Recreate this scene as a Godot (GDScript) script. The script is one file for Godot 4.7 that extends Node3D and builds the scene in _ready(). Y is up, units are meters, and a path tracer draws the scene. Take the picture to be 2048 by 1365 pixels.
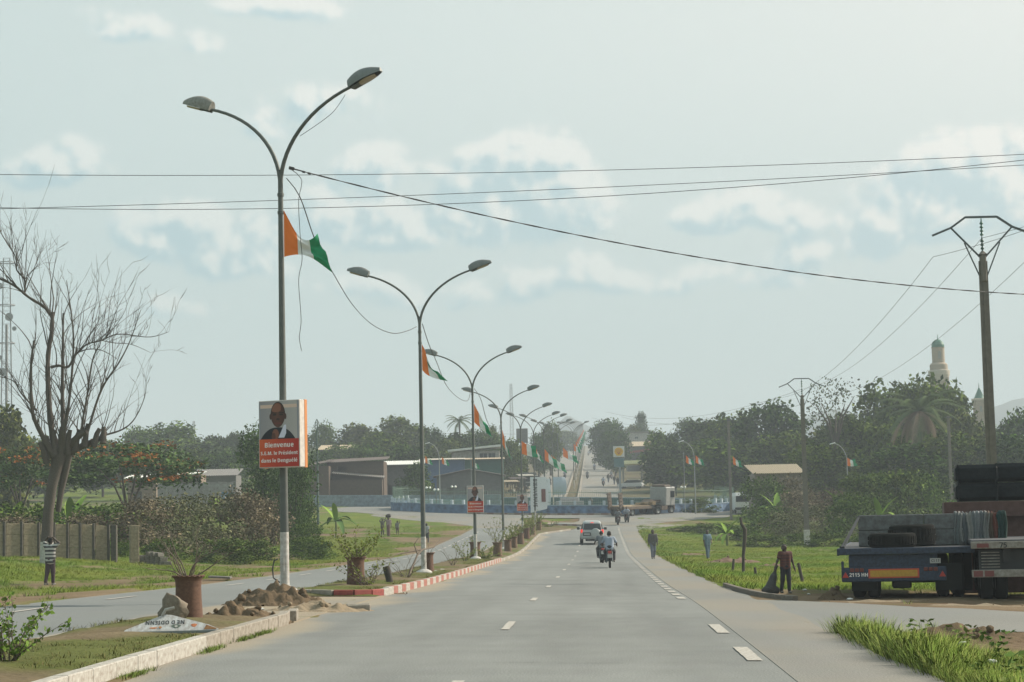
extends Node3D
# A town approach road in haze: a dual road with a lamp-lined median runs down to a walled roundabout and up the hill beyond.
# Metres, y up. The camera stands at the origin, 1.7 m over the road, and looks along -z; d is the distance ahead (-z), r the distance to the right of the road's own axis.

const EYE := 1.7
const FPX := 4000.0
const LEAN := 0.0415
const CROSS := 0.0218

var cam: Camera3D
var eye_basis: Basis
var rng := RandomNumberGenerator.new()
var taken := {}
var mats := {}
var texs := {}
var bump: FastNoiseLite
var patch: FastNoiseLite
var grain: FastNoiseLite
var profile := [[-200.0, 0.0], [0.0, 0.0], [40.0, 0.0], [64.0, -0.18], [92.0, -0.27], [119.0, -0.31], [134.0, -0.25], [145.0, -0.08], [160.0, 0.27], [188.0, 0.98], [202.0, 1.55], [215.0, 2.25], [226.0, 2.85], [245.0, 3.5], [270.0, 4.4], [300.0, 5.7], [330.0, 7.2], [400.0, 10.8], [600.0, 21.0], [900.0, 36.6], [940.0, 38.2], [1000.0, 39.0], [1200.0, 33.0], [2000.0, 30.0], [6000.0, 30.0]]
var slopes := PackedFloat32Array()
var ring_centre := Vector2(5.8, 245.0)

# ------------------------------------------------------------------ shapes
class MB:
	var v := PackedVector3Array()
	var n := PackedVector3Array()
	var c := PackedColorArray()
	var uv := PackedVector2Array()
	var idx := PackedInt32Array()
	var col := Color(1, 1, 1)
	func vert(p: Vector3, nn: Vector3, t := Vector2.ZERO) -> int:
		v.append(p)
		n.append(nn)
		c.append(col)
		uv.append(t)
		return v.size() - 1
	func face(a: int, b: int, d: int) -> void:
		var g := (v[d] - v[a]).cross(v[b] - v[a])
		if g.dot(n[a] + n[b] + n[d]) < 0.0:
			idx.append_array(PackedInt32Array([a, d, b]))
		else:
			idx.append_array(PackedInt32Array([a, b, d]))
	func tri(a: Vector3, b: Vector3, d: Vector3, hint := Vector3.ZERO) -> void:
		var g := (d - a).cross(b - a).normalized()
		if hint != Vector3.ZERO and g.dot(hint) < 0.0:
			g = -g
		face(vert(a, g), vert(b, g), vert(d, g))
	func quad(a: Vector3, b: Vector3, e: Vector3, d: Vector3, hint := Vector3.ZERO) -> void:
		var g := (e - a).cross(b - d).normalized()
		if hint != Vector3.ZERO and g.dot(hint) < 0.0:
			g = -g
		var i := vert(a, g, Vector2(0, 1))
		vert(b, g, Vector2(1, 1))
		vert(e, g, Vector2(1, 0))
		vert(d, g, Vector2(0, 0))
		face(i, i + 1, i + 2)
		face(i, i + 2, i + 3)
	func box(o: Vector3, s: Vector3, b := Basis(), bevel := 0.0) -> void:
		var h := s * 0.5
		var q := minf(bevel, minf(h.x, minf(h.y, h.z)) * 0.9)
		for ax in 3:
			for sg in [-1.0, 1.0]:
				var p := []
				var e1 := (ax + 1) % 3
				var e2 := (ax + 2) % 3
				for k in [[-1.0, -1.0], [1.0, -1.0], [1.0, 1.0], [-1.0, 1.0]]:
					var w := Vector3.ZERO
					w[ax] = sg * h[ax]
					w[e1] = k[0] * (h[e1] - q)
					w[e2] = k[1] * (h[e2] - q)
					p.append(o + b * w)
				var hh := Vector3.ZERO
				hh[ax] = sg
				quad(p[0], p[1], p[2], p[3], b * hh)
		if q <= 0.0:
			return
		for ax in 3:
			var e1 := (ax + 1) % 3
			var e2 := (ax + 2) % 3
			for s1 in [-1.0, 1.0]:
				for s2 in [-1.0, 1.0]:
					var p := []
					for k in [[-1.0, 0], [1.0, 0], [1.0, 1], [-1.0, 1]]:
						var w := Vector3.ZERO
						w[ax] = k[0] * (h[ax] - q)
						w[e1] = s1 * (h[e1] - (q if k[1] == 0 else 0.0))
						w[e2] = s2 * (h[e2] - (0.0 if k[1] == 0 else q))
						p.append(o + b * w)
					var hh := Vector3.ZERO
					hh[e1] = s1
					hh[e2] = s2
					quad(p[0], p[1], p[2], p[3], b * hh)
		for sx in [-1.0, 1.0]:
			for sy in [-1.0, 1.0]:
				for sz in [-1.0, 1.0]:
					var k := Vector3(sx, sy, sz)
					tri(o + b * (k * Vector3(h.x, h.y - q, h.z - q)), o + b * (k * Vector3(h.x - q, h.y, h.z - q)), o + b * (k * Vector3(h.x - q, h.y - q, h.z)), b * k)
	func bar(a: Vector3, b: Vector3, w: float, h: float, bevel := 0.0) -> void:
		var d := (b - a)
		var z := d.normalized()
		var up := Vector3.UP if absf(z.y) < 0.95 else Vector3.RIGHT
		var x := up.cross(z).normalized()
		box((a + b) * 0.5, Vector3(w, h, d.length()), Basis(x, z.cross(x), z), bevel)
	func tube(path: Array, rad: Array, sides := 8, caps := true) -> void:
		var x := Vector3.ZERO
		var first := v.size()
		var m := path.size()
		for i in m:
			var t: Vector3 = (path[mini(i + 1, m - 1)] - path[maxi(i - 1, 0)]).normalized()
			if x == Vector3.ZERO:
				x = (Vector3.UP if absf(t.y) < 0.9 else Vector3.RIGHT).cross(t).normalized()
			else:
				x = (x - t * x.dot(t)).normalized()
			var y := t.cross(x)
			var rr: float = rad[mini(i, rad.size() - 1)]
			for k in sides:
				var a := TAU * k / sides
				var nn := x * cos(a) + y * sin(a)
				vert(path[i] + nn * rr, nn)
		for i in m - 1:
			for k in sides:
				var a := first + i * sides + k
				var b := first + i * sides + (k + 1) % sides
				face(a, b, b + sides)
				face(a, b + sides, a + sides)
		if caps:
			for e in [0, m - 1]:
				var t: Vector3 = (path[1] - path[0]).normalized() * -1.0 if e == 0 else (path[m - 1] - path[m - 2]).normalized()
				var ci := vert(path[e], t)
				var ring := []
				for k in sides:
					ring.append(vert(v[first + e * sides + k], t))
				for k in sides:
					face(ci, ring[k], ring[(k + 1) % sides])
	func lathe(prof: Array, sides := 16, xf := Transform3D(), sx := 1.0, sz := 1.0) -> void:
		# prof: points (radius, height), from bottom to top on the outside
		for i in prof.size() - 1:
			var a: Vector2 = prof[i]
			var b: Vector2 = prof[i + 1]
			var t := (b - a).normalized()
			var first := v.size()
			for k in sides:
				var an := TAU * k / sides
				var ca := cos(an)
				var sa := sin(an)
				var nn := (xf.basis * Vector3(t.y * ca / sx, -t.x, t.y * sa / sz)).normalized()
				vert(xf * Vector3(a.x * ca * sx, a.y, a.x * sa * sz), nn, Vector2(float(k) / sides, 0))
				vert(xf * Vector3(b.x * ca * sx, b.y, b.x * sa * sz), nn, Vector2(float(k) / sides, 1))
			for k in sides:
				var p := first + k * 2
				var q := first + ((k + 1) % sides) * 2
				face(p, q, q + 1)
				face(p, q + 1, p + 1)
	func extrude(poly: PackedVector2Array, depth: float, xf := Transform3D()) -> void:
		# poly in x, y; thickness along z, centred
		var t := Geometry2D.triangulate_polygon(poly)
		for sg in [-1.0, 1.0]:
			var nn := (xf.basis * Vector3(0, 0, sg)).normalized()
			var f := v.size()
			for p in poly:
				vert(xf * Vector3(p.x, p.y, sg * depth * 0.5), nn, p)
			for i in range(0, t.size(), 3):
				face(f + t[i], f + t[i + 1], f + t[i + 2])
		var cw := Geometry2D.is_polygon_clockwise(poly)
		for i in poly.size():
			var a := poly[i]
			var b := poly[(i + 1) % poly.size()]
			var o := Vector2(b.y - a.y, a.x - b.x) * (1.0 if not cw else -1.0)
			quad(xf * Vector3(a.x, a.y, -depth * 0.5), xf * Vector3(b.x, b.y, -depth * 0.5), xf * Vector3(b.x, b.y, depth * 0.5), xf * Vector3(a.x, a.y, depth * 0.5), xf.basis * Vector3(o.x, o.y, 0))
	func sheet(p: Array, rows: int, cols: int, cs := []) -> void:
		# smooth grid, p row by row
		var f := v.size()
		for i in rows:
			for j in cols:
				var dx: Vector3 = p[i * cols + mini(j + 1, cols - 1)] - p[i * cols + maxi(j - 1, 0)]
				var dy: Vector3 = p[mini(i + 1, rows - 1) * cols + j] - p[maxi(i - 1, 0) * cols + j]
				if cs.size():
					col = cs[i * cols + j]
				vert(p[i * cols + j], dy.cross(dx).normalized(), Vector2(float(j) / (cols - 1), float(i) / (rows - 1)))
		for i in rows - 1:
			for j in cols - 1:
				var a := f + i * cols + j
				face(a, a + 1, a + cols + 1)
				face(a, a + cols + 1, a + cols)
	func mesh() -> ArrayMesh:
		var a := []
		a.resize(Mesh.ARRAY_MAX)
		a[Mesh.ARRAY_VERTEX] = v
		a[Mesh.ARRAY_NORMAL] = n
		a[Mesh.ARRAY_COLOR] = c
		a[Mesh.ARRAY_TEX_UV] = uv
		a[Mesh.ARRAY_INDEX] = idx
		var m := ArrayMesh.new()
		m.add_surface_from_arrays(Mesh.PRIMITIVE_TRIANGLES, a)
		return m

func put(mb, called: String, material: Material, parent: Node = self) -> MeshInstance3D:
	var o := MeshInstance3D.new()
	o.mesh = mb if mb is Mesh else mb.mesh()
	o.material_override = material
	o.name = numbered(called) if parent == self else called
	parent.add_child(o, true)
	return o

func numbered(called: String) -> String:
	if not taken.has(called):
		taken[called] = 0
		return called
	taken[called] += 1
	return "%s_%03d" % [called, taken[called]]

func tag(o: Node, label: String, category: String, group := "") -> Node:
	o.set_meta("label", label)
	o.set_meta("category", category)
	if group != "":
		o.set_meta("group", group)
	return o

func thing(called: String, label: String, category: String, at := Vector3.ZERO, turn := 0.0, group := "") -> Node3D:
	var o := Node3D.new()
	o.name = numbered(called)
	add_child(o, true)
	o.position = at
	o.rotation.y = turn
	tag(o, label, category, group)
	return o

func setting(called: String, mb, material: Material) -> MeshInstance3D:
	var o := put(mb, called, material)
	o.set_meta("kind", "structure")
	return o

func base_of(called: String) -> Node3D:
	var o := Node3D.new()
	o.name = numbered(called)
	add_child(o, true)
	o.set_meta("kind", "structure")
	return o

func copy_of(src: Node3D, called: String, label: String, at: Vector3, turn: float, group := "", size := 1.0) -> Node3D:
	var o: Node3D = src.duplicate()
	o.name = numbered(called)
	add_child(o, true)
	o.transform = Transform3D(Basis(Vector3.UP, turn).scaled(Vector3.ONE * size), at)
	o.set_meta("label", label)
	if group != "":
		o.set_meta("group", group)
	return o

# ------------------------------------------------------------------ materials (base colours are linear)
func mat(key: String, c: Color, rough := 0.9, metal := 0.0, tex := "", scale := 1.0, relief := "", relief_by := 1.0) -> StandardMaterial3D:
	if mats.has(key):
		return mats[key]
	var m := StandardMaterial3D.new()
	m.albedo_color = c.linear_to_srgb()
	m.roughness = rough
	m.metallic = metal
	m.vertex_color_use_as_albedo = true
	m.cull_mode = BaseMaterial3D.CULL_DISABLED
	if tex != "":
		m.albedo_texture = texs[tex]
		m.uv1_triplanar = true
		m.uv1_scale = Vector3.ONE * scale
	if relief != "":
		m.normal_enabled = true
		m.normal_texture = texs[relief]
		m.normal_scale = relief_by
		m.uv1_triplanar = true
		m.uv1_scale = Vector3.ONE * scale
	if key.begins_with("leaf_") or key.ends_with("_leaf") or key == "grass" or key == "soil" or key == "rubber" or key == "black_wrap" or key == "mud_flap" or key == "dug_earth" or key.begins_with("banana") or key.begins_with("palm"):
		m.metallic_specular = 0.12
	mats[key] = m
	return m

func noise_tex(key: String, seed_: int, freq: float, lo: Color, hi: Color, size := 512, octaves := 5, kind := FastNoiseLite.TYPE_SIMPLEX_SMOOTH, gain := 0.55) -> void:
	var f := FastNoiseLite.new()
	f.seed = seed_
	f.frequency = freq
	f.noise_type = kind
	f.fractal_octaves = octaves
	f.fractal_gain = gain
	var g := f.get_seamless_image(size, size, false, false, 0.15)
	g.convert(Image.FORMAT_L8)
	var data := g.get_data()
	var out := PackedByteArray()
	out.resize(size * size * 3)
	var lut := []
	for i in 256:
		var q := lo.lerp(hi, i / 255.0).linear_to_srgb()
		lut.append([int(q.r * 255.0), int(q.g * 255.0), int(q.b * 255.0)])
	for i in size * size:
		var l: Array = lut[data[i]]
		out[i * 3] = l[0]
		out[i * 3 + 1] = l[1]
		out[i * 3 + 2] = l[2]
	texs[key] = ImageTexture.create_from_image(Image.create_from_data(size, size, false, Image.FORMAT_RGB8, out))

func relief_tex(key: String, seed_: int, freq: float, size := 512, octaves := 4, strength := 6.0) -> void:
	var f := FastNoiseLite.new()
	f.seed = seed_
	f.frequency = freq
	f.fractal_octaves = octaves
	var g := f.get_seamless_image(size, size, false, false, 0.15)
	g.convert(Image.FORMAT_RGBA8)
	g.bump_map_to_normal_map(strength)
	texs[key] = ImageTexture.create_from_image(g)

func grey(a: float) -> Color:
	return Color(a, a, a)

# ------------------------------------------------------------------ the lie of the land
func set_profile() -> void:
	for i in profile.size():
		var a: Array = profile[maxi(i - 1, 0)]
		var b: Array = profile[mini(i + 1, profile.size() - 1)]
		slopes.append((b[1] - a[1]) / (b[0] - a[0]))

func height_along(d: float) -> float:
	var k := 0
	while k < profile.size() - 2 and d > profile[k + 1][0]:
		k += 1
	var x0: float = profile[k][0]
	var x1: float = profile[k + 1][0]
	var t := clampf((d - x0) / (x1 - x0), 0.0, 1.0)
	var w := x1 - x0
	var t2 := t * t
	var t3 := t2 * t
	return (2 * t3 - 3 * t2 + 1) * profile[k][1] + (t3 - 2 * t2 + t) * w * slopes[k] + (-2 * t3 + 3 * t2) * profile[k + 1][1] + (t3 - t2) * w * slopes[k + 1]

func road_r(x: float, d: float) -> float:
	return x - d * LEAN

func G(x: float, z: float) -> float:
	var d := -z
	var r := x - d * LEAN
	var h := height_along(d) - CROSS * clampf(x, -150.0, 150.0)
	if r < -13.0:
		h += 0.55 * smoothstep(19.0, 27.0, -r) * (1.0 - smoothstep(120.0, 170.0, d)) - 0.12 * smoothstep(13.0, 16.0, -r) * (1.0 - smoothstep(130.0, 170.0, d))
		h += 0.12 * bump.get_noise_2d(x, z) * smoothstep(13.5, 18.0, -r)
	elif r > 4.2:
		h += 0.16 * bump.get_noise_2d(x, z) * smoothstep(4.2, 9.0, r)
		h += 0.35 * smoothstep(9.0, 26.0, r) * smoothstep(90.0, 130.0, d) * (1.0 - smoothstep(180.0, 210.0, d))
	return h

func ground(x: float, d: float) -> Vector3:
	return Vector3(x, G(x, -d), -d)

func on_road(r: float, d: float, up := 0.0) -> Vector3:
	var x := r + d * LEAN
	return Vector3(x, G(x, -d) + up, -d)

# the spot d metres ahead that is seen at column u (and row w) of the 2048 x 1365 photograph: real positions read off the picture
func seen(u: float, w: float, d: float) -> Vector3:
	var q := eye_basis * Vector3((u - 1024.0) / FPX, (682.5 - w) / FPX, -1.0)
	q *= d / -q.z
	return Vector3(0, EYE, 0) + q

func spot(u: float, d: float) -> Vector3:
	var w := 1049.0
	var p := seen(u, w, d)
	for k in 4:
		p = seen(u, w, d)
		w += (p.y - G(p.x, p.z)) * FPX / d
	return Vector3(p.x, G(p.x, p.z), p.z)

func tilt_at(p: Vector3, turn: float) -> Basis:
	var nx := G(p.x + 1.0, p.z) - G(p.x - 1.0, p.z)
	var nz := G(p.x, p.z + 1.0) - G(p.x, p.z - 1.0)
	var up := Vector3(-nx, 2.0, -nz).normalized()
	var f := Basis(Vector3.UP, turn) * Vector3.BACK
	var x := up.cross(f).normalized()
	return Basis(x, up, x.cross(up))

# ------------------------------------------------------------------ sky: haze and thin broken cumulus
func make_sky() -> ImageTexture:
	var W := 4096
	var H := 2048
	var rows := 683  # up to 60 degrees
	var per := W / 360.0
	var dens := PackedFloat32Array()
	dens.resize(W * rows)
	var blobs := []  # azimuth, height (degrees), half width, half height, strength
	for b in [[1075, 300, 105, 62, 0.9], [960, 345, 120, 60, 0.85], [760, 330, 110, 55, 0.62], [1130, 400, 105, 110, 0.75], [980, 450, 330, 85, 0.7], [700, 440, 190, 110, 0.6], [380, 480, 200, 85, 0.78], [470, 540, 130, 50, 0.6], [640, 215, 180, 62, 0.55], [560, 255, 110, 50, 0.4], [140, 345, 120, 66, 0.55], [60, 370, 120, 50, 0.4], [1490, 430, 150, 52, 0.95], [1420, 450, 90, 40, 0.7], [1600, 450, 90, 40, 0.55], [1960, 330, 160, 70, 0.95], [1880, 430, 200, 100, 0.85], [1700, 500, 180, 60, 0.45], [1130, 545, 130, 52, 0.75], [1050, 570, 110, 45, 0.6], [1330, 575, 170, 40, 0.5], [1550, 560, 260, 50, 0.4], [250, 60, 170, 50, 0.5], [400, 90, 60, 34, 0.45], [560, 10, 190, 34, 0.55], [640, 20, 90, 40, 0.4], [900, 600, 260, 45, 0.35], [330, 620, 240, 50, 0.35], [2060, 450, 150, 120, 0.6], [700, 570, 170, 40, 0.4]]:
		blobs.append([rad_to_deg(atan((b[0] - 1024.0) / FPX)), rad_to_deg(atan((1049.0 - b[1] - CROSS * (b[0] - 1024.0)) / FPX)), b[2] / FPX * 57.3, b[3] / FPX * 57.3, b[4]])
	rng.seed = 91
	for k in 420:
		var az := rng.randf_range(-180.0, 180.0)
		var el := 3.0 + 50.0 * pow(rng.randf(), 1.4)
		var w := rng.randf_range(1.2, 3.6) * (0.6 + el / 22.0)
		if absf(az) < 15.5 + w and el < 17.0:
			continue
		for j in 3:
			blobs.append([az + rng.randf_range(-w, w), el + rng.randf_range(-0.3, 0.35) * w, w * rng.randf_range(0.5, 1.0), w * rng.randf_range(0.25, 0.5), rng.randf_range(0.4, 0.95)])
	for b in blobs:
		var cx: float = b[0] / 360.0 * W
		var cy: float = b[1] * per
		var rx: float = b[2] * per * 1.25
		var ry: float = b[3] * per * 1.35
		for y in range(maxi(0, int(cy - ry)), mini(rows, int(cy + ry) + 1)):
			var dy := (y - cy) / ry
			if dy < 0.0:
				dy *= 1.5  # flatter undersides
			var row := y * W
			for x in range(int(cx - rx), int(cx + rx) + 1):
				var q := dy * dy + ((x - cx) / rx) * ((x - cx) / rx)
				if q < 1.0:
					var i := row + posmod(x, W)
					var s: float = b[4] * (1.0 - q) * (1.0 - q)
					dens[i] = dens[i] + s * (1.0 - 0.55 * dens[i])
	var f := FastNoiseLite.new()
	f.seed = 5
	f.noise_type = FastNoiseLite.TYPE_CELLULAR
	f.cellular_distance_function = FastNoiseLite.DISTANCE_EUCLIDEAN
	f.cellular_return_type = FastNoiseLite.RETURN_DISTANCE
	f.frequency = 0.05
	f.fractal_octaves = 4
	f.fractal_gain = 0.6
	f.fractal_lacunarity = 2.3
	var ni := f.get_image(W, rows, true, false)
	ni.convert(Image.FORMAT_L8)
	var nd := ni.get_data()
	for i in W * rows:
		if dens[i] > 0.02:
			dens[i] = dens[i] + (nd[i] / 255.0 - 0.47) * minf(2.0, dens[i] * 4.2)
	var out := PackedByteArray()
	out.resize(W * H * 3)
	var sun_az := 66.0
	for y in H:
		var el := 90.0 - (y + 0.5) / per
		var e := maxf(el, 0.0)
		var yy := int(e * per)
		var low := exp(-e / 3.2)
		var step := 1 if el < 30.0 else (4 if el < 60.0 else 8)
		for x in range(0, W, step):
			var r := 0.69
			var g := 0.775
			var b := 0.775
			var i := (y * W + x) * 3
			if el <= 0.0:
				r = 0.74
				g = 0.79
				b = 0.765
			else:
				var az := (x + 0.5) / W * 360.0
				var da := absf(az - sun_az)
				if da > 180.0:
					da = 360.0 - da
				var glow := exp(-pow(da / 70.0, 2.0)) * (0.20 * (1.0 - 0.45 * low) + 0.19 * smoothstep(4.0, 15.0, e))
				r = 0.688 + glow * 0.98 - 0.018 * low
				g = 0.785 + glow * 0.63 - 0.018 * low
				b = 0.790 + glow * 0.52 - 0.055 * low
				if yy < rows - 4:
					var q := dens[yy * W + x]
					if q > 0.12:
						var a := smoothstep(0.17, 0.56, q)
						var lit := clampf(0.40 + (q - dens[(yy + 4) * W + posmod(x + 3, W)]) * 2.2 - (q - 0.5) * 0.30, 0.0, 1.0)
						var fade := 1.0 - 0.6 * low
						# lit edges go towards white, the bodies are a little bluer and darker than the haze
						r += a * fade * lerpf(-0.088, 0.098, lit)
						g += a * fade * lerpf(-0.046, 0.062, lit)
						b += a * fade * lerpf(-0.020, 0.050, lit)
			var dith := float((x * 7 + y * 13) % 5) * 0.2
			var rb := clampi(int(r * 255.0 + dith), 0, 255)
			var gb := clampi(int(g * 255.0 + dith), 0, 255)
			var bb := clampi(int(b * 255.0 + dith), 0, 255)
			for k in step:
				out[i + k * 3] = rb
				out[i + k * 3 + 1] = gb
				out[i + k * 3 + 2] = bb
	return ImageTexture.create_from_image(Image.create_from_data(W, H, false, Image.FORMAT_RGB8, out))

func set_camera_and_light() -> void:
	cam = Camera3D.new()
	cam.name = "camera"
	add_child(cam)
	cam.fov = rad_to_deg(2.0 * atan(682.5 / FPX))
	cam.near = 0.1
	cam.far = 9000.0
	eye_basis = Basis(Vector3.RIGHT, atan(366.5 / FPX)) * Basis(Vector3.BACK, -atan(CROSS))
	cam.transform = Transform3D(eye_basis, Vector3(0, EYE, 0))
	cam.current = true
	var env := Environment.new()
	env.background_mode = Environment.BG_SKY
	var sm := PanoramaSkyMaterial.new()
	sm.panorama = make_sky()
	env.sky = Sky.new()
	env.sky.sky_material = sm
	env.background_energy_multiplier = 0.77
	env.tonemap_mode = Environment.TONE_MAPPER_LINEAR
	env.tonemap_exposure = 1.38
	env.fog_enabled = true
	env.fog_density = 0.00058
	env.fog_light_color = Color(0.925, 0.965, 1.0)
	env.sdfgi_enabled = true
	env.ssao_enabled = true
	env.ssil_enabled = true
	var we := WorldEnvironment.new()
	we.name = "world_environment"
	we.environment = env
	add_child(we)
	var sun := DirectionalLight3D.new()
	sun.name = "sun"
	add_child(sun)
	var az := deg_to_rad(68.0)
	var el := deg_to_rad(34.0)
	sun.basis = Basis.looking_at(-Vector3(cos(el) * sin(az), sin(el), -cos(el) * cos(az)))
	sun.light_energy = 1.5
	sun.light_color = Color(1.0, 0.96, 0.89)
	sun.light_angular_distance = 1.2
	sun.shadow_enabled = true

func make_textures() -> void:
	noise_tex("asphalt", 3, 0.09, grey(0.45), grey(1.06), 1024, 5, FastNoiseLite.TYPE_SIMPLEX_SMOOTH, 0.85)
	noise_tex("soil", 4, 0.03, Color(0.62, 0.60, 0.56), Color(1, 1, 1), 1024, 6, FastNoiseLite.TYPE_SIMPLEX_SMOOTH, 0.68)
	noise_tex("mottle", 8, 0.012, grey(0.72), grey(1.0), 512, 5)
	noise_tex("rust", 9, 0.014, Color(0.45, 0.38, 0.34), Color(1, 1, 1), 512, 6, FastNoiseLite.TYPE_SIMPLEX_SMOOTH, 0.62)
	noise_tex("stones", 10, 0.05, grey(0.16), grey(1.0), 512, 2, FastNoiseLite.TYPE_CELLULAR, 0.4)
	noise_tex("bark", 12, 0.05, grey(0.45), grey(1.0), 512, 4)
	relief_tex("rough", 21, 0.06, 512, 5, 5.0)
	relief_tex("coarse", 22, 0.02, 512, 5, 8.0)
	relief_tex("pits", 23, 0.16, 512, 4, 4.0)

func cover_at(x: float, d: float) -> Color:
	# what grows or lies on the ground: sandy soil, reddish dug earth, short grass
	var r := x - d * LEAN
	var p1 := patch.get_noise_2d(x, d)
	var p2 := patch.get_noise_2d(x * 3.1 + 70.0, d * 2.2)
	var p3 := grain.get_noise_2d(x, d)
	var soil := Color(0.24, 0.182, 0.12).lerp(Color(0.17, 0.125, 0.085), clampf(0.5 + p2, 0.0, 1.0))
	var grass := Color(0.10, 0.165, 0.026).lerp(Color(0.165, 0.195, 0.042), clampf(0.5 + p1 * 1.1 + p3 * 0.5, 0.0, 1.0))
	var g := 0.0
	if r < -12.4:
		g = smoothstep(-0.30, 0.02, p1 * 0.8 + p2 * 0.55 + 0.10 - 0.50 * exp(-pow((-r - 13.2) / 1.3, 2.0)) - 0.30 * exp(-pow((-r - 16.4 - 0.05 * (d - 60.0)) / 1.0, 2.0)))
	elif r > 3.4:
		g = smoothstep(-0.30, 0.0, p1 * 0.75 + p2 * 0.5 + 0.20)
		if d < 60.0:
			var bare := smoothstep(60.0, 53.0, d)
			g = lerpf(g, smoothstep(0.0, 0.4, p2 + p1 * 0.5 - 0.16 - 0.3 * smoothstep(50.0, 46.0, d)), bare)
		if d < 34.0:
			g = 1.0 - smoothstep(4.6, 5.6, r + p2 * 1.1)
	else:
		g = smoothstep(-0.2, 0.25, p2 + p1 * 0.6)
	if d > 205.0:
		g = smoothstep(-0.35, 0.05, p1 + p2 * 0.4 + 0.15)
	if d > 262.0:
		g *= 1.0 - 0.85 * (1.0 - smoothstep(9.0, 34.0, absf(r + 5.0)))
	if d > 262.0:
		soil = soil.lerp(Color(0.135, 0.115, 0.085), 0.7)
	var k := soil.lerp(grass, clampf(g, 0.0, 1.0))
	var t := 1.0 + 0.16 * p3
	return Color(k.r * t, k.g * t, k.b * t, clampf(g, 0.0, 1.0))

func paved(x: float, d: float, edge := 0.0) -> bool:
	var r := x - d * LEAN
	if d < 214.0:
		if r > -5.3 - edge and r < 3.6 + edge:
			return true
		if r > -12.4 - edge and r < -8.05 + edge:
			return true
		if d > 32.0 - edge and d < 47.5 and r >= 3.6 and d < side_far(r) + edge:
			return true
	var q := Vector2(x, d).distance_to(ring_centre)
	if q < 28.6 + edge and q > 21.0 - edge:
		return true
	if d > 272.0 and d < 1000.0:
		var s := hill_shift(d)
		if r > -3.0 + s - edge and r < 3.7 + s + edge:
			return true
		if r > -11.6 + s - edge and r < -5.1 + s + edge:
			return true
	return false

func hill_shift(d: float) -> float:
	return -2.2 * clampf((d - 330.0) / 600.0, 0.0, 1.0)

func side_far(r: float) -> float:
	return lerpf(46.0, 38.0, smoothstep(3.4, 8.5, r))

func make_ground() -> void:
	var xs := []
	var x := -44.0
	while x <= 44.0:
		xs.append(x)
		x += 0.62
	var s := 0.8
	x = 44.5
	while x < 1500.0:
		xs.append(x)
		xs.push_front(-x)
		x += s
		s *= 1.13
	var ds := []
	var d := -60.0
	while d < 2700.0:
		ds.append(d)
		d += 4.0 if d < 8.0 else (0.7 if d < 215.0 else (2.0 if d < 420.0 else (6.0 if d < 1100.0 else 160.0)))
	var mb := MB.new()
	var pts := []
	var cs := []
	pts.resize(xs.size() * ds.size())
	cs.resize(xs.size() * ds.size())
	var k := 0
	for dd in ds:
		for xx in xs:
			var y := G(xx, -dd)
			if dd < 1010.0 and absf(xx) < 80.0 and paved(xx, dd, -0.1):
				y -= 0.14
			elif dd < 1010.0 and dd > 8.0 and absf(xx) < 80.0:
				y += 0.03 * grain.get_noise_2d(xx * 2.0, dd * 2.0)
			pts[k] = Vector3(xx, y, -dd)
			var cc := cover_at(xx, dd)
			cc.a = 1.0
			cs[k] = cc
			k += 1
	mb.sheet(pts, ds.size(), xs.size(), cs)
	var m := mat("soil", grey(1.0), 1.0, 0.0, "soil", 0.45, "coarse", 0.6)
	m.uv1_world_triplanar = true
	setting("ground", mb, m)

# a strip of paving between two edges, each a function of d; colour(r, d) gives its base colour
func strip(called: String, d0: float, d1: float, step: float, left: Callable, right: Callable, cols: int, lift: float, colour: Callable, material: Material) -> MeshInstance3D:
	var mb := MB.new()
	var pts := []
	var cs := []
	var rows := int((d1 - d0) / step) + 1
	for i in rows:
		var d := lerpf(d0, d1, float(i) / (rows - 1))
		var a: float = left.call(d)
		var b: float = right.call(d)
		for j in cols:
			var r := lerpf(a, b, float(j) / (cols - 1))
			pts.append(on_road(r, d, lift))
			cs.append(colour.call(r, d))
	mb.sheet(pts, rows, cols, cs)
	mb.col = cs[0]
	for i in rows - 1:
		for e in [0, cols - 1]:
			var p: Vector3 = pts[i * cols + e]
			var q: Vector3 = pts[(i + 1) * cols + e]
			mb.quad(p, q, q + Vector3(0, -0.16, 0), p + Vector3(0, -0.16, 0))
	return setting(called, mb, material)

func asphalt(r: float, d: float) -> Color:
	var a := 0.212
	a *= 1.0 + 0.20 * patch.get_noise_2d(r * 1.6, d * 0.6) + 0.10 * patch.get_noise_2d(r * 7.0, d * 3.0) + 0.10 * grain.get_noise_2d(r * 0.12, d * 1.7) + 0.07 * grain.get_noise_2d(r * 3.0, d * 0.25) + 0.09 * grain.get_noise_2d(r * 5.0 + 40.0, d * 2.6)
	for t in [-4.3, -2.7, -0.75, 1.0]:
		a *= 1.0 - 0.075 * exp(-pow((r - t) / 0.34, 2.0))
	var c := Color(a * 0.99, a * 1.025, a * 0.975)
	# sand drifted along the kerb and out of the side road
	var sand := smoothstep(0.22, 0.62, 0.72 - (r + 5.3) * 0.55 + 0.55 * patch.get_noise_2d(r * 2.0 + 9.0, d * 1.5))
	sand = maxf(sand, smoothstep(0.30, 0.75, 0.60 - absf(d - 42.0) * 0.10 - (r + 5.3) * 0.30 + 0.5 * patch.get_noise_2d(r * 1.3, d * 2.1)))
	return c.lerp(Color(0.36, 0.30, 0.215), clampf(sand, 0.0, 1.0) * 0.8)

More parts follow.
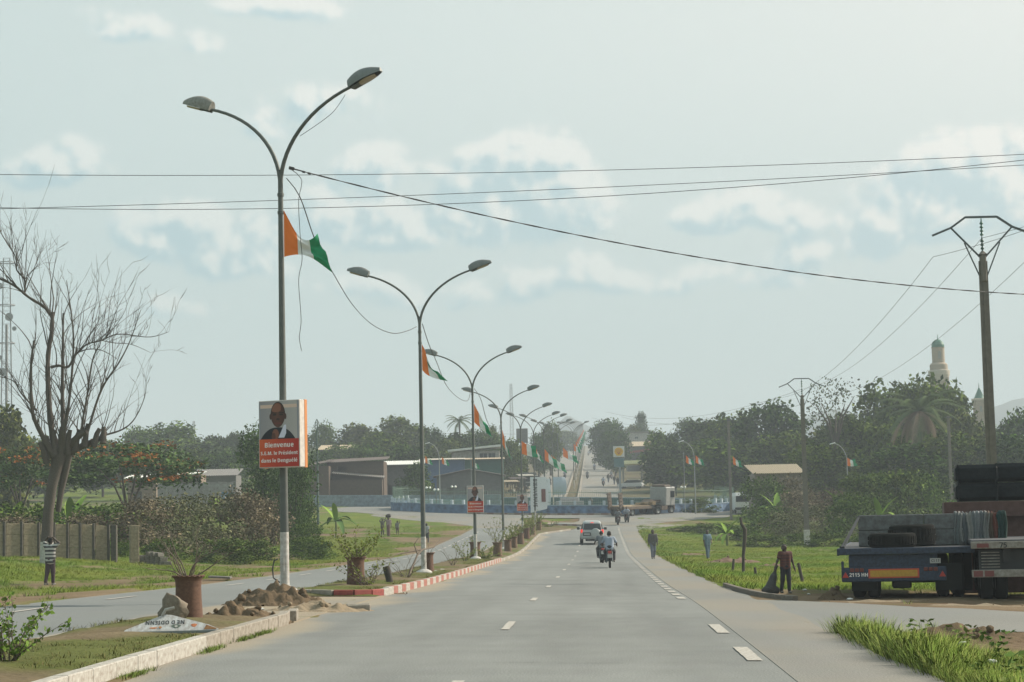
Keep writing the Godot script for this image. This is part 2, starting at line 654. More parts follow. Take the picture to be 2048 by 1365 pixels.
func plain_asphalt(r: float, d: float) -> Color:
	var a := 0.205 * (1.0 + 0.14 * patch.get_noise_2d(r * 0.9, d * 0.6) + 0.05 * grain.get_noise_2d(r * 0.3, d * 1.6))
	var c := Color(a * 0.975, a * 1.03, a * 1.0)
	var sand := smoothstep(0.3, 0.7, 0.56 - minf(absf(r + 12.5), absf(r + 8.0)) * 0.75 + 0.5 * patch.get_noise_2d(r * 2.0 + 9.0, d * 1.5))
	return c.lerp(Color(0.34, 0.285, 0.21), clampf(sand, 0.0, 1.0) * 0.6)

func dusty(r: float, d: float) -> Color:
	var a := 0.225 * (1.0 + 0.12 * patch.get_noise_2d(r * 1.2, d * 0.7) + 0.06 * grain.get_noise_2d(r * 0.5, d * 1.2))
	return Color(a * 1.02, a, a * 0.92).lerp(Color(0.29, 0.245, 0.18), clampf(0.25 + patch.get_noise_2d(r * 2.2, d * 1.1), 0.0, 0.5))

func make_roads() -> void:
	var m := mat("asphalt", grey(1.0), 0.92, 0.0, "asphalt", 0.27, "pits", 0.22)
	m.uv1_world_triplanar = true
	var main := strip("main_road", -20.0, 208.0, 0.36, func(_d): return -5.3, func(_d): return 2.1, 56, 0.0, asphalt, m)
	var left := strip("left_road", -20.0, 212.0, 0.8, func(_d): return -12.4, func(_d): return -8.05, 18, 0.0, plain_asphalt, m)
	strip("shoulder_path", -20.0, 205.0, 0.8, func(_d): return 2.08, func(d): return 3.62 + 0.06 * sin(d * 0.9) + 5.0 * smoothstep(190.0, 206.0, d), 8, 0.006, dusty, m)
	strip("crossing", 34.6, 49.5, 0.5, func(_d): return -8.06, func(_d): return -5.29, 12, 0.012, func(r, d): return dusty(r, d).lerp(Color(0.35, 0.28, 0.19), clampf(0.6 + patch.get_noise_2d(r * 3.0, d * 2.0), 0.0, 1.0)), m)
	# the side road leaves to the right
	var mb := MB.new()
	var pts := []
	var cs := []
	for i in 60:
		var r := 3.56 + 0.6 * i
		for j in 14:
			var d := lerpf(31.55, side_far(r) + 0.3, j / 13.0)
			pts.append(on_road(r, d, 0.004))
			cs.append(dusty(r * 0.7, d * 1.3).lerp(plain_asphalt(r, d), 0.55))
	mb.sheet(pts, 60, 14, cs)
	setting("side_road", mb, m)
	# roundabout
	mb = MB.new()
	pts = []
	cs = []
	for i in 121:
		var a := TAU * i / 120.0
		for j in 10:
			var q := lerpf(20.9, 28.7, j / 9.0)
			var x := ring_centre.x + q * sin(a)
			var d := ring_centre.y + q * cos(a)
			pts.append(Vector3(x, G(x, -d) + 0.018, -d))
			cs.append(dusty(x, d).lerp(plain_asphalt(x, d), 0.5))
	mb.sheet(pts, 121, 10, cs)
	setting("roundabout_road", mb, m)
	# aprons where the roads run into the ring
	strip("apron_road", 203.0, 222.0, 0.7, func(d): return -5.3 + 3.2 * smoothstep(196.0, 212.0, d), func(d): return 3.6 + 11.0 * smoothstep(200.0, 222.0, d), 16, 0.010, dusty, m)
	strip("apron_road", 196.0, 226.0, 0.7, func(d): return -12.4 - 13.0 * smoothstep(198.0, 224.0, d), func(d): return -8.05 - 0.4 * smoothstep(200.0, 210.0, d), 16, 0.011, dusty, m)
	strip("hill_road", 271.0, 985.0, 3.0, func(d): return -3.0 + hill_shift(d), func(d): return 3.7 + hill_shift(d), 10, 0.03, dusty, m)
	strip("hill_road", 271.0, 985.0, 3.0, func(d): return -11.6 + hill_shift(d), func(d): return -5.1 + hill_shift(d), 10, 0.03, dusty, m)
	var paint := mat("road_paint", Color(0.50, 0.49, 0.45), 0.85, 0.0, "rust", 1.7)
	paint.uv1_world_triplanar = true
	# centre dashes 3 m long, worn away between 36 and 60 m; edge dashes
	var d := 19.0 - 13.2
	while d < 200.0:
		dash(main, "lane_dash", -1.55, d, 2.7 if d < 35.0 else 2.2, 0.13, paint)
		d += 13.2 if d < 18.0 else 13.2
	d = 6.0
	while d < 196.0:
		if d < 34.0 or d > 46.0:
			dash(main, "edge_dash", 1.88, d, 2.7 if d < 40.0 else 1.5, 0.19, paint)
		d += 6.3 if d < 36.0 else 3.1
	d = 24.0
	while d < 190.0:
		dash(left, "edge_dash", -11.35, d, 2.9, 0.12, paint)
		d += 7.4 if d < 100.0 else 5.0
	# cracks across the near lane
	var tar := mat("tar", grey(0.03), 0.8)
	for c in [[-1.35, -0.75, 24.6], [-0.55, 0.25, 24.45], [-0.9, 2.0, 48.6], [2.2, 3.65, 32.1], [-4.6, -3.2, 31.0], [-0.2, 1.6, 36.4], [-4.9, -1.9, 57.0]]:
		mb = MB.new()
		var px := []
		var up := []
		for i in 22:
			var r := lerpf(c[0], c[1], i / 21.0)
			px.append(on_road(r, c[2] + 0.05 * grain.get_noise_2d(r * 40.0, c[2]), 0.009))
			up.append(0.006 + 0.012 * absf(grain.get_noise_2d(r * 60.0, 3.0)))
		for i in 21:
			mb.quad(px[i] + Vector3(0, 0, up[i]), px[i + 1] + Vector3(0, 0, up[i + 1]), px[i + 1] - Vector3(0, 0, up[i + 1]), px[i] - Vector3(0, 0, up[i]), Vector3.UP)
		put(mb, "crack", tar, main)

func dash(parent: Node, called: String, r: float, d: float, length: float, width: float, m: Material) -> void:
	var mb := MB.new()
	var n := maxi(2, int(length / 0.35))
	for i in n:
		var a := d + length * i / n
		var b := d + length * (i + 1) / n
		var w0 := width * 0.5 * (1.0 + 0.12 * grain.get_noise_2d(a * 9.0, r * 5.0))
		var w1 := width * 0.5 * (1.0 + 0.12 * grain.get_noise_2d(b * 9.0, r * 5.0))
		mb.quad(on_road(r - w0, a, 0.012), on_road(r + w0, a, 0.012), on_road(r + w1, b, 0.012), on_road(r - w1, b, 0.012), Vector3.UP)
	put(mb, called, m, parent)

func make_median() -> void:
	var soil: Material = mats["soil"]
	var tint := func(r: float, d: float) -> Color:
		var p := patch.get_noise_2d(r * 3.0, d * 1.6)
		var q := grain.get_noise_2d(r * 2.0, d * 2.0)
		var c := Color(0.185, 0.148, 0.096).lerp(Color(0.12, 0.135, 0.048), smoothstep(-0.12, 0.32, p + 0.1 + (0.10 if d < 60.0 else -0.10 * smoothstep(90.0, 120.0, d))))
		return c * (1.0 + 0.25 * q)
	# the humped earth between the kerbs, in two lengths with the crossing between them
	for span in [[-12.0, 35.6], [48.4, 199.0]]:
		var mb := MB.new()
		var pts := []
		var cs := []
		var rows := int((span[1] - span[0]) / 0.45) + 1
		for i in rows:
			var d: float = lerpf(span[0], span[1], i / (rows - 1.0))
			for j in 13:
				var t := j / 12.0
				var r := lerpf(-8.02, -5.42 + 3.3 * smoothstep(178.0, 198.0, d), t)
				var y := 0.10 + 0.06 * sin(PI * t) + 0.05 * grain.get_noise_2d(r * 2.0, d * 2.0)
				if d < 36.0:
					y *= smoothstep(36.2, 34.6, d) * 0.9 + 0.1
				else:
					y *= smoothstep(48.0, 49.6, d) * 0.9 + 0.1
				pts.append(on_road(r, d, maxf(y, 0.02) if j > 0 and j < 12 else 0.02))
				cs.append(tint.call(r, d))
		mb.sheet(pts, rows, 13, cs)
		setting("median_strip", mb, soil)
	# kerbs, stone by stone
	var white := mat("kerb_white", Color(0.50, 0.49, 0.445), 0.85, 0.0, "rust", 1.3, "rough", 0.5)
	var bare := mat("kerb_bare", Color(0.36, 0.335, 0.285), 0.95, 0.0, "rust", 1.1, "rough", 0.5)
	var red := mat("kerb_red", Color(0.34, 0.07, 0.058), 0.8, 0.0, "rust", 1.2, "rough", 0.4)
	var pink := mat("kerb_faded_red", Color(0.40, 0.165, 0.13), 0.85, 0.0, "rust", 1.2, "rough", 0.4)
	var k1 := base_of("median_kerb")
	var d := -6.0
	var i := 0
	while d < 35.4:
		kerb_stone(k1, on_road(-5.38, d, 0.0), on_road(-5.38 + (0.0 if d < 34.0 else -0.12), d + 0.998, 0.0), 0.17, 0.19, white if d < 27.0 else bare)
		d += 1.0
	d = -6.0
	while d < 35.0:
		kerb_stone(k1, on_road(-8.0, d, 0.0), on_road(-8.0, d + 0.99, 0.0), 0.14, 0.07, bare)
		d += 1.0
	var k2 := base_of("median_kerb")
	# rounded red nose
	var nose := [[-7.55, 49.6, bare], [-7.0, 48.9, bare], [-6.45, 48.55, red], [-6.0, 48.6, red], [-5.62, 48.95, red], [-5.42, 49.6, white], [-5.38, 50.4, null]]
	for j in nose.size() - 1:
		kerb_stone(k2, on_road(nose[j][0], nose[j][1], 0.0), on_road(nose[j + 1][0], nose[j + 1][1], 0.0), 0.16, 0.17, nose[j][2])
	d = 50.4
	while d < 192.0:
		var mm: Material = white if i % 2 == 0 else (pink if d < 72.0 or i % 4 == 1 else pink)
		if d > 108.0:
			mm = bare if i % 5 else white
		var r0 := -5.38 + 3.2 * smoothstep(178.0, 198.0, d)
		var r1 := -5.38 + 3.2 * smoothstep(178.0, 198.0, d + 1.08)
		kerb_stone(k2, on_road(r0, d, 0.0), on_road(r1, d + 1.08, 0.0), 0.17, 0.19 if d < 108.0 else 0.13, mm)
		d += 1.1
		i += 1
	d = 50.0
	while d < 198.0:
		kerb_stone(k2, on_road(-8.0, d, 0.0), on_road(-8.0, d + 2.0, 0.0), 0.14, 0.07, bare)
		d += 2.05
	# striped splitter noses in front of the roundabout
	var k3 := base_of("island_kerb")
	for j in 14:
		var a := lerpf(-8.1, -1.2, j / 14.0)
		var b := lerpf(-8.1, -1.2, (j + 1) / 14.0)
		kerb_stone(k3, on_road(a, 199.0 + 2.5 * sin(j * 0.2), 0.0), on_road(b, 199.0 + 2.5 * sin((j + 1) * 0.2), 0.0), 0.3, 0.2, bare if j % 2 == 0 else mat("kerb_dull", Color(0.26, 0.165, 0.135), 0.9, 0.0, "rust", 1.2))
	for j in 22:
		var a := -0.52 + j * 0.036
		var b := a + 0.036
		kerb_stone(k3, ring_at(a, 22.4), ring_at(b, 22.4), 0.3, 0.2, bare if j % 2 == 0 else mat("kerb_dull", Color(0.26, 0.165, 0.135), 0.9, 0.0, "rust", 1.2))
	var k5 := base_of("hill_kerb")
	for side in [-5.0, -3.05]:
		d = 276.0
		while d < 930.0:
			kerb_stone(k5, on_road(side + hill_shift(d), d, 0.05), on_road(side + hill_shift(d + 11.8), d + 11.8, 0.05), 0.3, 0.2, bare)
			d += 12.0
	# kerb and drain edge where the shoulder turns into the side road
	var k4 := base_of("corner_kerb")
	var line := [[3.70, 60.0], [3.71, 58.0], [3.72, 56.0], [3.74, 54.0], [3.77, 52.0], [3.84, 50.0], [3.97, 48.2], [4.15, 46.8], [4.4, 45.7]]
	for j in line.size() - 1:
		kerb_stone(k4, on_road(line[j][0], line[j][1]), on_road(line[j + 1][0], line[j + 1][1]), 0.14, 0.11, mat("kerb_dark", Color(0.20, 0.175, 0.14), 0.95, 0.0, "rust", 1.1, "rough", 0.5))

func ring_at(a: float, q: float, up := 0.0) -> Vector3:
	var x := ring_centre.x + q * sin(a)
	var d := ring_centre.y - q * cos(a)
	return Vector3(x, G(x, -d) + up, -d)

func kerb_stone(parent: Node3D, a: Vector3, b: Vector3, w: float, h: float, m: Material) -> void:
	var mb := MB.new()
	var e := grain.get_noise_2d(a.x * 50.0, a.z * 50.0)
	mb.bar(a + Vector3(e * 0.012, h * 0.5 - 0.05 + e * 0.010, 0), b + Vector3(-e * 0.010, h * 0.5 - 0.05 - e * 0.008, 0), w, h + 0.1, 0.012)
	put(mb, "kerb_stone", m, parent)

func make_hills() -> void:
	var m := mat("far_hill", Color(0.055, 0.085, 0.05), 1.0, 0.0, "mottle", 0.004)
	# a rounded hill over the crest, a long ridge to the right
	for h in [[1143.0, 2100.0, 838.0, 62.0, "hill"], [1660.0, 2150.0, 818.0, 100.0, "hill"], [2110.0, 2050.0, 793.0, 230.0, "hill"]]:
		var p := seen(h[0], h[2], h[1])
		var mb := MB.new()
		var pts := []
		var w: float = h[3] / FPX * h[1]
		for i in 15:
			for j in 41:
				var tx := (j - 20) / 20.0
				var tz := (i - 7) / 7.0
				var q := sqrt(tx * tx * 0.8 + tz * tz)
				var y := (p.y - 18.0) * pow(maxf(0.0, 1.0 - q * q), 1.3) * (1.0 + 0.06 * bump.get_noise_2d(tx * 30.0 + h[0], tz * 30.0)) + 18.0
				pts.append(Vector3(p.x + tx * w * 1.9, y, p.z + tz * w * 1.9))
		mb.sheet(pts, 15, 41)
		setting(h[4], mb, m)

# ------------------------------------------------------------------ lamps, flags, posters, wires
func lamp_arm(side: float, half: float, rise: float, y0: float) -> Array:
	var pts := []
	for i in 15:
		var t := i / 14.0
		# springs out of the mast almost upright and flattens towards the lamp
		var a := t * 1.22
		pts.append(Vector3(side * half * (1.0 - cos(a)) / (1.0 - cos(1.22)), y0 + rise * sin(a) / sin(1.22), 0))
	return pts

func lamp_head(parent: Node3D, at: Vector3, dir: Vector3, worn: bool) -> void:
	var z := dir.normalized()
	var x := Vector3.UP.cross(z).normalized()
	var b := Basis(x, z.cross(x), z)
	var mb := MB.new()
	var pts := []
	for i in 10:
		var t := i / 9.0
		var w := 0.17 * pow(sin(PI * clampf(0.16 + t * 0.80, 0.0, 1.0)), 0.6)
		var h := 0.06 + 0.225 * pow(sin(PI * clampf(0.24 + t * 0.72, 0.0, 1.0)), 0.9)
		for j in 13:
			var a := PI * j / 12.0
			pts.append(at + b * Vector3(cos(a) * w, sin(a) * h - 0.03, -0.06 + t * 0.86))
	mb.sheet(pts, 10, 13)
	for e in [0, 9]:
		for j in 11:
			mb.tri(pts[e * 13], pts[e * 13 + j + 1], pts[e * 13 + j + 2], b * Vector3(0, 0, -1.0 if e == 0 else 1.0))
	var hd := put(mb, "lamp_head", mats["lamp_shell_worn"] if worn else mats["lamp_shell"], parent)
	mb = MB.new()
	mb.box(at + b * Vector3(0, -0.045, 0.10), Vector3(0.20, 0.05, 0.26), b, 0.015)
	put(mb, "housing", mats["lamp_metal"], hd)
	mb = MB.new()
	var pp := []
	for i in 6:
		var t := i / 5.0
		var w := 0.125 * pow(sin(PI * (0.20 + t * 0.70)), 0.7)
		for j in 7:
			var a := PI * j / 6.0
			pp.append(at + b * Vector3(cos(a) * w, -sin(a) * 0.045 - 0.034, 0.22 + t * 0.44))
	mb.sheet(pp, 6, 7)
	put(mb, "lens", mats["lamp_lens"], hd)

func street_lamp(at: Vector3, turn: float, label: String, detail := 2, worn := false, group := "double street lamps along the median") -> Node3D:
	var t := thing("street_lamp", label, "street lamp", at, turn, group)
	var sides := 12 if detail > 1 else 6
	var mb := MB.new()
	mb.tube([Vector3(0, 1.32, 0), Vector3(0, 5.0, 0), Vector3(0, 9.07, 0)], [0.092, 0.074, 0.056], sides, false)
	put(mb, "pole", mats["lamp_metal"], t)
	mb = MB.new()
	mb.tube([Vector3(0, -0.15, 0), Vector3(0, 1.32, 0)], [0.101, 0.0935], sides)
	put(mb, "painted_base", mats["pole_white"], t)
	if detail > 1:
		mb = MB.new()
		mb.lathe([Vector2(0.30, -0.12), Vector2(0.30, 0.05), Vector2(0.24, 0.10), Vector2(0.10, 0.16)], 14)
		put(mb, "footing", mats["pole_white"], t)
		mb = MB.new()
		mb.box(Vector3(0, 0.62, 0.092), Vector3(0.11, 0.3, 0.02), Basis(), 0.006)
		put(mb, "hatch", mats["pole_white"], t)
	for s in [-1.0, 1.0]:
		mb = MB.new()
		var arm := lamp_arm(s, 2.02, 2.02, 8.97)
		var rad := []
		for i in arm.size():
			rad.append(lerpf(0.05, 0.033, i / 14.0))
		mb.tube(arm, rad, sides, true)
		put(mb, "arm", mats["lamp_metal"], t)
		lamp_head(t, arm[14], arm[14] - arm[12], worn and s < 0.0)
	if detail > 1:
		for y in [8.8, 8.4]:
			mb = MB.new()
			mb.lathe([Vector2(0.066, y - 0.04), Vector2(0.074, y - 0.03), Vector2(0.074, y + 0.03), Vector2(0.064, y + 0.04)], sides)
			put(mb, "collar", mats["lamp_metal"], t)
	return t

# cloth hung by its hoist from a mast; fly gives where the middle of the far edge hangs, roll turns that edge
func flag(at: Vector3, hoist: float, fly: Vector3, roll: float, squeeze: float, label: String, seed_: int, group := "three-coloured flags on the lamp masts") -> Node3D:
	var t := thing("flag", label, "flag", at, 0.0, group)
	var rows := 9
	for stripe in 3:
		var mb := MB.new()
		var pts := []
		for i in rows:
			for j in 8:
				var s := (stripe + j / 7.0) / 3.0
				var q := i / (rows - 1.0) - 0.5
				var mid := Vector3(0, -hoist * 0.5, 0).lerp(fly, s) + Vector3(0, -0.10 * sin(PI * s), 0)
				var ang := roll * smoothstep(0.1, 1.0, s)
				var open := lerpf(1.0, squeeze, sin(PI * clampf(s * 0.95, 0.0, 1.0)))
				var across := Vector3(sin(ang) * 0.9, -cos(ang), sin(ang) * 0.3) * hoist * open * q
				var fold := Vector3(0.25, 0.1, 1.0) * (0.10 * s * sin(q * 8.0 + s * 7.0 + seed_) + 0.05 * s * sin(q * 15.0 - s * 5.0 + seed_ * 2.0))
				pts.append(mid + across + fold)
		mb.sheet(pts, rows, 8)
		put(mb, ["orange_stripe", "white_stripe", "green_stripe"][stripe], mats[["flag_orange", "flag_white", "flag_green"][stripe]], t)
	return t

func wire(a: Vector3, b: Vector3, sag: float, radius: float, label: String, twisted := false, group := "") -> MeshInstance3D:
	var mb := MB.new()
	var n := 40 if not twisted else 110
	for strand in (2 if twisted else 1):
		var pts := []
		for i in n + 1:
			var t := float(i) / n
			var p := a.lerp(b, t) + Vector3(0, -4.0 * sag * t * (1.0 - t), 0)
			if twisted:
				var an := t * a.distance_to(b) * 4.0 + PI * strand
				p += Vector3(0, cos(an), sin(an)) * radius
			pts.append(p - a)
		mb.tube(pts, [radius], 4 if twisted else 5, false)
	var o := put(mb, "overhead_wire", mats["wire"], self)
	o.position = a
	tag(o, label, "wire", group)
	return o

func loose_wire(pts: Array, radius: float, label: String) -> void:
	var c := Curve3D.new()
	for i in pts.size():
		var t: Vector3 = (pts[mini(i + 1, pts.size() - 1)] - pts[maxi(i - 1, 0)]) / 6.0
		c.add_point(pts[i] - pts[0], -t, t)
	var mb := MB.new()
	var path := []
	for i in pts.size() * 6:
		path.append(c.sample_baked(c.get_baked_length() * i / (pts.size() * 6 - 1.0)))
	mb.tube(path, [radius], 4, false)
	var o := put(mb, "loose_wire", mats["wire"], self)
	o.position = pts[0]
	tag(o, label, "wire")

func portrait_tex() -> ImageTexture:
	# the printed sheet: a man in a dark suit before a pale room, an orange-red field below
	var w := 264
	var h := 400
	var im := Image.create(w, h, false, Image.FORMAT_RGB8)
	for y in h:
		for x in w:
			var u := x / float(w)
			var q := y / float(h)
			var c := Color(0.56, 0.545, 0.56).lerp(Color(0.68, 0.655, 0.64), u)
			if q > 0.05 and q < 0.105:
				c = Color(0.82, 0.71, 0.65)
			if u < 0.03 or u > 0.955:
				c = Color(0.55, 0.55, 0.58)
			if q > 0.575:
				c = Color(0.80, 0.35, 0.14).lerp(Color(0.68, 0.18, 0.12), clampf(u * 1.1 + (q - 0.575) * 0.7, 0.0, 1.0))
			else:
				var sx := absf(u - 0.47)
				# shoulders
				if q > 0.40 + 0.20 * pow(sx / 0.46, 2.6) and sx < 0.5 and q > 0.40:
					c = Color(0.10, 0.10, 0.14)
				# shirt collar and hand under the chin
				if u > 0.47 and u < 0.68 and q > 0.36 + (0.68 - u) * 0.1 and q < 0.56 and absf(u - (0.72 - (q - 0.34) * 0.75)) < 0.075:
					c = Color(0.80, 0.80, 0.86)
				if pow((u - 0.41) / 0.085, 2.0) + pow((q - 0.505) / 0.08, 2.0) < 1.0:
					c = Color(0.47, 0.29, 0.22)
				if pow((u - 0.36) / 0.05, 2.0) + pow((q - 0.54) / 0.06, 2.0) < 1.0:
					c = Color(0.34, 0.21, 0.17)
				# head
				var e := pow((u - 0.475) / (0.185 - 0.12 * maxf(0.0, q - 0.25)), 2.0) + pow((q - 0.205) / 0.195, 2.0)
				if e < 1.0:
					c = Color(0.36, 0.22, 0.175).lerp(Color(0.26, 0.155, 0.13), clampf(absf(u - 0.44) * 4.0, 0.0, 1.0))
					if q < 0.17 and u < 0.55 and pow((u - 0.43) / 0.14, 2.0) + pow((q - 0.10) / 0.07, 2.0) < 1.0:
						c = Color(0.50, 0.32, 0.25)
					if e > 0.86 and q < 0.20:
						c = Color(0.12, 0.10, 0.10)
					for s in [-1.0, 1.0]:
						if pow((u - 0.475 - s * 0.085) / 0.05, 2.0) + pow((q - 0.205) / 0.012, 2.0) < 1.0:
							c = Color(0.13, 0.09, 0.08)
						if absf(q - 0.178 + 0.01 * s * (u - 0.475)) < 0.006 and absf(u - 0.475 - s * 0.09) < 0.06:
							c = Color(0.12, 0.09, 0.08)
					if pow((u - 0.475) / 0.045, 2.0) + pow((q - 0.275) / 0.016, 2.0) < 1.0:
						c = Color(0.22, 0.13, 0.11)
					if absf(q - 0.335 - 0.9 * pow(u - 0.475, 2.0)) < 0.010 and absf(u - 0.475) < 0.085:
						c = Color(0.42, 0.20, 0.18)
				for s in [-1.0, 1.0]:
					if pow((u - 0.475 - s * 0.19) / 0.025, 2.0) + pow((q - 0.235) / 0.045, 2.0) < 1.0:
						c = Color(0.28, 0.17, 0.14)
			im.set_pixel(x, y, c)
	return ImageTexture.create_from_image(im)

func poster(at: Vector3, turn: float, w: float, h: float, label: String, lettered: bool, deep := 0.16) -> void:
	var t := thing("poster_board", label, "poster", at, turn, "welcome posters on the lamp masts")
	var mb := MB.new()
	mb.box(Vector3(0, 0, 0.08 - deep * 0.5), Vector3(w, h, deep), Basis(), 0.012)
	put(mb, "light_box", mats["poster_edge"], t)
	mb = MB.new()
	for s in [-1.0, 1.0]:
		mb.box(Vector3(s * (w * 0.5 - 0.01), 0, 0.08 - deep), Vector3(0.035, h + 0.02, 0.12), Basis(), 0.008)
	put(mb, "side_trim", mats["poster_orange"] if lettered else mats["poster_edge"], t)
	mb = MB.new()
	mb.quad(Vector3(-w * 0.482, -h * 0.488, 0.084), Vector3(w * 0.482, -h * 0.488, 0.084), Vector3(w * 0.482, h * 0.488, 0.084), Vector3(-w * 0.482, h * 0.488, 0.084), Vector3.BACK)
	var pr := put(mb, "printed_sheet", mats["portrait"], t)
	var lines := [["Bienvenue", 0.150, -0.165, 0.70], ["S.E.M. le Président", 0.090, -0.285, 0.90], ["dans le Denguélé", 0.100, -0.395, 0.88]]
	for l in lines:
		var tm := TextMesh.new()
		var f := SystemFont.new()
		f.font_names = PackedStringArray(["Droid Sans"])
		f.font_weight = 700
		tm.font = f
		tm.text = l[0]
		tm.font_size = 32 if lettered else 16
		tm.pixel_size = 0.01 * l[1] * h * (1.0 if lettered else 2.0) * 0.40
		tm.depth = 0.003
		tm.curve_step = 1.0
		var o := MeshInstance3D.new()
		o.name = "lettering"
		o.mesh = tm
		o.material_override = mats["letters"]
		var aabb := tm.get_aabb()
		var sc: float = l[3] * w / maxf(aabb.size.x, 0.01)
		o.scale = Vector3(sc, sc, 1.0)
		o.position = Vector3(0, l[2] * h, 0.0875)
		pr.add_child(o, true)
	mb = MB.new()
	for y in [-0.3, 0.3]:
		mb.lathe([Vector2(0.10, y * h - 0.03), Vector2(0.115, y * h - 0.02), Vector2(0.115, y * h + 0.02), Vector2(0.10, y * h + 0.03)], 10, Transform3D(Basis(), Vector3(0, 0, -0.09)))
	put(mb, "clamp", mats["lamp_metal"], t)

func make_street() -> void:
	mat("lamp_metal", Color(0.125, 0.135, 0.125), 0.6, 0.25, "mottle", 0.8)
	mat("pole_white", Color(0.60, 0.60, 0.57), 0.8, 0.0, "rust", 0.9)
	mat("lamp_shell", Color(0.20, 0.215, 0.21), 0.6, 0.1, "mottle", 1.5)
	mat("lamp_shell_worn", Color(0.30, 0.31, 0.28), 0.7, 0.0, "rust", 1.4)
	mat("lamp_lens", Color(0.35, 0.29, 0.20), 0.35, 0.0)
	for c in [["flag_orange", Color(0.80, 0.19, 0.03)], ["flag_white", Color(0.72, 0.71, 0.68)], ["flag_green", Color(0.015, 0.26, 0.11)]]:
		var fm := mat(c[0], c[1], 0.85)
		fm.backlight = Color(0.45, 0.45, 0.45)
	mat("wire", grey(0.05), 0.7)
	mat("poster_edge", Color(0.62, 0.57, 0.52), 0.6, 0.0, "mottle", 1.0)
	mat("poster_orange", Color(0.55, 0.20, 0.06), 0.6)
	mat("letters", Color(0.75, 0.71, 0.68), 0.7)
	var pm := mat("portrait", grey(1.0), 0.55)
	pm.albedo_texture = portrait_tex()
	var names := ["nearest and tallest double street lamp standing in the heap of dug earth", "second double street lamp from the camera with a long loose flag", "third double street lamp from the camera carrying a welcome poster", "fourth double street lamp from the camera with a white painted foot", "fifth double street lamp from the camera carrying a welcome poster", "sixth double street lamp from the camera beside the printed white banner"]
	# base column, distance, turn
	var where := [[570.0, 44.0, -0.55], [848.0, 73.0, -0.26], [951.5, 107.0, -0.24], [1007.5, 139.0, -0.2], [1046.0, 171.0, -0.15], [1071.0, 203.0, -0.1]]
	var poles := []
	for i in where.size():
		var p := spot(where[i][0], where[i][1])
		p.y += 0.14 if i else 0.22
		poles.append(p)
		street_lamp(p, where[i][2], names[i], 2 if i < 4 else 1, i == 0)
	# further lamps: round the roundabout and up the hill
	var far := [[1091.0, 228.0, "street lamp on the roundabout left of the plain white banner"], [1107.0, 262.0, "street lamp on the roundabout behind the plain white banner"], [1118.0, 296.0, "first double street lamp of the hill road just behind the roundabout"]]
	for f in far:
		street_lamp(spot(f[0], f[1]), 0.1, f[2], 1)
	var nth := ["second", "third", "fourth", "fifth", "sixth", "seventh", "eighth", "ninth", "tenth", "eleventh", "twelfth", "thirteenth", "fourteenth"]
	for k in 13:
		var d := 340.0 + 45.0 * k
		street_lamp(on_road(-4.05 + hill_shift(d), d, 0.1), 0.06, "%s double street lamp up the hill road median" % nth[k], 0, false, "street lamps up the hill")
	# flags on the masts: hoist top offset up the mast, length, where the fly end hangs
	var fl := [
		[0, 8.45, 1.05, Vector3(0.92, -1.0, 0.2), 0.40, 0.36, "loose orange, white and green flag twisted in the wind on the nearest lamp"],
		[1, 8.35, 0.95, Vector3(0.62, -1.12, 0.25), 0.95, 0.9, "orange, white and green flag folded over itself on the second lamp"],
		[2, 8.3, 1.0, Vector3(0.80, -1.45, 0.2), 0.45, 0.75, "orange, white and green flag streaming down from the third lamp"],
		[3, 8.3, 1.0, Vector3(0.50, -1.75, 0.2), 0.35, 0.8, "limp orange, white and green flag on the fourth lamp"],
		[4, 8.1, 1.1, Vector3(1.25, -0.95, 0.25), 0.2, 0.85, "outspread orange, white and green flag on the fifth lamp"],
		[5, 7.9, 1.0, Vector3(0.8, -1.5, 0.2), 0.4, 0.75, "orange, white and green flag hanging steeply on the sixth lamp"]]
	var k := 0
	for f in fl:
		flag(poles[f[0]] + Vector3(0.07, f[1], 0.03), f[2], f[3], f[4], f[5], f[6], k)
		k += 1
	k = 0
	for f in [[1088.0, 897.0, 228.0, "flag on the first roundabout mast right of the printed banner"], [1103.0, 910.0, 262.0, "flag on the roundabout mast over the plain white banner"], [1126.0, 896.0, 296.0, "flag on the first hill lamp"]]:
		flag(seen(f[0], f[1], f[2]), 1.3, Vector3(1.5 + 0.3 * k, -1.9, 0.2), 0.3, 0.8, f[3], k + 3)
		k += 1
	for j in 13:
		var d := 340.0 + 45.0 * j
		flag(on_road(-3.95 + hill_shift(d), d, 7.6), 1.2, Vector3(1.0, -1.1 - 0.1 * (j % 3), 0.2), 0.3, 0.8, "small flag on the %s lamp up the hill road" % nth[j], j, "small flags up the hill")
	# posters
	poster(seen(561.5, 868.5, 43.75), -0.40, 1.02, 1.47, "large welcome poster with a suited man on the nearest lamp", true, 0.28)
	poster(seen(950.6, 999.0, 106.75), 0.06, 0.87, 1.42, "welcome poster with a suited man on the third lamp", false)
	poster(seen(1044.6, 1005.5, 170.7), 0.06, 0.92, 1.45, "small welcome poster with a suited man on the fifth lamp", false)
	# wires strung between the lamps
	var a: Vector3 = poles[0] + Vector3(0.15, 9.15, 0.1)
	loose_wire([a, seen(600, 395, 45), seen(630, 480, 48), seen(665, 545, 53), seen(705, 610, 59), seen(745, 650, 64), seen(785, 667, 68), seen(815, 662, 71), poles[1] + Vector3(-0.12, 9.0, 0)], 0.013, "slack cable looping from the nearest lamp to the second lamp")
	loose_wire([poles[1] + Vector3(0.1, 9.1, 0), seen(858, 690, 76), seen(872, 722, 82), seen(892, 770, 90), seen(915, 795, 98), seen(935, 802, 103), poles[2] + Vector3(-0.1, 9.0, 0)], 0.015, "slack cable looping from the second lamp to the third lamp")
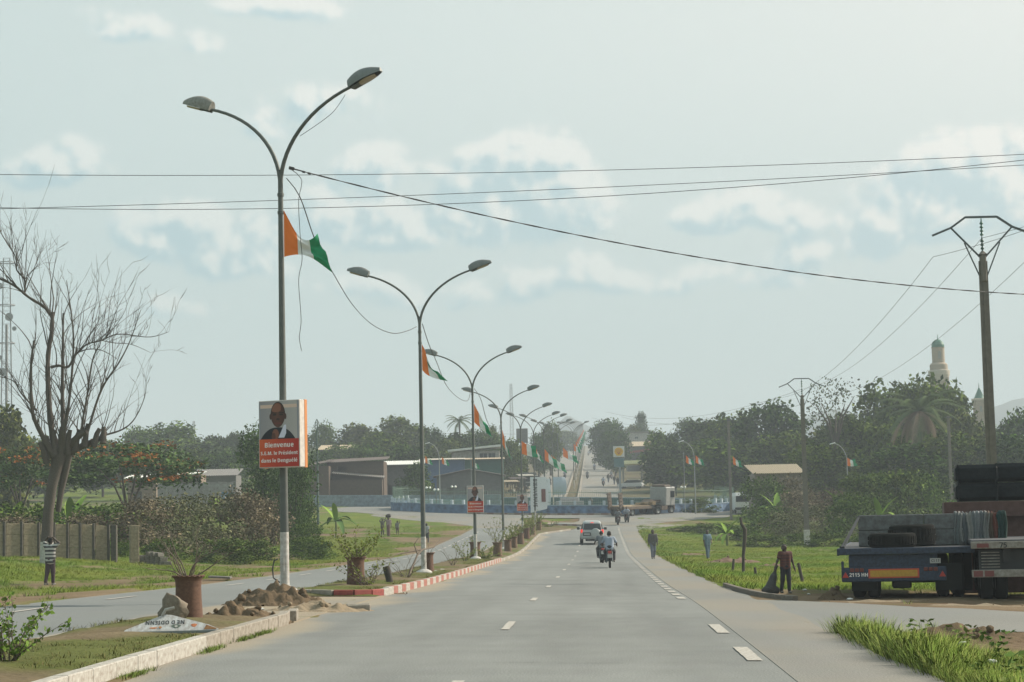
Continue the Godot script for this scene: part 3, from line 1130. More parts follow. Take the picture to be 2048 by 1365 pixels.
	loose_wire([poles[2] + Vector3(0.1, 9.1, 0), seen(962, 800, 112), seen(975, 845, 122), seen(995, 872, 132), poles[3] + Vector3(-0.1, 8.6, 0)], 0.018, "slack cable looping from the third lamp to the fourth lamp")
	loose_wire([seen(583, 340, 43.9), seen(604, 360, 43.8), seen(597, 400, 43.8), seen(600, 470, 43.8), seen(604, 520, 43.8), seen(597, 560, 43.8), seen(602, 640, 43.8), seen(598, 675, 43.8), seen(603, 702, 43.8)], 0.008, "thin torn wire dangling beside the nearest lamp")
	loose_wire([seen(600, 272, 43.7), seen(640, 245, 43.4), seen(668, 222, 43.1), seen(690, 190, 42.8)], 0.007, "thin wire hanging under the right arm of the nearest lamp")
	var mb := MB.new()
	for q in [[583.0, 337.0, 0.07], [607.0, 344.0, 0.045], [618.0, 347.0, 0.045]]:
		mb.box(seen(q[0], q[1], 44.0) - seen(583, 337, 44.0), Vector3(q[2] * 1.8, q[2], q[2]), Basis(Vector3.BACK, -0.25), 0.012)
	var cl := put(mb, "cable_clamp", mats["wire"])
	cl.position = seen(583, 337, 44.0)
	tag(cl, "dark cable clamps where the twisted cable leaves the nearest lamp", "clamp")
	wire(seen(583, 337, 44.0), seen(2260, 596, 58.0), 0.68, 0.009, "dark twisted cable sagging from the nearest lamp to the far right", true)
	wire(seen(-400, 343, 46.0), seen(2400, 289, 48.0), 0.35, 0.0075, "topmost thin power line crossing the sky over the road", false, "power lines across the road")
	wire(seen(-400, 401, 47.0), seen(2400, 277, 44.0), 0.75, 0.0075, "middle thin power line crossing the sky over the road", false, "power lines across the road")
	wire(seen(-400, 427, 47.0), seen(2400, 308, 49.0), 0.20, 0.0075, "lowest thin power line crossing the sky over the road", false, "power lines across the road")
	# a flexible pipe standing out of the nearest mast's foot
	mb = MB.new()
	var base := spot(549, 43.8)
	mb.tube([Vector3(0.12, 0.45, 0), Vector3(-0.02, 0.55, 0), Vector3(-0.04, 0.75, 0), Vector3(0.0, 0.92, 0), Vector3(0.08, 0.96, 0)], [0.018], 6)
	var hose := put(mb, "cable_conduit", mats["wire"])
	hose.position = base
	tag(hose, "black bent cable conduit beside the foot of the nearest lamp", "conduit")

func planter_mesh() -> Array:
	var mb := MB.new()
	mb.lathe([Vector2(0.0, 0.0), Vector2(0.275, 0.0), Vector2(0.272, 0.10), Vector2(0.252, 0.40), Vector2(0.246, 0.62), Vector2(0.256, 0.73), Vector2(0.288, 0.80), Vector2(0.296, 0.815), Vector2(0.278, 0.815), Vector2(0.24, 0.75), Vector2(0.0, 0.73)], 22)
	var rim := MB.new()
	var pts := []
	for q in [[0.27, 0.79], [0.30, 0.80], [0.312, 0.825], [0.29, 0.835], [0.262, 0.82]]:
		for k in 73:
			var a := TAU * k / 72.0
			var wave := 0.011 * sin(a * 18.0)
			pts.append(Vector3(cos(a) * (q[0] + wave), q[1] + wave * 0.9, sin(a) * (q[0] + wave)))
	rim.sheet(pts, 5, 73)
	return [mb.mesh(), rim.mesh()]

func shrub_mesh(seed_: int, stems: int, tall: float, wide: float, leaves: int, leaf: float, y0 := 0.0) -> Array:
	rng.seed = seed_
	var mb := MB.new()
	var lf := MB.new()
	for s in stems:
		var a := rng.randf() * TAU
		var p := Vector3(cos(a), 0, sin(a)) * rng.randf() * 0.08 + Vector3(0, y0, 0)
		var dir := Vector3(cos(a) * wide / tall, 1.0, sin(a) * wide / tall).normalized()
		var pts := [p]
		var rad := [0.012 * rng.randf_range(0.7, 1.3)]
		var n := 7
		for i in n:
			dir = (dir + Vector3(rng.randf_range(-0.35, 0.35), rng.randf_range(-0.25, 0.2), rng.randf_range(-0.35, 0.35))).normalized()
			p += dir * tall / n * rng.randf_range(0.7, 1.2)
			pts.append(p)
			rad.append(maxf(0.002, rad[0] * (1.0 - (i + 1.0) / (n + 0.5))))
			for tw in 2:
				var td := (dir + Vector3(rng.randf_range(-1, 1), rng.randf_range(-0.3, 0.8), rng.randf_range(-1, 1))).normalized()
				var ln := rng.randf_range(0.1, 0.3) * tall * 0.5
				mb.tube([p, p + td * ln * 0.5 + Vector3(0, 0.01, 0), p + td * ln], [0.004, 0.003, 0.0015], 3, false)
				for q in leaves:
					var c := p + td * ln * rng.randf() + Vector3(rng.randf_range(-1, 1), rng.randf_range(-1, 1), rng.randf_range(-1, 1)) * 0.04
					leaf_quad(lf, c, leaf * rng.randf_range(0.6, 1.3), rng.randf_range(0.75, 1.25))
		mb.tube(pts, rad, 5, false)
	return [mb.mesh(), lf.mesh() if leaves > 0 and lf.v.size() else null]

func leaf_quad(mb: MB, c: Vector3, size: float, tone: float, up := 0.3, tint := Color(1, 1, 1)) -> void:
	var nn := Vector3(rng.randf_range(-1, 1), rng.randf_range(-1, 1) + up, rng.randf_range(-1, 1)).normalized()
	var x := nn.cross(Vector3(rng.randf_range(-1, 1), rng.randf_range(-1, 1), rng.randf_range(-1, 1))).normalized()
	var y := nn.cross(x)
	mb.col = Color(tint.r * tone, tint.g * tone, tint.b * tone)
	var i := mb.v.size()
	mb.vert(c - x * size * 0.5, nn)
	mb.vert(c + y * size * 0.32 + nn * size * 0.05, nn)
	mb.vert(c + x * size * 0.55, nn)
	mb.vert(c - y * size * 0.32 + nn * size * 0.05, nn)
	mb.face(i, i + 1, i + 2)
	mb.face(i, i + 2, i + 3)

func mound(at: Vector3, w: float, h: float, depth: float, seed_: int, called: String, label: String, cat: String, m: Material, clods := 0) -> Node3D:
	var t := thing(called, label, cat, at)
	var f := FastNoiseLite.new()
	f.seed = seed_
	f.frequency = 2.2
	f.fractal_octaves = 5
	var pts := []
	for i in 25:
		for j in 33:
			var x := (j - 16) / 16.0
			var z := (i - 12) / 12.0
			var q := sqrt(x * x + z * z)
			var nn := f.get_noise_2d(x * w, z * depth)
			var y := h * (pow(maxf(0.0, 1.0 - q * (0.95 + 0.3 * f.get_noise_2d(x * 3.0 + 5.0, z * 3.0))), 0.85) * (0.85 + 0.5 * nn)) + 0.35 * h * maxf(0.0, nn) * (1.0 - q)
			var p := Vector3(x * w, 0, z * depth)
			p.y = G(at.x + p.x, at.z + p.z) - at.y + maxf(0.0, y) - 0.05
			pts.append(p)
	var mb := MB.new()
	mb.sheet(pts, 25, 33)
	put(mb, "heap", m, t)
	rng.seed = seed_
	for k in clods:
		var cx := rng.randf_range(-0.8, 0.8)
		var cz := rng.randf_range(-0.7, 0.7)
		var jj := clampi(int(cx * 16.0) + 16, 0, 32)
		var ii := clampi(int(cz * 12.0) + 12, 0, 24)
		rock_mesh(t, "clod", pts[ii * 33 + jj] + Vector3(0, 0.03, 0), rng.randf_range(0.03, 0.075) * minf(1.3, h * 3.0), k + seed_, m)
	return t

func rock_mesh(parent: Node3D, called: String, at: Vector3, r: float, seed_: int, m: Material, sq := Vector3.ONE) -> MeshInstance3D:
	var f := FastNoiseLite.new()
	f.seed = seed_
	f.frequency = 0.9
	var pts := []
	for i in 9:
		for j in 13:
			var a := TAU * j / 12.0
			var e := PI * (i / 8.0 - 0.5)
			var n := Vector3(cos(e) * cos(a), sin(e), cos(e) * sin(a))
			if j == 12:
				n = Vector3(cos(e), sin(e), 0)
			pts.append(at + n * sq * r * (1.0 + 0.55 * f.get_noise_3d(n.x, n.y, n.z)))
	var mb := MB.new()
	mb.sheet(pts, 9, 13)
	return put(mb, called, m, parent)

func make_median_things() -> void:
	var clay := mat("clay_pot", Color(0.155, 0.08, 0.048), 0.85, 0.0, "rust", 1.6, "rough", 0.3)
	var dull := mat("weathered_pot", Color(0.20, 0.125, 0.075), 0.9, 0.0, "rust", 1.6, "rough", 0.3)
	var twig := mat("twig", Color(0.135, 0.105, 0.08), 0.95)
	var leafm := mat("shrub_leaf", Color(0.20, 0.235, 0.055), 0.75)
	leafm.backlight = Color(0.4, 0.4, 0.4)
	var pm := planter_mesh()
	# column, distance, scale, label, shrub kind (stems, height, spread, leaves), pot material
	var pl := [
		[377.0, 33.4, 0.86, "big terracotta planter with a crimped rim beside the fallen sign", [11, 1.15, 0.75, 0], 0],
		[712.0, 55.5, 0.95, "terracotta planter almost hidden by a sprawling leafy shrub", [16, 1.1, 0.95, 3], 0],
		[855.0, 74.8, 0.9, "slim terracotta planter behind the second lamp", [4, 0.5, 0.3, 0], 0],
		[951.0, 109.5, 1.1, "terracotta planter behind the foot of the third lamp", [5, 0.5, 0.4, 2], 0],
		[995.5, 117.0, 1.0, "brown planter with a pale leafy shrub before the fourth lamp", [12, 1.6, 0.9, 2], 1],
		[1016.0, 134.0, 0.95, "first brown planter past the fourth lamp", [9, 0.9, 0.6, 4], 1],
		[1028.0, 143.0, 0.95, "second brown planter past the fourth lamp", [10, 1.0, 0.7, 5], 1],
		[1041.5, 152.0, 1.0, "third brown planter past the fourth lamp", [10, 1.1, 0.7, 5], 1],
		[1053.0, 164.0, 1.05, "reddish planter just before the fifth lamp", [12, 1.2, 0.9, 5], 0],
		[1065.0, 176.0, 1.0, "first planter past the fifth lamp", [12, 1.2, 0.9, 5], 1],
		[1078.0, 187.0, 1.0, "last planter of the median before the roundabout", [12, 1.2, 0.9, 5], 1]]
	var n := 0
	for p in pl:
		var at := spot(p[0], p[1])
		at.y += 0.12
		var t := thing("planter", p[3], "planter", at, n * 1.3, "planters along the median")
		t.scale = Vector3.ONE * p[2]
		put(pm[0], "pot", clay if p[5] == 0 else dull, t)
		put(pm[1], "rim", clay if p[5] == 0 else dull, t)
		var k: Array = p[4]
		var lab: String = ["bare twiggy shrub in the big terracotta planter", "sprawling tangled shrub with yellow-green leaves over the second planter", "bare shoots in the slim planter behind the second lamp", "small shrub in the planter at the third lamp", "pale leafy shrub rising before the fourth lamp", "green shrub in the first planter past the fourth lamp", "green shrub in the second planter past the fourth lamp", "green shrub in the third planter past the fourth lamp", "green shrub in the reddish planter by the fifth lamp", "green shrub in the first planter past the fifth lamp", "green shrub in the last planter before the roundabout"][n]
		var sh := thing("shrub", lab, "shrub", at + Vector3(0, 0.72 * p[2], 0), 0.0, "shrubs in the median planters")
		var sm := shrub_mesh(40 + n, k[0], k[1], k[2], k[3], 0.07)
		put(sm[0], "stems", twig, sh)
		if sm[1] != null:
			put(sm[1], "leaves", leafm, sh)
		n += 1
	# shrubs rooted in the earth itself
	var free := [[735.0, 55.0, [18, 1.15, 1.25, 1], "low tangled bare bush sprawling beside the second planter"], [812.0, 66.0, [10, 1.1, 1.4, 0], "leafless bush leaning towards the second lamp"], [905.0, 88.0, [8, 1.2, 0.9, 0], "wispy leafless bush between the second and third lamps"], [930.0, 100.0, [8, 1.1, 0.7, 3], "small leafy bush left of the third lamp"], [972.0, 108.0, [12, 0.8, 0.8, 4], "yellow-green bush between the third lamp and the brown planter"], [1100.0, 196.0, [12, 1.0, 1.3, 5], "low green bush on the median nose"], [1058.0, 170.0, [12, 1.5, 1.2, 4], "green bush hiding the foot of the fifth lamp"]]
	n = 0
	for p in free:
		var at := spot(p[0], p[1])
		at.y += 0.1
		var t := thing("bush", p[3], "bush", at, 0.0, "bushes rooted in the median")
		var k: Array = p[2]
		var sm := shrub_mesh(80 + n, k[0], k[1], k[2], k[3], 0.075)
		put(sm[0], "stems", twig, t)
		if sm[1] != null:
			put(sm[1], "leaves", leafm, t)
		n += 1
	# long bare boughs lying across the median by the second lamp
	var mb := MB.new()
	var b0 := spot(815, 67)
	mb.tube([b0 - b0 + Vector3(0, 0.1, 0), seen(835, 1110, 68) - b0, seen(845, 1100, 69) - b0, seen(868, 1095, 70) - b0, seen(880, 1080, 71) - b0], [0.045, 0.035, 0.03, 0.02, 0.01], 6)
	mb.tube([seen(845, 1100, 69) - b0, seen(800, 1108, 68) - b0, seen(770, 1118, 67) - b0], [0.03, 0.02, 0.008], 5)
	mb.tube([seen(835, 1110, 68) - b0, seen(828, 1090, 68) - b0, seen(838, 1075, 68) - b0], [0.025, 0.015, 0.006], 5)
	var bo := put(mb, "dead_bough", twig)
	bo.position = b0
	tag(bo, "fallen bare bough reaching across behind the second lamp", "branch")
	# stump
	var st := spot(778, 58.5)
	mb = MB.new()
	mb.tube([Vector3(0.05, -0.1, 0), Vector3(0.02, 0.2, 0), Vector3(-0.05, 0.5, 0), Vector3(-0.08, 0.62, 0)], [0.13, 0.10, 0.11, 0.10], 9)
	var so := put(mb, "tree_stump", mat("dark_bark", Color(0.075, 0.062, 0.05), 0.95, 0.0, "bark", 1.2, "coarse", 0.8))
	so.position = st
	tag(so, "short dark tree stump on the median between the first planters", "stump")
	# dug earth
	var earth := mat("dug_earth", Color(0.165, 0.122, 0.082), 1.0, 0.0, "soil", 1.1, "coarse", 1.0)
	mound(spot(552, 42.6), 1.15, 0.52, 1.0, 11, "earth_mound", "large heap of dug earth round the foot of the nearest lamp", "mound", earth, 7)
	mound(spot(476, 34.6), 0.95, 0.40, 0.7, 12, "earth_mound", "smaller heap of dug earth between the planter and the lamp", "mound", earth, 6)
	mound(spot(640, 39.6), 1.15, 0.26, 0.9, 13, "earth_mound", "low spread of sandy earth right of the nearest lamp", "mound", mat("sandy_earth", Color(0.29, 0.225, 0.15), 1.0, 0.0, "soil", 1.2, "coarse", 0.8), 6)
	mound(spot(720, 51.5), 1.6, 0.14, 0.9, 14, "earth_mound", "low dark earth bank behind the red kerb nose", "mound", earth, 8)
	# broken kerb end lying by the mound
	mb = MB.new()
	mb.box(Vector3.ZERO, Vector3(0.5, 0.16, 0.2), Basis(Vector3.UP, 0.3), 0.03)
	var bk := put(mb, "kerb_fragment", mats["kerb_bare"])
	bk.position = spot(715, 39.6) + Vector3(0, 0.06, 0)
	tag(bk, "loose pale kerb fragment at the tip of the sandy earth", "kerb stone")
	var rk := Node3D.new()
	rk.name = numbered("boulder")
	add_child(rk)
	rk.position = spot(346, 32.4) + Vector3(0, 0.12, 0)
	tag(rk, "rounded grey-brown boulder leaning against the big planter", "rock")
	rock_mesh(rk, "stone", Vector3(0, 0.15, 0), 0.235, 5, mat("boulder", Color(0.24, 0.205, 0.155), 0.95, 0.0, "rust", 1.4, "coarse", 0.6), Vector3(0.95, 1.15, 0.6))
	fallen_sign()
	# litter
	var white := mat("litter_white", Color(0.6, 0.6, 0.58), 0.7)
	var nn := 0
	for p in [[310.0, 33.0], [520.0, 37.0], [455.0, 36.0], [160.0, 28.0], [872.0, 77.0], [885.0, 80.0], [1052.0, 158.0]]:
		var r := Node3D.new()
		r.name = numbered("litter")
		add_child(r)
		r.position = spot(p[0], p[1]) + Vector3(0, 0.14, 0)
		tag(r, ["white scrap near the fallen sign", "pale scrap below the smaller earth heap", "white scrap right of the fallen sign", "white scrap near the leafy bush at the picture's corner", "white scrap on the median right of the second lamp", "yellowish scrap on the median right of the second lamp", "white scrap by the reddish planter"][nn], "litter", "scraps on the median")
		rock_mesh(r, "scrap", Vector3.ZERO, 0.045 + 0.01 * (nn % 3), nn + 60, white, Vector3(1.6, 0.4, 1.0))
		nn += 1

func fallen_sign() -> void:
	# a gable-shaped road sign lying face up and upside down, tilted towards the road
	var at := spot(340.0, 28.6) + Vector3(0, 0.17, 0)
	var t := thing("fallen_sign", "fallen triangular white town sign lying upside down on the median", "sign", at, 0.10)
	t.scale = Vector3.ONE * 0.79
	var tip := Basis(Vector3.RIGHT, -0.80)
	var mb := MB.new()
	var poly := PackedVector2Array([Vector2(-0.83, 0.0), Vector2(-0.80, 0.045), Vector2(-0.16, 0.385), Vector2(-0.08, 0.40), Vector2(0.02, 0.385), Vector2(0.68, 0.13), Vector2(0.86, 0.02), Vector2(0.84, 0.0)])
	mb.extrude(poly, 0.02, Transform3D(tip, Vector3.ZERO))
	put(mb, "panel", mat("sign_white", Color(0.60, 0.62, 0.62), 0.5, 0.0, "rust", 1.2), t)
	mb = MB.new()
	mb.bar(Vector3(-0.83, -0.02, 0.0), Vector3(0.84, -0.02, 0.0), 0.035, 0.05, 0.006)
	put(mb, "edge_strip", mat("sign_edge", Color(0.20, 0.22, 0.22), 0.6, 0.3), t)
	mb = MB.new()
	mb.tube([tip * Vector3(-0.16, 0.38, 0.0), tip * Vector3(-0.10, 0.43, 0.03) + Vector3(0, 0.05, 0), tip * Vector3(0.06, 0.45, 0.03) + Vector3(0, 0.07, 0)], [0.03, 0.032, 0.03], 7)
	put(mb, "bent_tube", mat("sign_tube", Color(0.48, 0.47, 0.43), 0.6, 0.0, "rust", 1.2), t)
	mb = MB.new()
	mb.extrude(PackedVector2Array([Vector2(0.60, 0.012), Vector2(0.64, 0.125), Vector2(0.83, 0.03), Vector2(0.81, 0.012)]), 0.004, Transform3D(tip, tip * Vector3(0, 0, 0.013)))
	put(mb, "rust_patch", mat("rusty", Color(0.30, 0.155, 0.06), 0.9, 0.0, "rust", 2.0), t)
	var tm := TextMesh.new()
	var f := SystemFont.new()
	f.font_names = PackedStringArray(["Droid Sans"])
	f.font_weight = 700
	tm.font = f
	tm.text = "NE D ODIENN"
	tm.font_size = 24
	tm.pixel_size = 0.0043
	tm.depth = 0.003
	tm.curve_step = 1.0
	var o := MeshInstance3D.new()
	o.name = "lettering"
	o.mesh = tm
	o.material_override = mat("sign_black", grey(0.035), 0.6)
	o.transform = Transform3D(tip * Basis(Vector3.BACK, PI).scaled(Vector3(1.05, 1.25, 1.0)), tip * Vector3(-0.10, 0.205, 0.0125))
	t.add_child(o, true)
	# the emblem band: orange and green devices
	for q in [[-0.30, 0.075, 0.17, 0.035, Color(0.62, 0.22, 0.06)], [-0.18, 0.085, 0.07, 0.05, Color(0.55, 0.26, 0.09)], [0.10, 0.105, 0.20, 0.09, Color(0.13, 0.19, 0.15)], [0.10, 0.10, 0.07, 0.05, Color(0.6, 0.62, 0.6)], [0.42, 0.12, 0.13, 0.08, Color(0.58, 0.20, 0.08)]]:
		mb = MB.new()
		var ring := PackedVector2Array()
		for k in 12:
			var a := TAU * k / 12.0
			ring.append(Vector2(q[0] + cos(a) * q[2] * 0.5 * (0.8 + 0.2 * sin(3.0 * a)), q[1] + sin(a) * q[3] * 0.5))
		mb.extrude(ring, 0.004, Transform3D(tip, tip * Vector3(0, 0, 0.012 if q[2] > 0.08 else 0.015)))
		put(mb, "emblem", mat("emblem_%d" % int(q[0] * 100.0 + q[2] * 1000.0), q[4], 0.7, 0.0, "rust", 1.5), t)

# ------------------------------------------------------------------ plants
var crowns := {}

func crown_mesh(seed_: int, clumps: int, per: int, leaf: float, shape: String, hi: Color, lo: Color, flower := 0.0) -> ArrayMesh:
	# fills a box 1 wide, 1 high, standing on y = 0
	rng.seed = seed_
	var mb := MB.new()
	for k in clumps:
		var a := rng.randf() * TAU
		var h := rng.randf()
		var rmax := 0.42
		match shape:
			"round":
				rmax = 0.40 * sqrt(maxf(0.02, 1.0 - pow((h - 0.45) / 0.60, 2.0)))
			"flat":
				h = 0.45 + 0.42 * h
				rmax = 0.44 * sqrt(maxf(0.02, 1.0 - pow((h - 0.5) / 0.45, 2.0)))
			"cone":
				rmax = 0.40 * (1.0 - h * 0.85)
			"tall":
				rmax = 0.36 * sqrt(maxf(0.02, 1.0 - pow((h - 0.5) / 0.55, 2.0)))
			"low":
				h *= 0.85
				rmax = 0.44 * sqrt(maxf(0.05, 1.0 - pow(h, 2.0)))
		var q := pow(rng.randf(), 0.45) * rmax
		var c := Vector3(cos(a) * q, 0.06 + h * 0.84, sin(a) * q)
		var cr := rng.randf_range(0.09, 0.17) * (1.15 if shape != "flat" else 0.9)
		var fl := rng.randf() < flower
		var tone := rng.randf_range(0.55, 1.4)
		for j in per:
			var v := Vector3(rng.randfn(), rng.randfn() * (0.75 if shape != "flat" else 0.35), rng.randfn()).normalized() * pow(rng.randf(), 0.4) * cr
			if fl and v.y > -0.02 and rng.randf() < 0.62:
				leaf_quad(mb, c + v + Vector3(0, cr * 0.15, 0), leaf, rng.randf_range(0.7, 1.3), 0.5, Color(0.30, 0.115, 0.03))
			else:
				leaf_quad(mb, c + v, leaf * rng.randf_range(0.6, 1.35), tone * rng.randf_range(0.75, 1.25), 0.4, lo.lerp(hi, rng.randf()))
	return mb.mesh()

func trunk_mesh(seed_: int, h: float, r: float, limbs: int, spread: float, top: float) -> ArrayMesh:
	rng.seed = seed_
	var mb := MB.new()
	var fork := h
	mb.tube([Vector3(0, -0.4, 0), Vector3(0.02, fork * 0.3, 0.0), Vector3(-0.04 * h, fork * 0.7, 0.02), Vector3(0, fork, 0)], [r * 1.25, r, r * 0.9, r * 0.8], 8)
	for k in limbs:
		var a := TAU * k / limbs + rng.randf() * 0.8
		var e := Vector3(cos(a) * spread * rng.randf_range(0.5, 0.9), fork + (top - fork) * rng.randf_range(0.45, 0.85), sin(a) * spread * rng.randf_range(0.5, 0.9))
		var m := Vector3(e.x * 0.4, fork + (e.y - fork) * 0.55, e.z * 0.4)
		mb.tube([Vector3(0, fork * 0.92, 0), m, e], [r * 0.55, r * 0.35, r * 0.1], 6)
	return mb.mesh()

func tree(u: float, d: float, top_v: float, width_px: float, kind: String, label: String, group: String, clear := 0.22) -> Node3D:
	var at := spot(u, d)
	var hgt := seen(u, top_v, d).y - at.y
	var w := width_px * d / FPX
	var t := thing("tree" if kind != "cone" else "conical_tree", label, "tree", at, u * 0.37, group)
	var lib: Array = crowns[kind]
	var shade: Array = [["_mid", Color(0.72, 0.72, 0.72)], ["_light", Color(1.0, 0.92, 0.72)], ["_deep", Color(0.58, 0.62, 0.64)], ["_olive", Color(0.94, 0.79, 0.58)]][int(u * 0.7 + d) % 4]
	var lm: StandardMaterial3D = mats["leaf_" + kind]
	if kind in ["round", "tall"]:
		lm = mat("leaf_" + kind + shade[0], shade[1], 0.7)
		lm.backlight = Color(0.34, 0.34, 0.34)
	var o := put(lib[int(u) % lib.size()], "crown", lm, t)
	o.position = Vector3(0, hgt * clear * 0.6, 0)
	o.scale = Vector3(w * 1.3, hgt * (1.0 - clear * 0.6) * 1.02, w * 1.3)
	put(trunk_mesh(int(u), hgt * clear + 0.6, clampf(hgt * 0.022, 0.1, 0.4), 5, w * 0.4, hgt), "trunk", mats["bark"], t)
	return t

func bush(u: float, d: float, hgt: float, w: float, kind: String, label: String, group: String, sink := 0.1) -> Node3D:
	var at := spot(u, d)
	var t := thing("bush" if kind != "dry" else "dry_bush", label, "bush", at, u * 0.61, group)
	var lib: Array = crowns[kind]
	var o := put(lib[int(u) % lib.size()], "foliage", mats["leaf_" + kind], t)
	o.position = Vector3(0, -sink, 0)
	o.scale = Vector3(w, hgt + sink, w)
	var sm := shrub_mesh(int(u) + 7, 10 if kind == "dry" else 6, hgt * 0.95, w * 0.45, 0, 0.1)
	put(sm[0], "stems", mats["twig"], t)
	return t

func blade(mb: MB, a: Vector3, dir: Vector3, droop: float, length: float, width: float, seg := 6, fold := 0.25) -> void:
	# a long arching leaf with a folded midrib
	var side := dir.cross(Vector3.UP).normalized()
	if side.length() < 0.1:
		side = Vector3.RIGHT
	var pts := []
	var p := a
	var v := dir.normalized()
	for i in seg + 1:
		var t := float(i) / seg
		var w := width * 0.5 * pow(sin(PI * clampf(0.08 + t * 0.90, 0.0, 1.0)), 0.7)
		var up := v.cross(side).normalized() * -1.0
		pts.append(p - side * w + up * w * fold)
		pts.append(p)
		pts.append(p + side * w + up * w * fold)
		v = (v + Vector3(0, -droop / seg, 0)).normalized()
		p += v * length / seg
	mb.sheet(pts, seg + 1, 3)

func banana(u: float, d: float, hgt: float, label: String, seed_: int, bright := false) -> void:
	var t := thing("banana_plant", label, "banana plant", spot(u, d), 0.0, "banana plants")
	rng.seed = seed_
	var mb := MB.new()
	mb.tube([Vector3(0, -0.2, 0), Vector3(0.02, hgt * 0.3, 0), Vector3(0, hgt * 0.5, 0)], [0.13, 0.10, 0.07], 8)
	put(mb, "stem", mats["banana_stem"], t)
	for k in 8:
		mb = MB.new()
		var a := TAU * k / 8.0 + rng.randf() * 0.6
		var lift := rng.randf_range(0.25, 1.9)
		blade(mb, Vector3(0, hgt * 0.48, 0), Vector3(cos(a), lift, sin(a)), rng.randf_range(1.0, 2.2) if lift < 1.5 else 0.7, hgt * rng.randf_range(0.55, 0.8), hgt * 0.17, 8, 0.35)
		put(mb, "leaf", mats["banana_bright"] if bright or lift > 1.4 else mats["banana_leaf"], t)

func palm(u: float, d: float, top_v: float, label: String, seed_: int, crown_px: float, dead := 0) -> void:
	var at := spot(u, d)
	var hgt := seen(u, top_v, d).y - at.y
	var fl := crown_px * d / FPX * 0.5
	var t := thing("palm_tree", label, "palm tree", at, 0.0)
	rng.seed = seed_
	var mb := MB.new()
	mb.tube([Vector3(0, -0.3, 0), Vector3(0.1, hgt * 0.4, 0), Vector3(0, hgt * 0.86, 0)], [0.24, 0.17, 0.14], 8)
	put(mb, "trunk", mats["bark"], t)
	for k in 22 + dead:
		mb = MB.new()
		var is_dead := k >= 22
		var a := k * 2.4 + rng.randf() * 0.4
		var lift := lerpf(1.6, -0.35, (k % 22) / 21.0) if not is_dead else rng.randf_range(-0.5, 0.3)
		var v := Vector3(cos(a), lift, sin(a)).normalized()
		var p := Vector3(0, hgt * 0.86, 0)
		var n := 13
		var reach := fl * (1.1 if not is_dead else rng.randf_range(0.55, 1.15))
		var sink := 1.5 if not is_dead else rng.randf_range(1.2, 3.2)
		for i in n:
			v = (v + Vector3(0, -sink / n, 0)).normalized()
			var q := p + v * reach / n
			mb.tube([p, q], [0.03, 0.025], 3, false)
			var side := v.cross(Vector3.UP).normalized()
			var ln := fl * 0.20 * sin(PI * clampf(0.15 + 0.8 * i / n, 0.0, 1.0))
			for s in [-1.0, 1.0]:
				for h in 3:
					var o := p.lerp(q, h / 3.0)
					var e: Vector3 = o + (side * s * 0.9 + v * 0.5 + Vector3(0, -0.35, 0)).normalized() * ln
					mb.tri(o, o + v * fl * 0.022, e)
			p = q
		put(mb, "frond", mats["palm_dead"] if is_dead else mats["palm_leaf"], t)

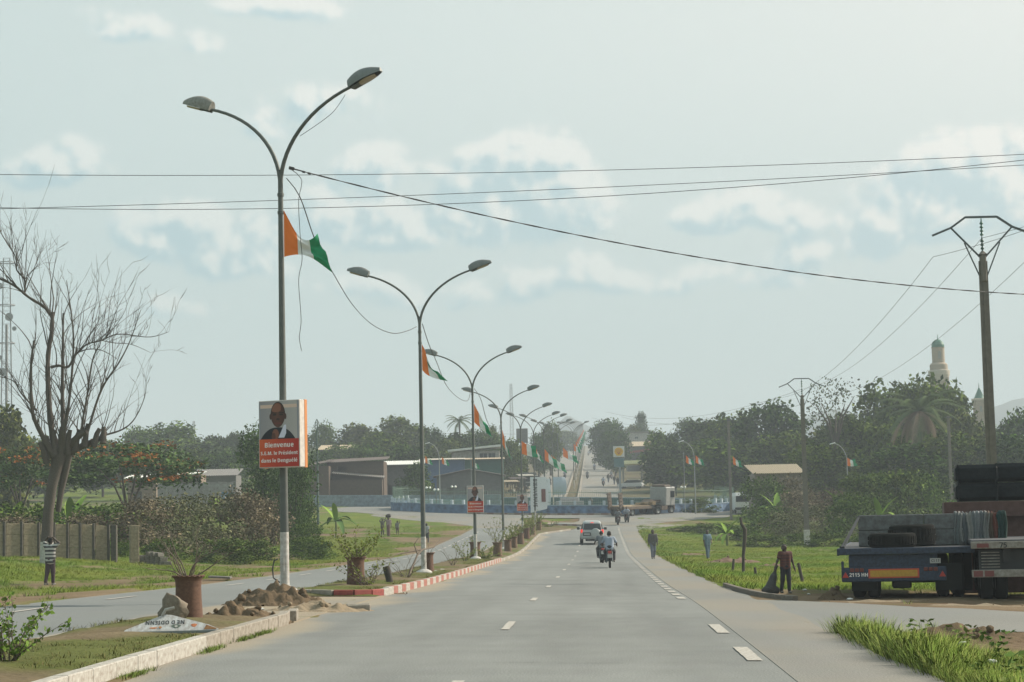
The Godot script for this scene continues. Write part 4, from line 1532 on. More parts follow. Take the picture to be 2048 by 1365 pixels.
func bare_tree() -> void:
	# pollarded street tree on the left: a stout forked trunk, stubs, and long whippy shoots
	var d := 88.0
	var at := spot(93.0, d)
	var s := FPX / d
	var t := thing("bare_tree", "tall leafless pollarded tree with a white painted foot before the panel wall", "tree", at)
	var L := func(u: float, v: float, z := 0.0) -> Vector3: return Vector3((u - 93.0) / s, (1103.0 - v) / s, z)
	var mb := MB.new()
	mb.tube([L.call(93, 1108), L.call(93, 1060)], [0.325, 0.285], 12, false)
	put(mb, "painted_base", mats["pole_white"], t)
	mb = MB.new()
	mb.tube([L.call(93, 1060), L.call(96, 1000), L.call(103, 950), L.call(112, 915), L.call(118, 885)], [0.272, 0.235, 0.23, 0.27, 0.33], 12, false)
	mb.tube([L.call(112, 1000, -0.35), L.call(118, 960, -0.3), L.call(128, 920, -0.2), L.call(135, 885, -0.1)], [0.12, 0.14, 0.17, 0.2], 8)
	put(mb, "trunk", mats["grey_bark"], t)
	# main limbs: [points..., radii]
	var limbs := [
		[[118, 890, 0], [104, 840, 0.1], [98, 760, 0.2], [97, 690, 0.15], [104, 640, 0.1], [105, 600, 0.1]], [0.36, 0.20, 0.17, 0.15, 0.14, 0.12],
		[[105, 610, 0.1], [90, 590, 0.2], [60, 570, 0.3], [30, 545, 0.5], [-20, 522, 0.7]], [0.12, 0.10, 0.085, 0.075, 0.06],
		[[52, 562, 0.3], [52, 535, 0.35], [37, 515, 0.4], [35, 490, 0.4], [18, 460, 0.5], [2, 430, 0.6]], [0.06, 0.055, 0.05, 0.04, 0.03, 0.02],
		[[52, 535, 0.35], [65, 520, 0.4], [82, 505, 0.4]], [0.03, 0.02, 0.01],
		[[110, 890, 0.2], [85, 840, 0.5], [72, 800, 0.7], [70, 720, 0.8], [76, 660, 0.8]], [0.28, 0.15, 0.12, 0.09, 0.06],
		[[118, 885, -0.2], [120, 840, -0.5], [118, 760, -0.6], [120, 680, -0.5], [122, 600, -0.4]], [0.25, 0.16, 0.12, 0.09, 0.05],
		[[125, 885, 0], [130, 845, 0.4], [140, 800, 0.5], [150, 720, 0.6], [152, 640, 0.6], [140, 540, 0.7]], [0.3, 0.17, 0.10, 0.075, 0.055, 0.02],
		[[128, 880, 0], [160, 850, 0.2], [175, 842, 0.3]], [0.3, 0.2, 0.15],
		[[165, 850, 0.2], [168, 820, 0.3], [178, 770, 0.4], [190, 700, 0.5], [205, 670, 0.5]], [0.12, 0.08, 0.06, 0.05, 0.03],
		[[130, 885, 0], [180, 862, -0.3], [205, 850, -0.4], [202, 838, -0.4]], [0.28, 0.17, 0.14, 0.13],
		[[200, 850, -0.4], [240, 838, -0.5], [265, 815, -0.6], [285, 770, -0.6], [287, 730, -0.6]], [0.07, 0.05, 0.035, 0.025, 0.012],
		[[178, 842, 0.3], [205, 760, 0.3], [240, 705, 0.2], [262, 660, 0.1], [283, 600, 0.1]], [0.09, 0.07, 0.05, 0.035, 0.015],
		[[103, 712, 0.2], [120, 709, 0.2], [138, 712, 0.2], [152, 690, 0.2], [175, 668, 0.2], [205, 660, 0.2], [240, 648, 0.2], [300, 655, 0.1], [340, 645, 0.1]], [0.10, 0.085, 0.08, 0.06, 0.05, 0.045, 0.035, 0.025, 0.012],
		[[155, 685, 0.2], [180, 678, 0.4], [210, 682, 0.5], [240, 700, 0.5]], [0.04, 0.035, 0.025, 0.012],
		[[205, 660, 0.2], [230, 665, 0.0], [262, 668, -0.1], [300, 685, -0.2]], [0.03, 0.025, 0.02, 0.01],
		[[80, 800, 0.6], [50, 765, 0.7], [35, 740, 0.8], [5, 730, 0.9]], [0.07, 0.045, 0.03, 0.02]]
	mb = MB.new()
	var seeds := []
	for i in range(0, limbs.size(), 2):
		var pts := []
		for p in limbs[i]:
			pts.append(L.call(p[0], p[1], p[2]))
		var c := Curve3D.new()
		for k in pts.size():
			var tn: Vector3 = (pts[mini(k + 1, pts.size() - 1)] - pts[maxi(k - 1, 0)]) / 6.0
			c.add_point(pts[k], -tn, tn)
		var path := []
		var rad := []
		var m: int = pts.size() * 4
		var rl: Array = limbs[i + 1]
		for k in m:
			var q := k / (m - 1.0)
			path.append(c.samplef(q * (pts.size() - 1)))
			var f: float = q * (rl.size() - 1)
			rad.append(0.70 * lerpf(rl[int(f)], rl[mini(int(f) + 1, rl.size() - 1)], f - int(f)) * (1.0 + 0.10 * sin(k * 2.3 + i)))
			if rad[k] < 0.2:
				seeds.append([path[k], rad[k], (path[k] - path[k - 1]).normalized()])
		mb.tube(path, rad, 7)
	# sawn stubs round the fork
	for q in [[100, 880, 96, 850, 0.3], [112, 875, 110, 838, 0.35], [122, 872, 126, 832, 0.3], [135, 872, 142, 838, 0.25], [150, 865, 160, 838, 0.1], [168, 858, 176, 826, 0.0], [186, 858, 198, 836, -0.1], [204, 852, 204, 832, -0.3], [95, 890, 84, 862, 0.4]]:
		mb.tube([L.call(q[0], q[1] + 14, q[4] * 0.5), L.call((q[0] + q[2]) * 0.5, (q[1] + q[3]) * 0.5, q[4]), L.call(q[2], q[3], q[4])], [0.15, 0.12, 0.10], 7)
	put(mb, "limbs", mats["grey_bark"], t)
	# whips: thin shoots, mostly upright, bowing over
	rng.seed = 77
	var wb := MB.new()
	for k in 250:
		var sd: Array = seeds[rng.randi() % seeds.size()]
		var p: Vector3 = sd[0]
		var v: Vector3 = (sd[2] * 0.5 + Vector3(rng.randf_range(-0.65, 0.65), rng.randf_range(0.45, 1.5), rng.randf_range(-0.5, 0.5))).normalized()
		var ln := rng.randf_range(1.1, 3.9)
		if sd[1] < 0.03:
			ln *= 0.5
		var bow := Vector3(rng.randf_range(-0.5, 0.5), rng.randf_range(-0.35, 0.45), rng.randf_range(-0.4, 0.4))
		var pts := [p]
		var n := 11
		var r0: float = minf(rng.randf_range(0.016, 0.034), sd[1] * 0.55)
		var rad := [r0]
		for i in n:
			v = (v + bow * (1.6 / n) + Vector3(rng.randf_range(-0.12, 0.12), rng.randf_range(-0.08, 0.08), rng.randf_range(-0.12, 0.12))).normalized()
			p += v * ln / n
			pts.append(p)
			rad.append(maxf(0.005, r0 * (1.0 - (i + 1.0) / (n + 1.0))))
			if i > 3 and rng.randf() < 0.30:
				var tv := (v + Vector3(rng.randf_range(-0.9, 0.9), rng.randf_range(-0.4, 0.9), rng.randf_range(-0.9, 0.9))).normalized()
				var q := p + tv * ln * 0.12
				var q2 := q + (tv + v * 0.5 + Vector3(0, 0.2, 0)).normalized() * ln * rng.randf_range(0.08, 0.2)
				wb.tube([p, q, q2], [0.010, 0.008, 0.004], 3, false)
		wb.tube(pts, rad, 4, false)
	var wo := put(wb, "shoots", mats["grey_bark"], t)
	wo.set_meta("kind", "stuff")

func make_plants() -> void:
	mat("bark", Color(0.115, 0.095, 0.075), 0.95, 0.0, "bark", 0.6)
	mat("grey_bark", Color(0.115, 0.096, 0.08), 0.95, 0.0, "bark", 0.9, "coarse", 0.8)
	var g1 := Color(0.135, 0.215, 0.034)
	var g0 := Color(0.038, 0.076, 0.017)
	for k in ["round", "flat", "cone", "tall", "low", "dry", "near", "flame", "sparse"]:
		var m := mat("leaf_" + k, Color(1, 1, 1), 0.7)
		m.backlight = Color(0.34, 0.34, 0.34)
	crowns["round"] = [crown_mesh(1, 72, 100, 0.052, "round", g1, g0), crown_mesh(2, 66, 110, 0.050, "round", g1, g0), crown_mesh(3, 80, 95, 0.052, "round", Color(0.16, 0.21, 0.056), Color(0.049, 0.081, 0.028))]
	crowns["tall"] = [crown_mesh(4, 70, 100, 0.045, "tall", g1, g0), crown_mesh(5, 64, 105, 0.043, "tall", Color(0.154, 0.203, 0.053), g0)]
	crowns["flat"] = [crown_mesh(6, 60, 110, 0.040, "flat", Color(0.098, 0.148, 0.026), Color(0.028, 0.052, 0.013))]
	crowns["cone"] = [crown_mesh(7, 46, 80, 0.055, "cone", Color(0.09, 0.13, 0.04), Color(0.045, 0.075, 0.025))]
	crowns["near"] = [crown_mesh(8, 95, 150, 0.026, "tall", Color(0.10, 0.155, 0.04), Color(0.04, 0.075, 0.022))]
	crowns["low"] = [crown_mesh(9, 46, 80, 0.045, "low", Color(0.13, 0.195, 0.034), Color(0.045, 0.08, 0.017)), crown_mesh(10, 40, 90, 0.05, "low", Color(0.14, 0.185, 0.04), Color(0.05, 0.085, 0.02))]
	crowns["dry"] = [crown_mesh(11, 46, 70, 0.036, "low", Color(0.225, 0.18, 0.115), Color(0.12, 0.10, 0.062)), crown_mesh(12, 48, 70, 0.036, "low", Color(0.185, 0.18, 0.095), Color(0.095, 0.105, 0.05))]
	crowns["flame"] = [crown_mesh(13, 62, 95, 0.030, "flat", Color(0.095, 0.145, 0.04), Color(0.045, 0.08, 0.025), 0.24)]
	crowns["sparse"] = [crown_mesh(14, 44, 26, 0.03, "round", Color(0.10, 0.125, 0.05), Color(0.06, 0.075, 0.035))]
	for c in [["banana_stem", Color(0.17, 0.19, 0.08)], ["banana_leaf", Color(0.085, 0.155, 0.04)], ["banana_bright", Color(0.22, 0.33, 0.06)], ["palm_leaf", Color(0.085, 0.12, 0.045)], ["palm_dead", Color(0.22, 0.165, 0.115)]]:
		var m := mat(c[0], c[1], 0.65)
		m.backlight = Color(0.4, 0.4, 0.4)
	bare_tree()
	var far := "trees on the hillside"
	var right := "trees right of the roundabout"
	# column, distance, top row, width in photo pixels, kind, label, group
	for r in [
		[832, 262, 926, 58, "round", "dark small tree in front of the blue shop's left end", far],
		[1030, 330, 905, 50, "round", "small tree behind the market stalls", far],
		[205, 300, 880, 110, "round", "tree behind the flame trees left of the sheds", far],
		[300, 285, 905, 110, "round", "low tree behind the half hidden shed", far],
		[385, 290, 900, 100, "round", "low tree behind the open shed", far],
		[450, 285, 905, 90, "round", "low tree behind the long grey shed", far],
		[640, 300, 905, 80, "round", "low tree over the brown house's left roof", far],
		[735, 300, 895, 90, "round", "low tree over the brown house's right roof", far],
		[820, 310, 890, 90, "round", "low tree over the shop with the white roof", far],
		[890, 330, 880, 80, "round", "low tree left of the white house", far],
		[1015, 345, 880, 70, "round", "low tree right of the white house", far],
		[90, 280, 880, 130, "round", "tree behind the left flame tree", far],
		[-10, 190, 815, 130, "round", "dark tree at the picture's far corner under the lattice mast", far],
		[270, 360, 858, 64, "round", "small dark tree poking up left of the long round-topped tree", far],
		[348, 350, 851, 135, "round", "broad round-topped tree left of the small antenna", far],
		[330, 320, 885, 110, "round", "lower tree below the broad round-topped tree", far],
		[440, 350, 872, 80, "round", "small tree under the pointed bush top right of the antenna", far],
		[410, 325, 885, 130, "round", "wide tree above the grey corrugated roof", far],
		[470, 345, 865, 60, "round", "round tree just left of the big dark leaning tree", far],
		[648, 380, 848, 62, "tall", "upright tree behind the tall green lamp post", far],
		[716, 370, 850, 105, "round", "uneven tree right of the tall green lamp post", far],
		[690, 330, 892, 90, "round", "low tree behind the brown house roof", far],
		[800, 365, 836, 110, "round", "tall round tree just left of the second lamp mast", far],
		[772, 335, 866, 110, "round", "pale leafy tree above the white roofed shop", far],
		[840, 375, 858, 70, "round", "tree crossed by the second lamp mast", far],
		[872, 360, 858, 46, "tall", "narrow tree between the second lamp and the palm", far],
		[905, 345, 868, 90, "round", "dark tree right under the palm", far],
		[960, 380, 862, 70, "round", "dark tree crossed by the third lamp mast", far],
		[985, 360, 866, 60, "round", "dark tree between the third and fourth lamps", far],
		[985, 420, 852, 40, "tall", "tall tree by the square water tank", far],
		[1102, 420, 846, 46, "tall", "dark tree left of the hill road at the crest", far],
		[1078, 400, 868, 40, "round", "lower tree beside the left hill carriageway", far],
		[1133, 700, 862, 60, "round", "small tree behind the lamps on the crest", far],
		[1218, 470, 842, 70, "round", "big round tree right of the hill road", far],
		[1232, 420, 862, 62, "tall", "rounded tree in front of the big one beside the hill road", far],
		[1285, 560, 826, 46, "cone", "conical dark tree standing up above the grey church", far],
		[1268, 520, 850, 40, "round", "small round tree left of the conical tree", far],
		[1384, 440, 838, 74, "round", "round tree behind the right-hand woods near the church", right],
		[1330, 350, 862, 80, "round", "tree just right of the grey church", right],
		[1412, 350, 842, 120, "round", "wide tree behind the two small flags", right],
		[1352, 320, 885, 120, "round", "leafy tree behind the truck cab", right],
		[1470, 330, 832, 110, "round", "tree behind the tall thin utility pole", right],
		[1540, 300, 806, 150, "round", "tallest leafy tree left of the near thin power pole", right],
		[1450, 290, 880, 150, "round", "dark leafy tree over the roundabout's right wall", right],
		[1575, 285, 870, 140, "round", "tree behind the tin roofed house", right],
		[1655, 265, 850, 130, "round", "bushy tree right of the thin power pole", right],
		[1700, 250, 832, 130, "round", "dense tree below the half bare tree", right],
		[1640, 235, 890, 150, "tall", "lower dark tree behind the single street lamp", right],
		[1752, 245, 845, 130, "round", "tree left of the palm with the dead fronds", right],
		[1785, 270, 772, 135, "round", "flat topped tree left below the tall minaret", right],
		[1872, 265, 762, 150, "round", "wide tree growing over the palm before the tall minaret", right],
		[1922, 250, 828, 100, "round", "tree before the short minarets", right],
		[1990, 300, 850, 100, "round", "tree behind the stout concrete power pole", right],
		[2052, 280, 826, 110, "round", "tree at the picture's right border below the ridge", right],
		[1900, 225, 868, 150, "round", "dark tree over the stacked black cargo", right],
		[2020, 220, 872, 150, "round", "leafy tree right of the stout concrete pole", right],
		[1810, 215, 892, 170, "round", "dark tree hanging over the bright bushes", right]]:
		tree(r[0], r[1], r[2], r[3], r[4], r[5], r[6])
	tree(545, 150, 848, 165, "near", "big dark leafy tree behind the nearest poster", "trees behind the left road", 0.08)
	tree(592, 142, 905, 90, "near", "leafy lower tree right of the nearest lamp mast", "trees behind the left road", 0.05)
	tree(40, 150, 868, 190, "flame", "flame tree with orange blossom behind the bare tree's left side", "flame trees behind the panel wall")
	tree(255, 145, 856, 260, "flame", "wide flame tree with orange blossom right of the bare tree", "flame trees behind the panel wall")
	tree(1676, 245, 748, 125, "sparse", "half bare tree with scattered leaves against the sky", "trees right of the roundabout", 0.45)
	rng.seed = 31
	palm(921, 352, 822, "palm tree standing above the white flat roofed house", 5, 62)
	palm(1848, 236, 790, "palm with a skirt of brown dead fronds below the tall minaret", 6, 190, 16)
	# banana plants
	banana(672, 168, 2.9, "banana plant beside the tall green lamp post", 1)
	banana(240, 118, 3.0, "banana plant with a bright leaf behind the gap in the panel wall", 2, true)
	banana(365, 150, 3.6, "banana plant before the corrugated fence, left one", 3, true)
	banana(440, 150, 3.4, "banana plant before the blue patch on the corrugated fence", 4, true)
	banana(140, 120, 3.2, "banana plant behind the bare tree's trunk", 5)
	banana(30, 125, 3.0, "banana plant behind the wall at the picture's border", 8)
	banana(1455, 150, 1.9, "yellowish banana plant beside the crooked post", 6, true)
	banana(1555, 190, 3.4, "banana plant in front of the tin roofed house", 7)
	banana(1690, 185, 3.6, "banana plant under the single street lamp's flag", 9)
	banana(1762, 160, 3.2, "banana plant left of the trailer load", 10)
	# bushes: column, distance, height, width, kind, label
	var lb := "bushes behind the left verge"
	for r in [[300, 112, 3.7, 5.0, "dry", "dry brown bush behind the heap of blocks"], [355, 116, 4.1, 5.4, "dry", "dry grey-brown bush right of the heap of blocks"], [415, 120, 4.3, 5.4, "dry", "dry bush in the middle of the left thicket"], [470, 122, 4.6, 5.4, "dry", "tall dry bush left of the nearest lamp mast"], [520, 126, 4.4, 5.0, "dry", "dry bush crossed by the nearest lamp mast"], [330, 108, 1.3, 3.0, "low", "low green bush before the dry thicket"], [445, 108, 1.6, 3.4, "low", "green bush at the foot of the dry thicket"], [505, 112, 1.5, 3.0, "low", "green bush just left of the nearest lamp mast"], [612, 120, 1.7, 3.2, "low", "green bush under the big dark tree"], [640, 128, 1.2, 2.6, "low", "low green bush left of the banana plant"], [20, 108, 2.4, 4.4, "dry", "dry bush behind the wall at the picture's border"], [170, 112, 2.5, 4.6, "dry", "dry bush behind the wall right of the bare tree"], [60, 112, 3.2, 5.0, "low", "dark green bush behind the wall left of the bare tree"], [200, 118, 3.2, 4.6, "low", "green bush behind the wall's end"], [330, 155, 2.8, 6.0, "low", "green bush before the corrugated fence"], [215, 137, 3.3, 6.0, "low", "dark green bush under the right flame tree"], [285, 138, 3.0, 5.5, "low", "green bush under the right end of the flame tree"], [120, 135, 3.4, 5.5, "low", "green bush behind the bare tree's trunk"], [240, 102, 0.9, 1.9, "low", "small weeds in the gap of the panel wall"], [610, 135, 2.6, 3.0, "low", "leafy bush leaning out right of the big dark tree"]]:
		bush(r[0], r[1], r[2], r[3], r[4], r[5], lb)
	var rb := "bushes on the right-hand field"
	for r in [[1530, 178, 3.0, 5.5, "low", "green bush behind the crooked post"], [1480, 165, 1.4, 4.5, "low", "low green bush between the yellowish banana plant and the post"], [1430, 180, 1.2, 5.0, "low", "low green hump before the roundabout's right wall"], [1380, 190, 0.7, 5.0, "low", "low weeds right of the truck"], [1575, 165, 2.8, 5.5, "dry", "dry brown bush left of the white footed pole"], [1645, 168, 3.2, 6.0, "dry", "dry brown bush right of the white footed pole"], [1600, 152, 1.1, 3.6, "low", "low bush left at the foot of the white footed pole"], [1655, 145, 1.2, 3.6, "low", "low bush right at the foot of the white footed pole"], [1710, 160, 4.2, 5.5, "low", "bright green bush left of the trailer load"], [1765, 150, 2.6, 4.5, "dry", "dry bush just left of the trailer load"], [1795, 175, 6.4, 6.5, "low", "tall bright bush above the trailer load"], [1860, 180, 6.2, 6.0, "low", "bright bush left of the stacked black cargo"], [1735, 182, 6.0, 6.5, "low", "tall bush under the dense trees"], [1680, 190, 4.4, 6.5, "dry", "tall dry bush under the single street lamp"], [1610, 190, 4.2, 6.5, "dry", "tall dry bush behind the white footed pole"], [1730, 132, 1.3, 3.4, "low", "low bush before the trailer's left end"], [1525, 150, 1.0, 4.0, "low", "low bush behind the crooked post's foot"], [1960, 170, 5.0, 6.0, "low", "bush hidden behind the black cargo"], [1395, 230, 2.0, 5.0, "low", "bush inside the roundabout's right side"], [1532, 200, 5.7, 6.0, "low", "bush before the tin roofed house, left part"], [1590, 202, 5.7, 6.0, "dry", "dry bush before the tin roofed house, right part"]]:
		bush(r[0], r[1], r[2], r[3], r[4], r[5], rb)
	# the leafy bush at the lower left corner
	var at := spot(14.0, 22.6) + Vector3(0, 0.1, 0)
	var t := thing("leafy_bush", "leafy green bush at the lower left corner of the median", "bush", at)
	var sm := shrub_mesh(200, 13, 0.86, 0.46, 3, 0.062)
	put(sm[0], "stems", mats["twig"], t)
	put(sm[1], "leaves", mat("corner_leaf", Color(0.15, 0.235, 0.045), 0.6), t)
	mats["corner_leaf"].backlight = Color(0.4, 0.4, 0.4)
	make_grass()

func tuft(seed_: int, blades: int, h: float, spread: float, thin := 0.045) -> ArrayMesh:
	rng.seed = seed_
	var mb := MB.new()
	for k in blades:
		var a := rng.randf() * TAU
		var p := Vector3(cos(a), 0, sin(a)) * spread * rng.randf()
		var o := Vector3(cos(a), 0, sin(a)) * spread * rng.randf_range(0.3, 1.1)
		var hh := h * rng.randf_range(0.5, 1.1)
		var w := Vector3(-sin(a), 0, cos(a)) * h * thin
		var tone := rng.randf_range(0.75, 1.2)
		mb.col = Color(tone, tone, tone * 0.95)
		var n := (Vector3(cos(a) * 0.35, 1.2, sin(a) * 0.35)).normalized()
		var i := mb.v.size()
		mb.vert(p - w, n)
		mb.vert(p + w, n)
		mb.vert(p + o * 0.45 + Vector3(0, hh * 0.65, 0) + w * 0.7, n)
		mb.vert(p + o * 0.45 + Vector3(0, hh * 0.65, 0) - w * 0.7, n)
		mb.vert(p + o + Vector3(0, hh, 0), n)
		mb.face(i, i + 1, i + 2)
		mb.face(i, i + 2, i + 3)
		mb.face(i + 3, i + 2, i + 4)
	return mb.mesh()

func weed_mesh() -> ArrayMesh:
	rng.seed = 777
	var mb := MB.new()
	for s in 5:
		var a := TAU * s / 5.0
		var p := Vector3.ZERO
		for i in 5:
			p += Vector3(cos(a) * 0.03 + rng.randf_range(-0.015, 0.015), 0.05, sin(a) * 0.03 + rng.randf_range(-0.015, 0.015))
			for q in 2:
				leaf_quad(mb, p + Vector3(rng.randf_range(-0.04, 0.04), 0.0, rng.randf_range(-0.04, 0.04)), rng.randf_range(0.05, 0.09), rng.randf_range(0.75, 1.2), 1.2)
	return mb.mesh()

func grass_field(called: String, places: Array, mesh: Mesh) -> void:
	var mm := MultiMesh.new()
	mm.transform_format = MultiMesh.TRANSFORM_3D
	mm.use_colors = true
	mm.mesh = mesh
	mm.instance_count = places.size()
	for i in places.size():
		mm.set_instance_transform(i, places[i][0])
		mm.set_instance_color(i, places[i][1])
	var o := MultiMeshInstance3D.new()
	o.multimesh = mm
	o.material_override = mats["grass"]
	o.name = numbered(called)
	add_child(o, true)
	o.set_meta("kind", "stuff")
	o.set_meta("label", {"verge_grass": "short green grass over the verges and fields", "broad_weeds": "broad leaved weeds among the tall grass", "tall_grass": "tall bright grass along the near shoulder", "median_grass": "thin dry grass on the median"}[called])
	o.set_meta("category", "grass")

func make_grass() -> void:
	var m := mat("grass", Color(1, 1, 1), 0.75)
	m.backlight = Color(0.45, 0.45, 0.45)
	rng.seed = 400
	var places := []
	var tries := 150000
	for k in tries:
		var d := 24.0 + 176.0 * pow(rng.randf(), 0.75)
		var half := d * 0.262
		var x := rng.randf_range(-half, half)
		if paved(x, d, 0.15):
			continue
		var r := x - d * LEAN
		if r > -12.6 and r < -5.2:
			continue
		var c := cover_at(x, d)
		if rng.randf() > c.a * 1.1 - 0.12:
			continue
		if d < 34.0 and r > 3.0:
			continue
		if d < 56.0 and r > 3.0 and rng.randf() < 0.75:
			continue
		var s := rng.randf_range(0.5, 1.25) * (0.8 + 0.6 * clampf(patch.get_noise_2d(x * 1.5, d * 1.5) + 0.3, 0.0, 1.0))
		if r > 3.6 and r < 4.6:
			s *= 1.5
		var tone := rng.randf_range(0.75, 1.25)
		var col := Color(0.112, 0.19, 0.024).lerp(Color(0.20, 0.225, 0.045), clampf(0.35 + patch.get_noise_2d(x, d) * 1.3 + rng.randf_range(-0.2, 0.2), 0.0, 1.0))
		places.append([Transform3D(Basis(Vector3.UP, rng.randf() * TAU).scaled(Vector3(s, s, s)), Vector3(x, G(x, -d) - 0.02, -d)), col * tone])
	grass_field("verge_grass", places, tuft(501, 9, 0.135, 0.16))
	places = []
	for k in 3200:
		var d := rng.randf_range(17.0, 31.6)
		var r := 3.72 + 1.7 * pow(rng.randf(), 1.6)
		var x := r + d * LEAN
		var s := rng.randf_range(0.4, 1.35) * lerpf(1.15, 0.55, (r - 3.7) / 1.7) * (0.55 + 1.0 * clampf(patch.get_noise_2d(x * 4.0, d * 3.0) + 0.4, 0.0, 1.0))
		if patch.get_noise_2d(x * 6.0, d * 4.0) < -0.12 and r > 4.4:
			continue
		var col := Color(0.125, 0.215, 0.032).lerp(Color(0.31, 0.33, 0.10), pow(rng.randf(), 1.5))
		places.append([Transform3D(Basis(Vector3.UP, rng.randf() * TAU).scaled(Vector3(s, s, s)), Vector3(x, G(x, -d) - 0.02, -d)), col])
	var weeds := []
	for k in 18:
		var d := rng.randf_range(17.5, 31.2)
		var r := 3.85 + 1.1 * pow(rng.randf(), 1.2)
		var x := r + d * LEAN
		var s := rng.randf_range(0.6, 1.5)
		weeds.append([Transform3D(Basis(Vector3.UP, rng.randf() * TAU).scaled(Vector3(s, s, s)), Vector3(x, G(x, -d), -d)), Color(0.10, 0.165, 0.035).lerp(Color(0.20, 0.24, 0.07), rng.randf())])
	grass_field("broad_weeds", weeds, weed_mesh())
	grass_field("tall_grass", places, tuft(502, 17, 0.25, 0.22, 0.015))
	places = []
	for k in 16000:
		var d := rng.randf_range(14.0, 110.0)
		if d > 35.0 and d < 50.0:
			continue
		var r := rng.randf_range(-7.9, -5.55)
		if patch.get_noise_2d(r * 3.0, d * 1.6) < -0.02 + 0.1 * rng.randf():
			continue
		var s := rng.randf_range(0.4, 1.0)
		var col := Color(0.12, 0.155, 0.04).lerp(Color(0.21, 0.175, 0.085), rng.randf())
		places.append([Transform3D(Basis(Vector3.UP, rng.randf() * TAU).scaled(Vector3(s, s, s)), on_road(r, d, 0.11)), col])
	# weeds along the kerb's foot
	for k in 260:
		var d: float = [22.5, 27.0, 29.5, 31.0][rng.randi() % 4] + rng.randfn() * 0.35
		var s := rng.randf_range(0.4, 0.9)
		places.append([Transform3D(Basis(Vector3.UP, rng.randf() * TAU).scaled(Vector3(s, s, s)), on_road(-5.26 + 0.1 * rng.randf(), d, 0.0)), Color(0.15, 0.21, 0.05)])
	grass_field("median_grass", places, tuft(503, 7, 0.10, 0.09))

# ------------------------------------------------------------------ buildings, walls, poles
# front wall with real openings; openings are [x0, y0, x1, y1, "window" | "door" | "gap"] in metres from the wall's foot centre
func front_wall(t: Node3D, m: Material, w: float, h: float, depth: float, openings: Array, base := -1.2) -> void:
	var xs := [-w * 0.5, w * 0.5]
	var ys := [base, h]
	for o in openings:
		xs.append(o[0])
		xs.append(o[2])
		ys.append(o[1])
		ys.append(o[3])
	xs.sort()
	ys.sort()
	var mb := MB.new()
	for i in xs.size() - 1:
		for j in ys.size() - 1:
			if xs[i + 1] - xs[i] < 0.001 or ys[j + 1] - ys[j] < 0.001:
				continue
			var cx: float = (xs[i] + xs[i + 1]) * 0.5
			var cy: float = (ys[j] + ys[j + 1]) * 0.5
			var hole := false
			for o in openings:
				if cx > o[0] and cx < o[2] and cy > o[1] and cy < o[3]:
					hole = true
			if not hole:
				mb.box(Vector3(cx, cy, -0.1), Vector3(xs[i + 1] - xs[i], ys[j + 1] - ys[j], 0.2))
	for s in [-1.0, 1.0]:
		mb.box(Vector3(s * (w * 0.5 - 0.1), (h + base) * 0.5, -depth * 0.5 - 0.1), Vector3(0.2, h - base, depth - 0.2))
	mb.box(Vector3(0, (h + base) * 0.5, -depth), Vector3(w - 0.4, h - base, 0.2))
	put(mb, "wall", m, t)
	for o in openings:
		var c := Vector3((o[0] + o[2]) * 0.5, (o[1] + o[3]) * 0.5, -0.12)
		var s := Vector3(o[2] - o[0], o[3] - o[1], 0.05)
		if o[4] == "gap":
			continue
		mb = MB.new()
		mb.box(c, s)
		var p := put(mb, o[4], mats["shutter"] if o[4] == "door" else mats["dark_pane"], t)
		if o[4] == "window":
			mb = MB.new()
			for e in [-1.0, 1.0]:
				mb.box(c + Vector3(e * s.x * 0.5 - e * 0.04, 0, 0.06), Vector3(0.08, s.y, 0.08))
				mb.box(c + Vector3(0, e * s.y * 0.5 - e * 0.04, 0.061), Vector3(s.x - 0.16, 0.08, 0.08))
			mb.box(c + Vector3(0, 0, 0.05), Vector3(0.05, s.y - 0.16, 0.05))
			put(mb, "frame", mats["window_frame"], p)

func tin_roof(t: Node3D, m: Material, corners: Array, ribs: int, called := "roof") -> MeshInstance3D:
	# corners: eave left, eave right, ridge right, ridge left; ribs run from eave to ridge
	var mb := MB.new()
	var pts := []
	var n := ribs * 4 + 1
	var up: Vector3 = ((corners[1] - corners[0]).cross(corners[0] - corners[3])).normalized()
	if up.y < 0.0:
		up = -up
	for i in 2:
		for j in n:
			var u := j / (n - 1.0)
			var p: Vector3 = (corners[0].lerp(corners[1], u)) if i == 0 else (corners[3].lerp(corners[2], u))
			pts.append(p + up * 0.035 * sin(u * ribs * TAU))
	mb.sheet(pts, 2, n)
	var lo := []
	for p in pts:
		lo.append(p - up * 0.05)
	mb.sheet(lo, 2, n)
	for e in [0, n]:
		for j in n - 1:
			mb.quad(pts[e + j], pts[e + j + 1], lo[e + j + 1], lo[e + j], (corners[0] - corners[3]) * (1.0 if e == 0 else -1.0))
	return put(mb, called, m, t)

func block_at(u0: float, u1: float, v_top: float, d: float, called: String, label: String, cat := "building", group := "") -> Array:
	var p := spot((u0 + u1) * 0.5, d)
	var t := thing(called, label, cat, p, 0.0, group)
	return [t, (u1 - u0) * d / FPX, seen((u0 + u1) * 0.5, v_top, d).y - p.y]

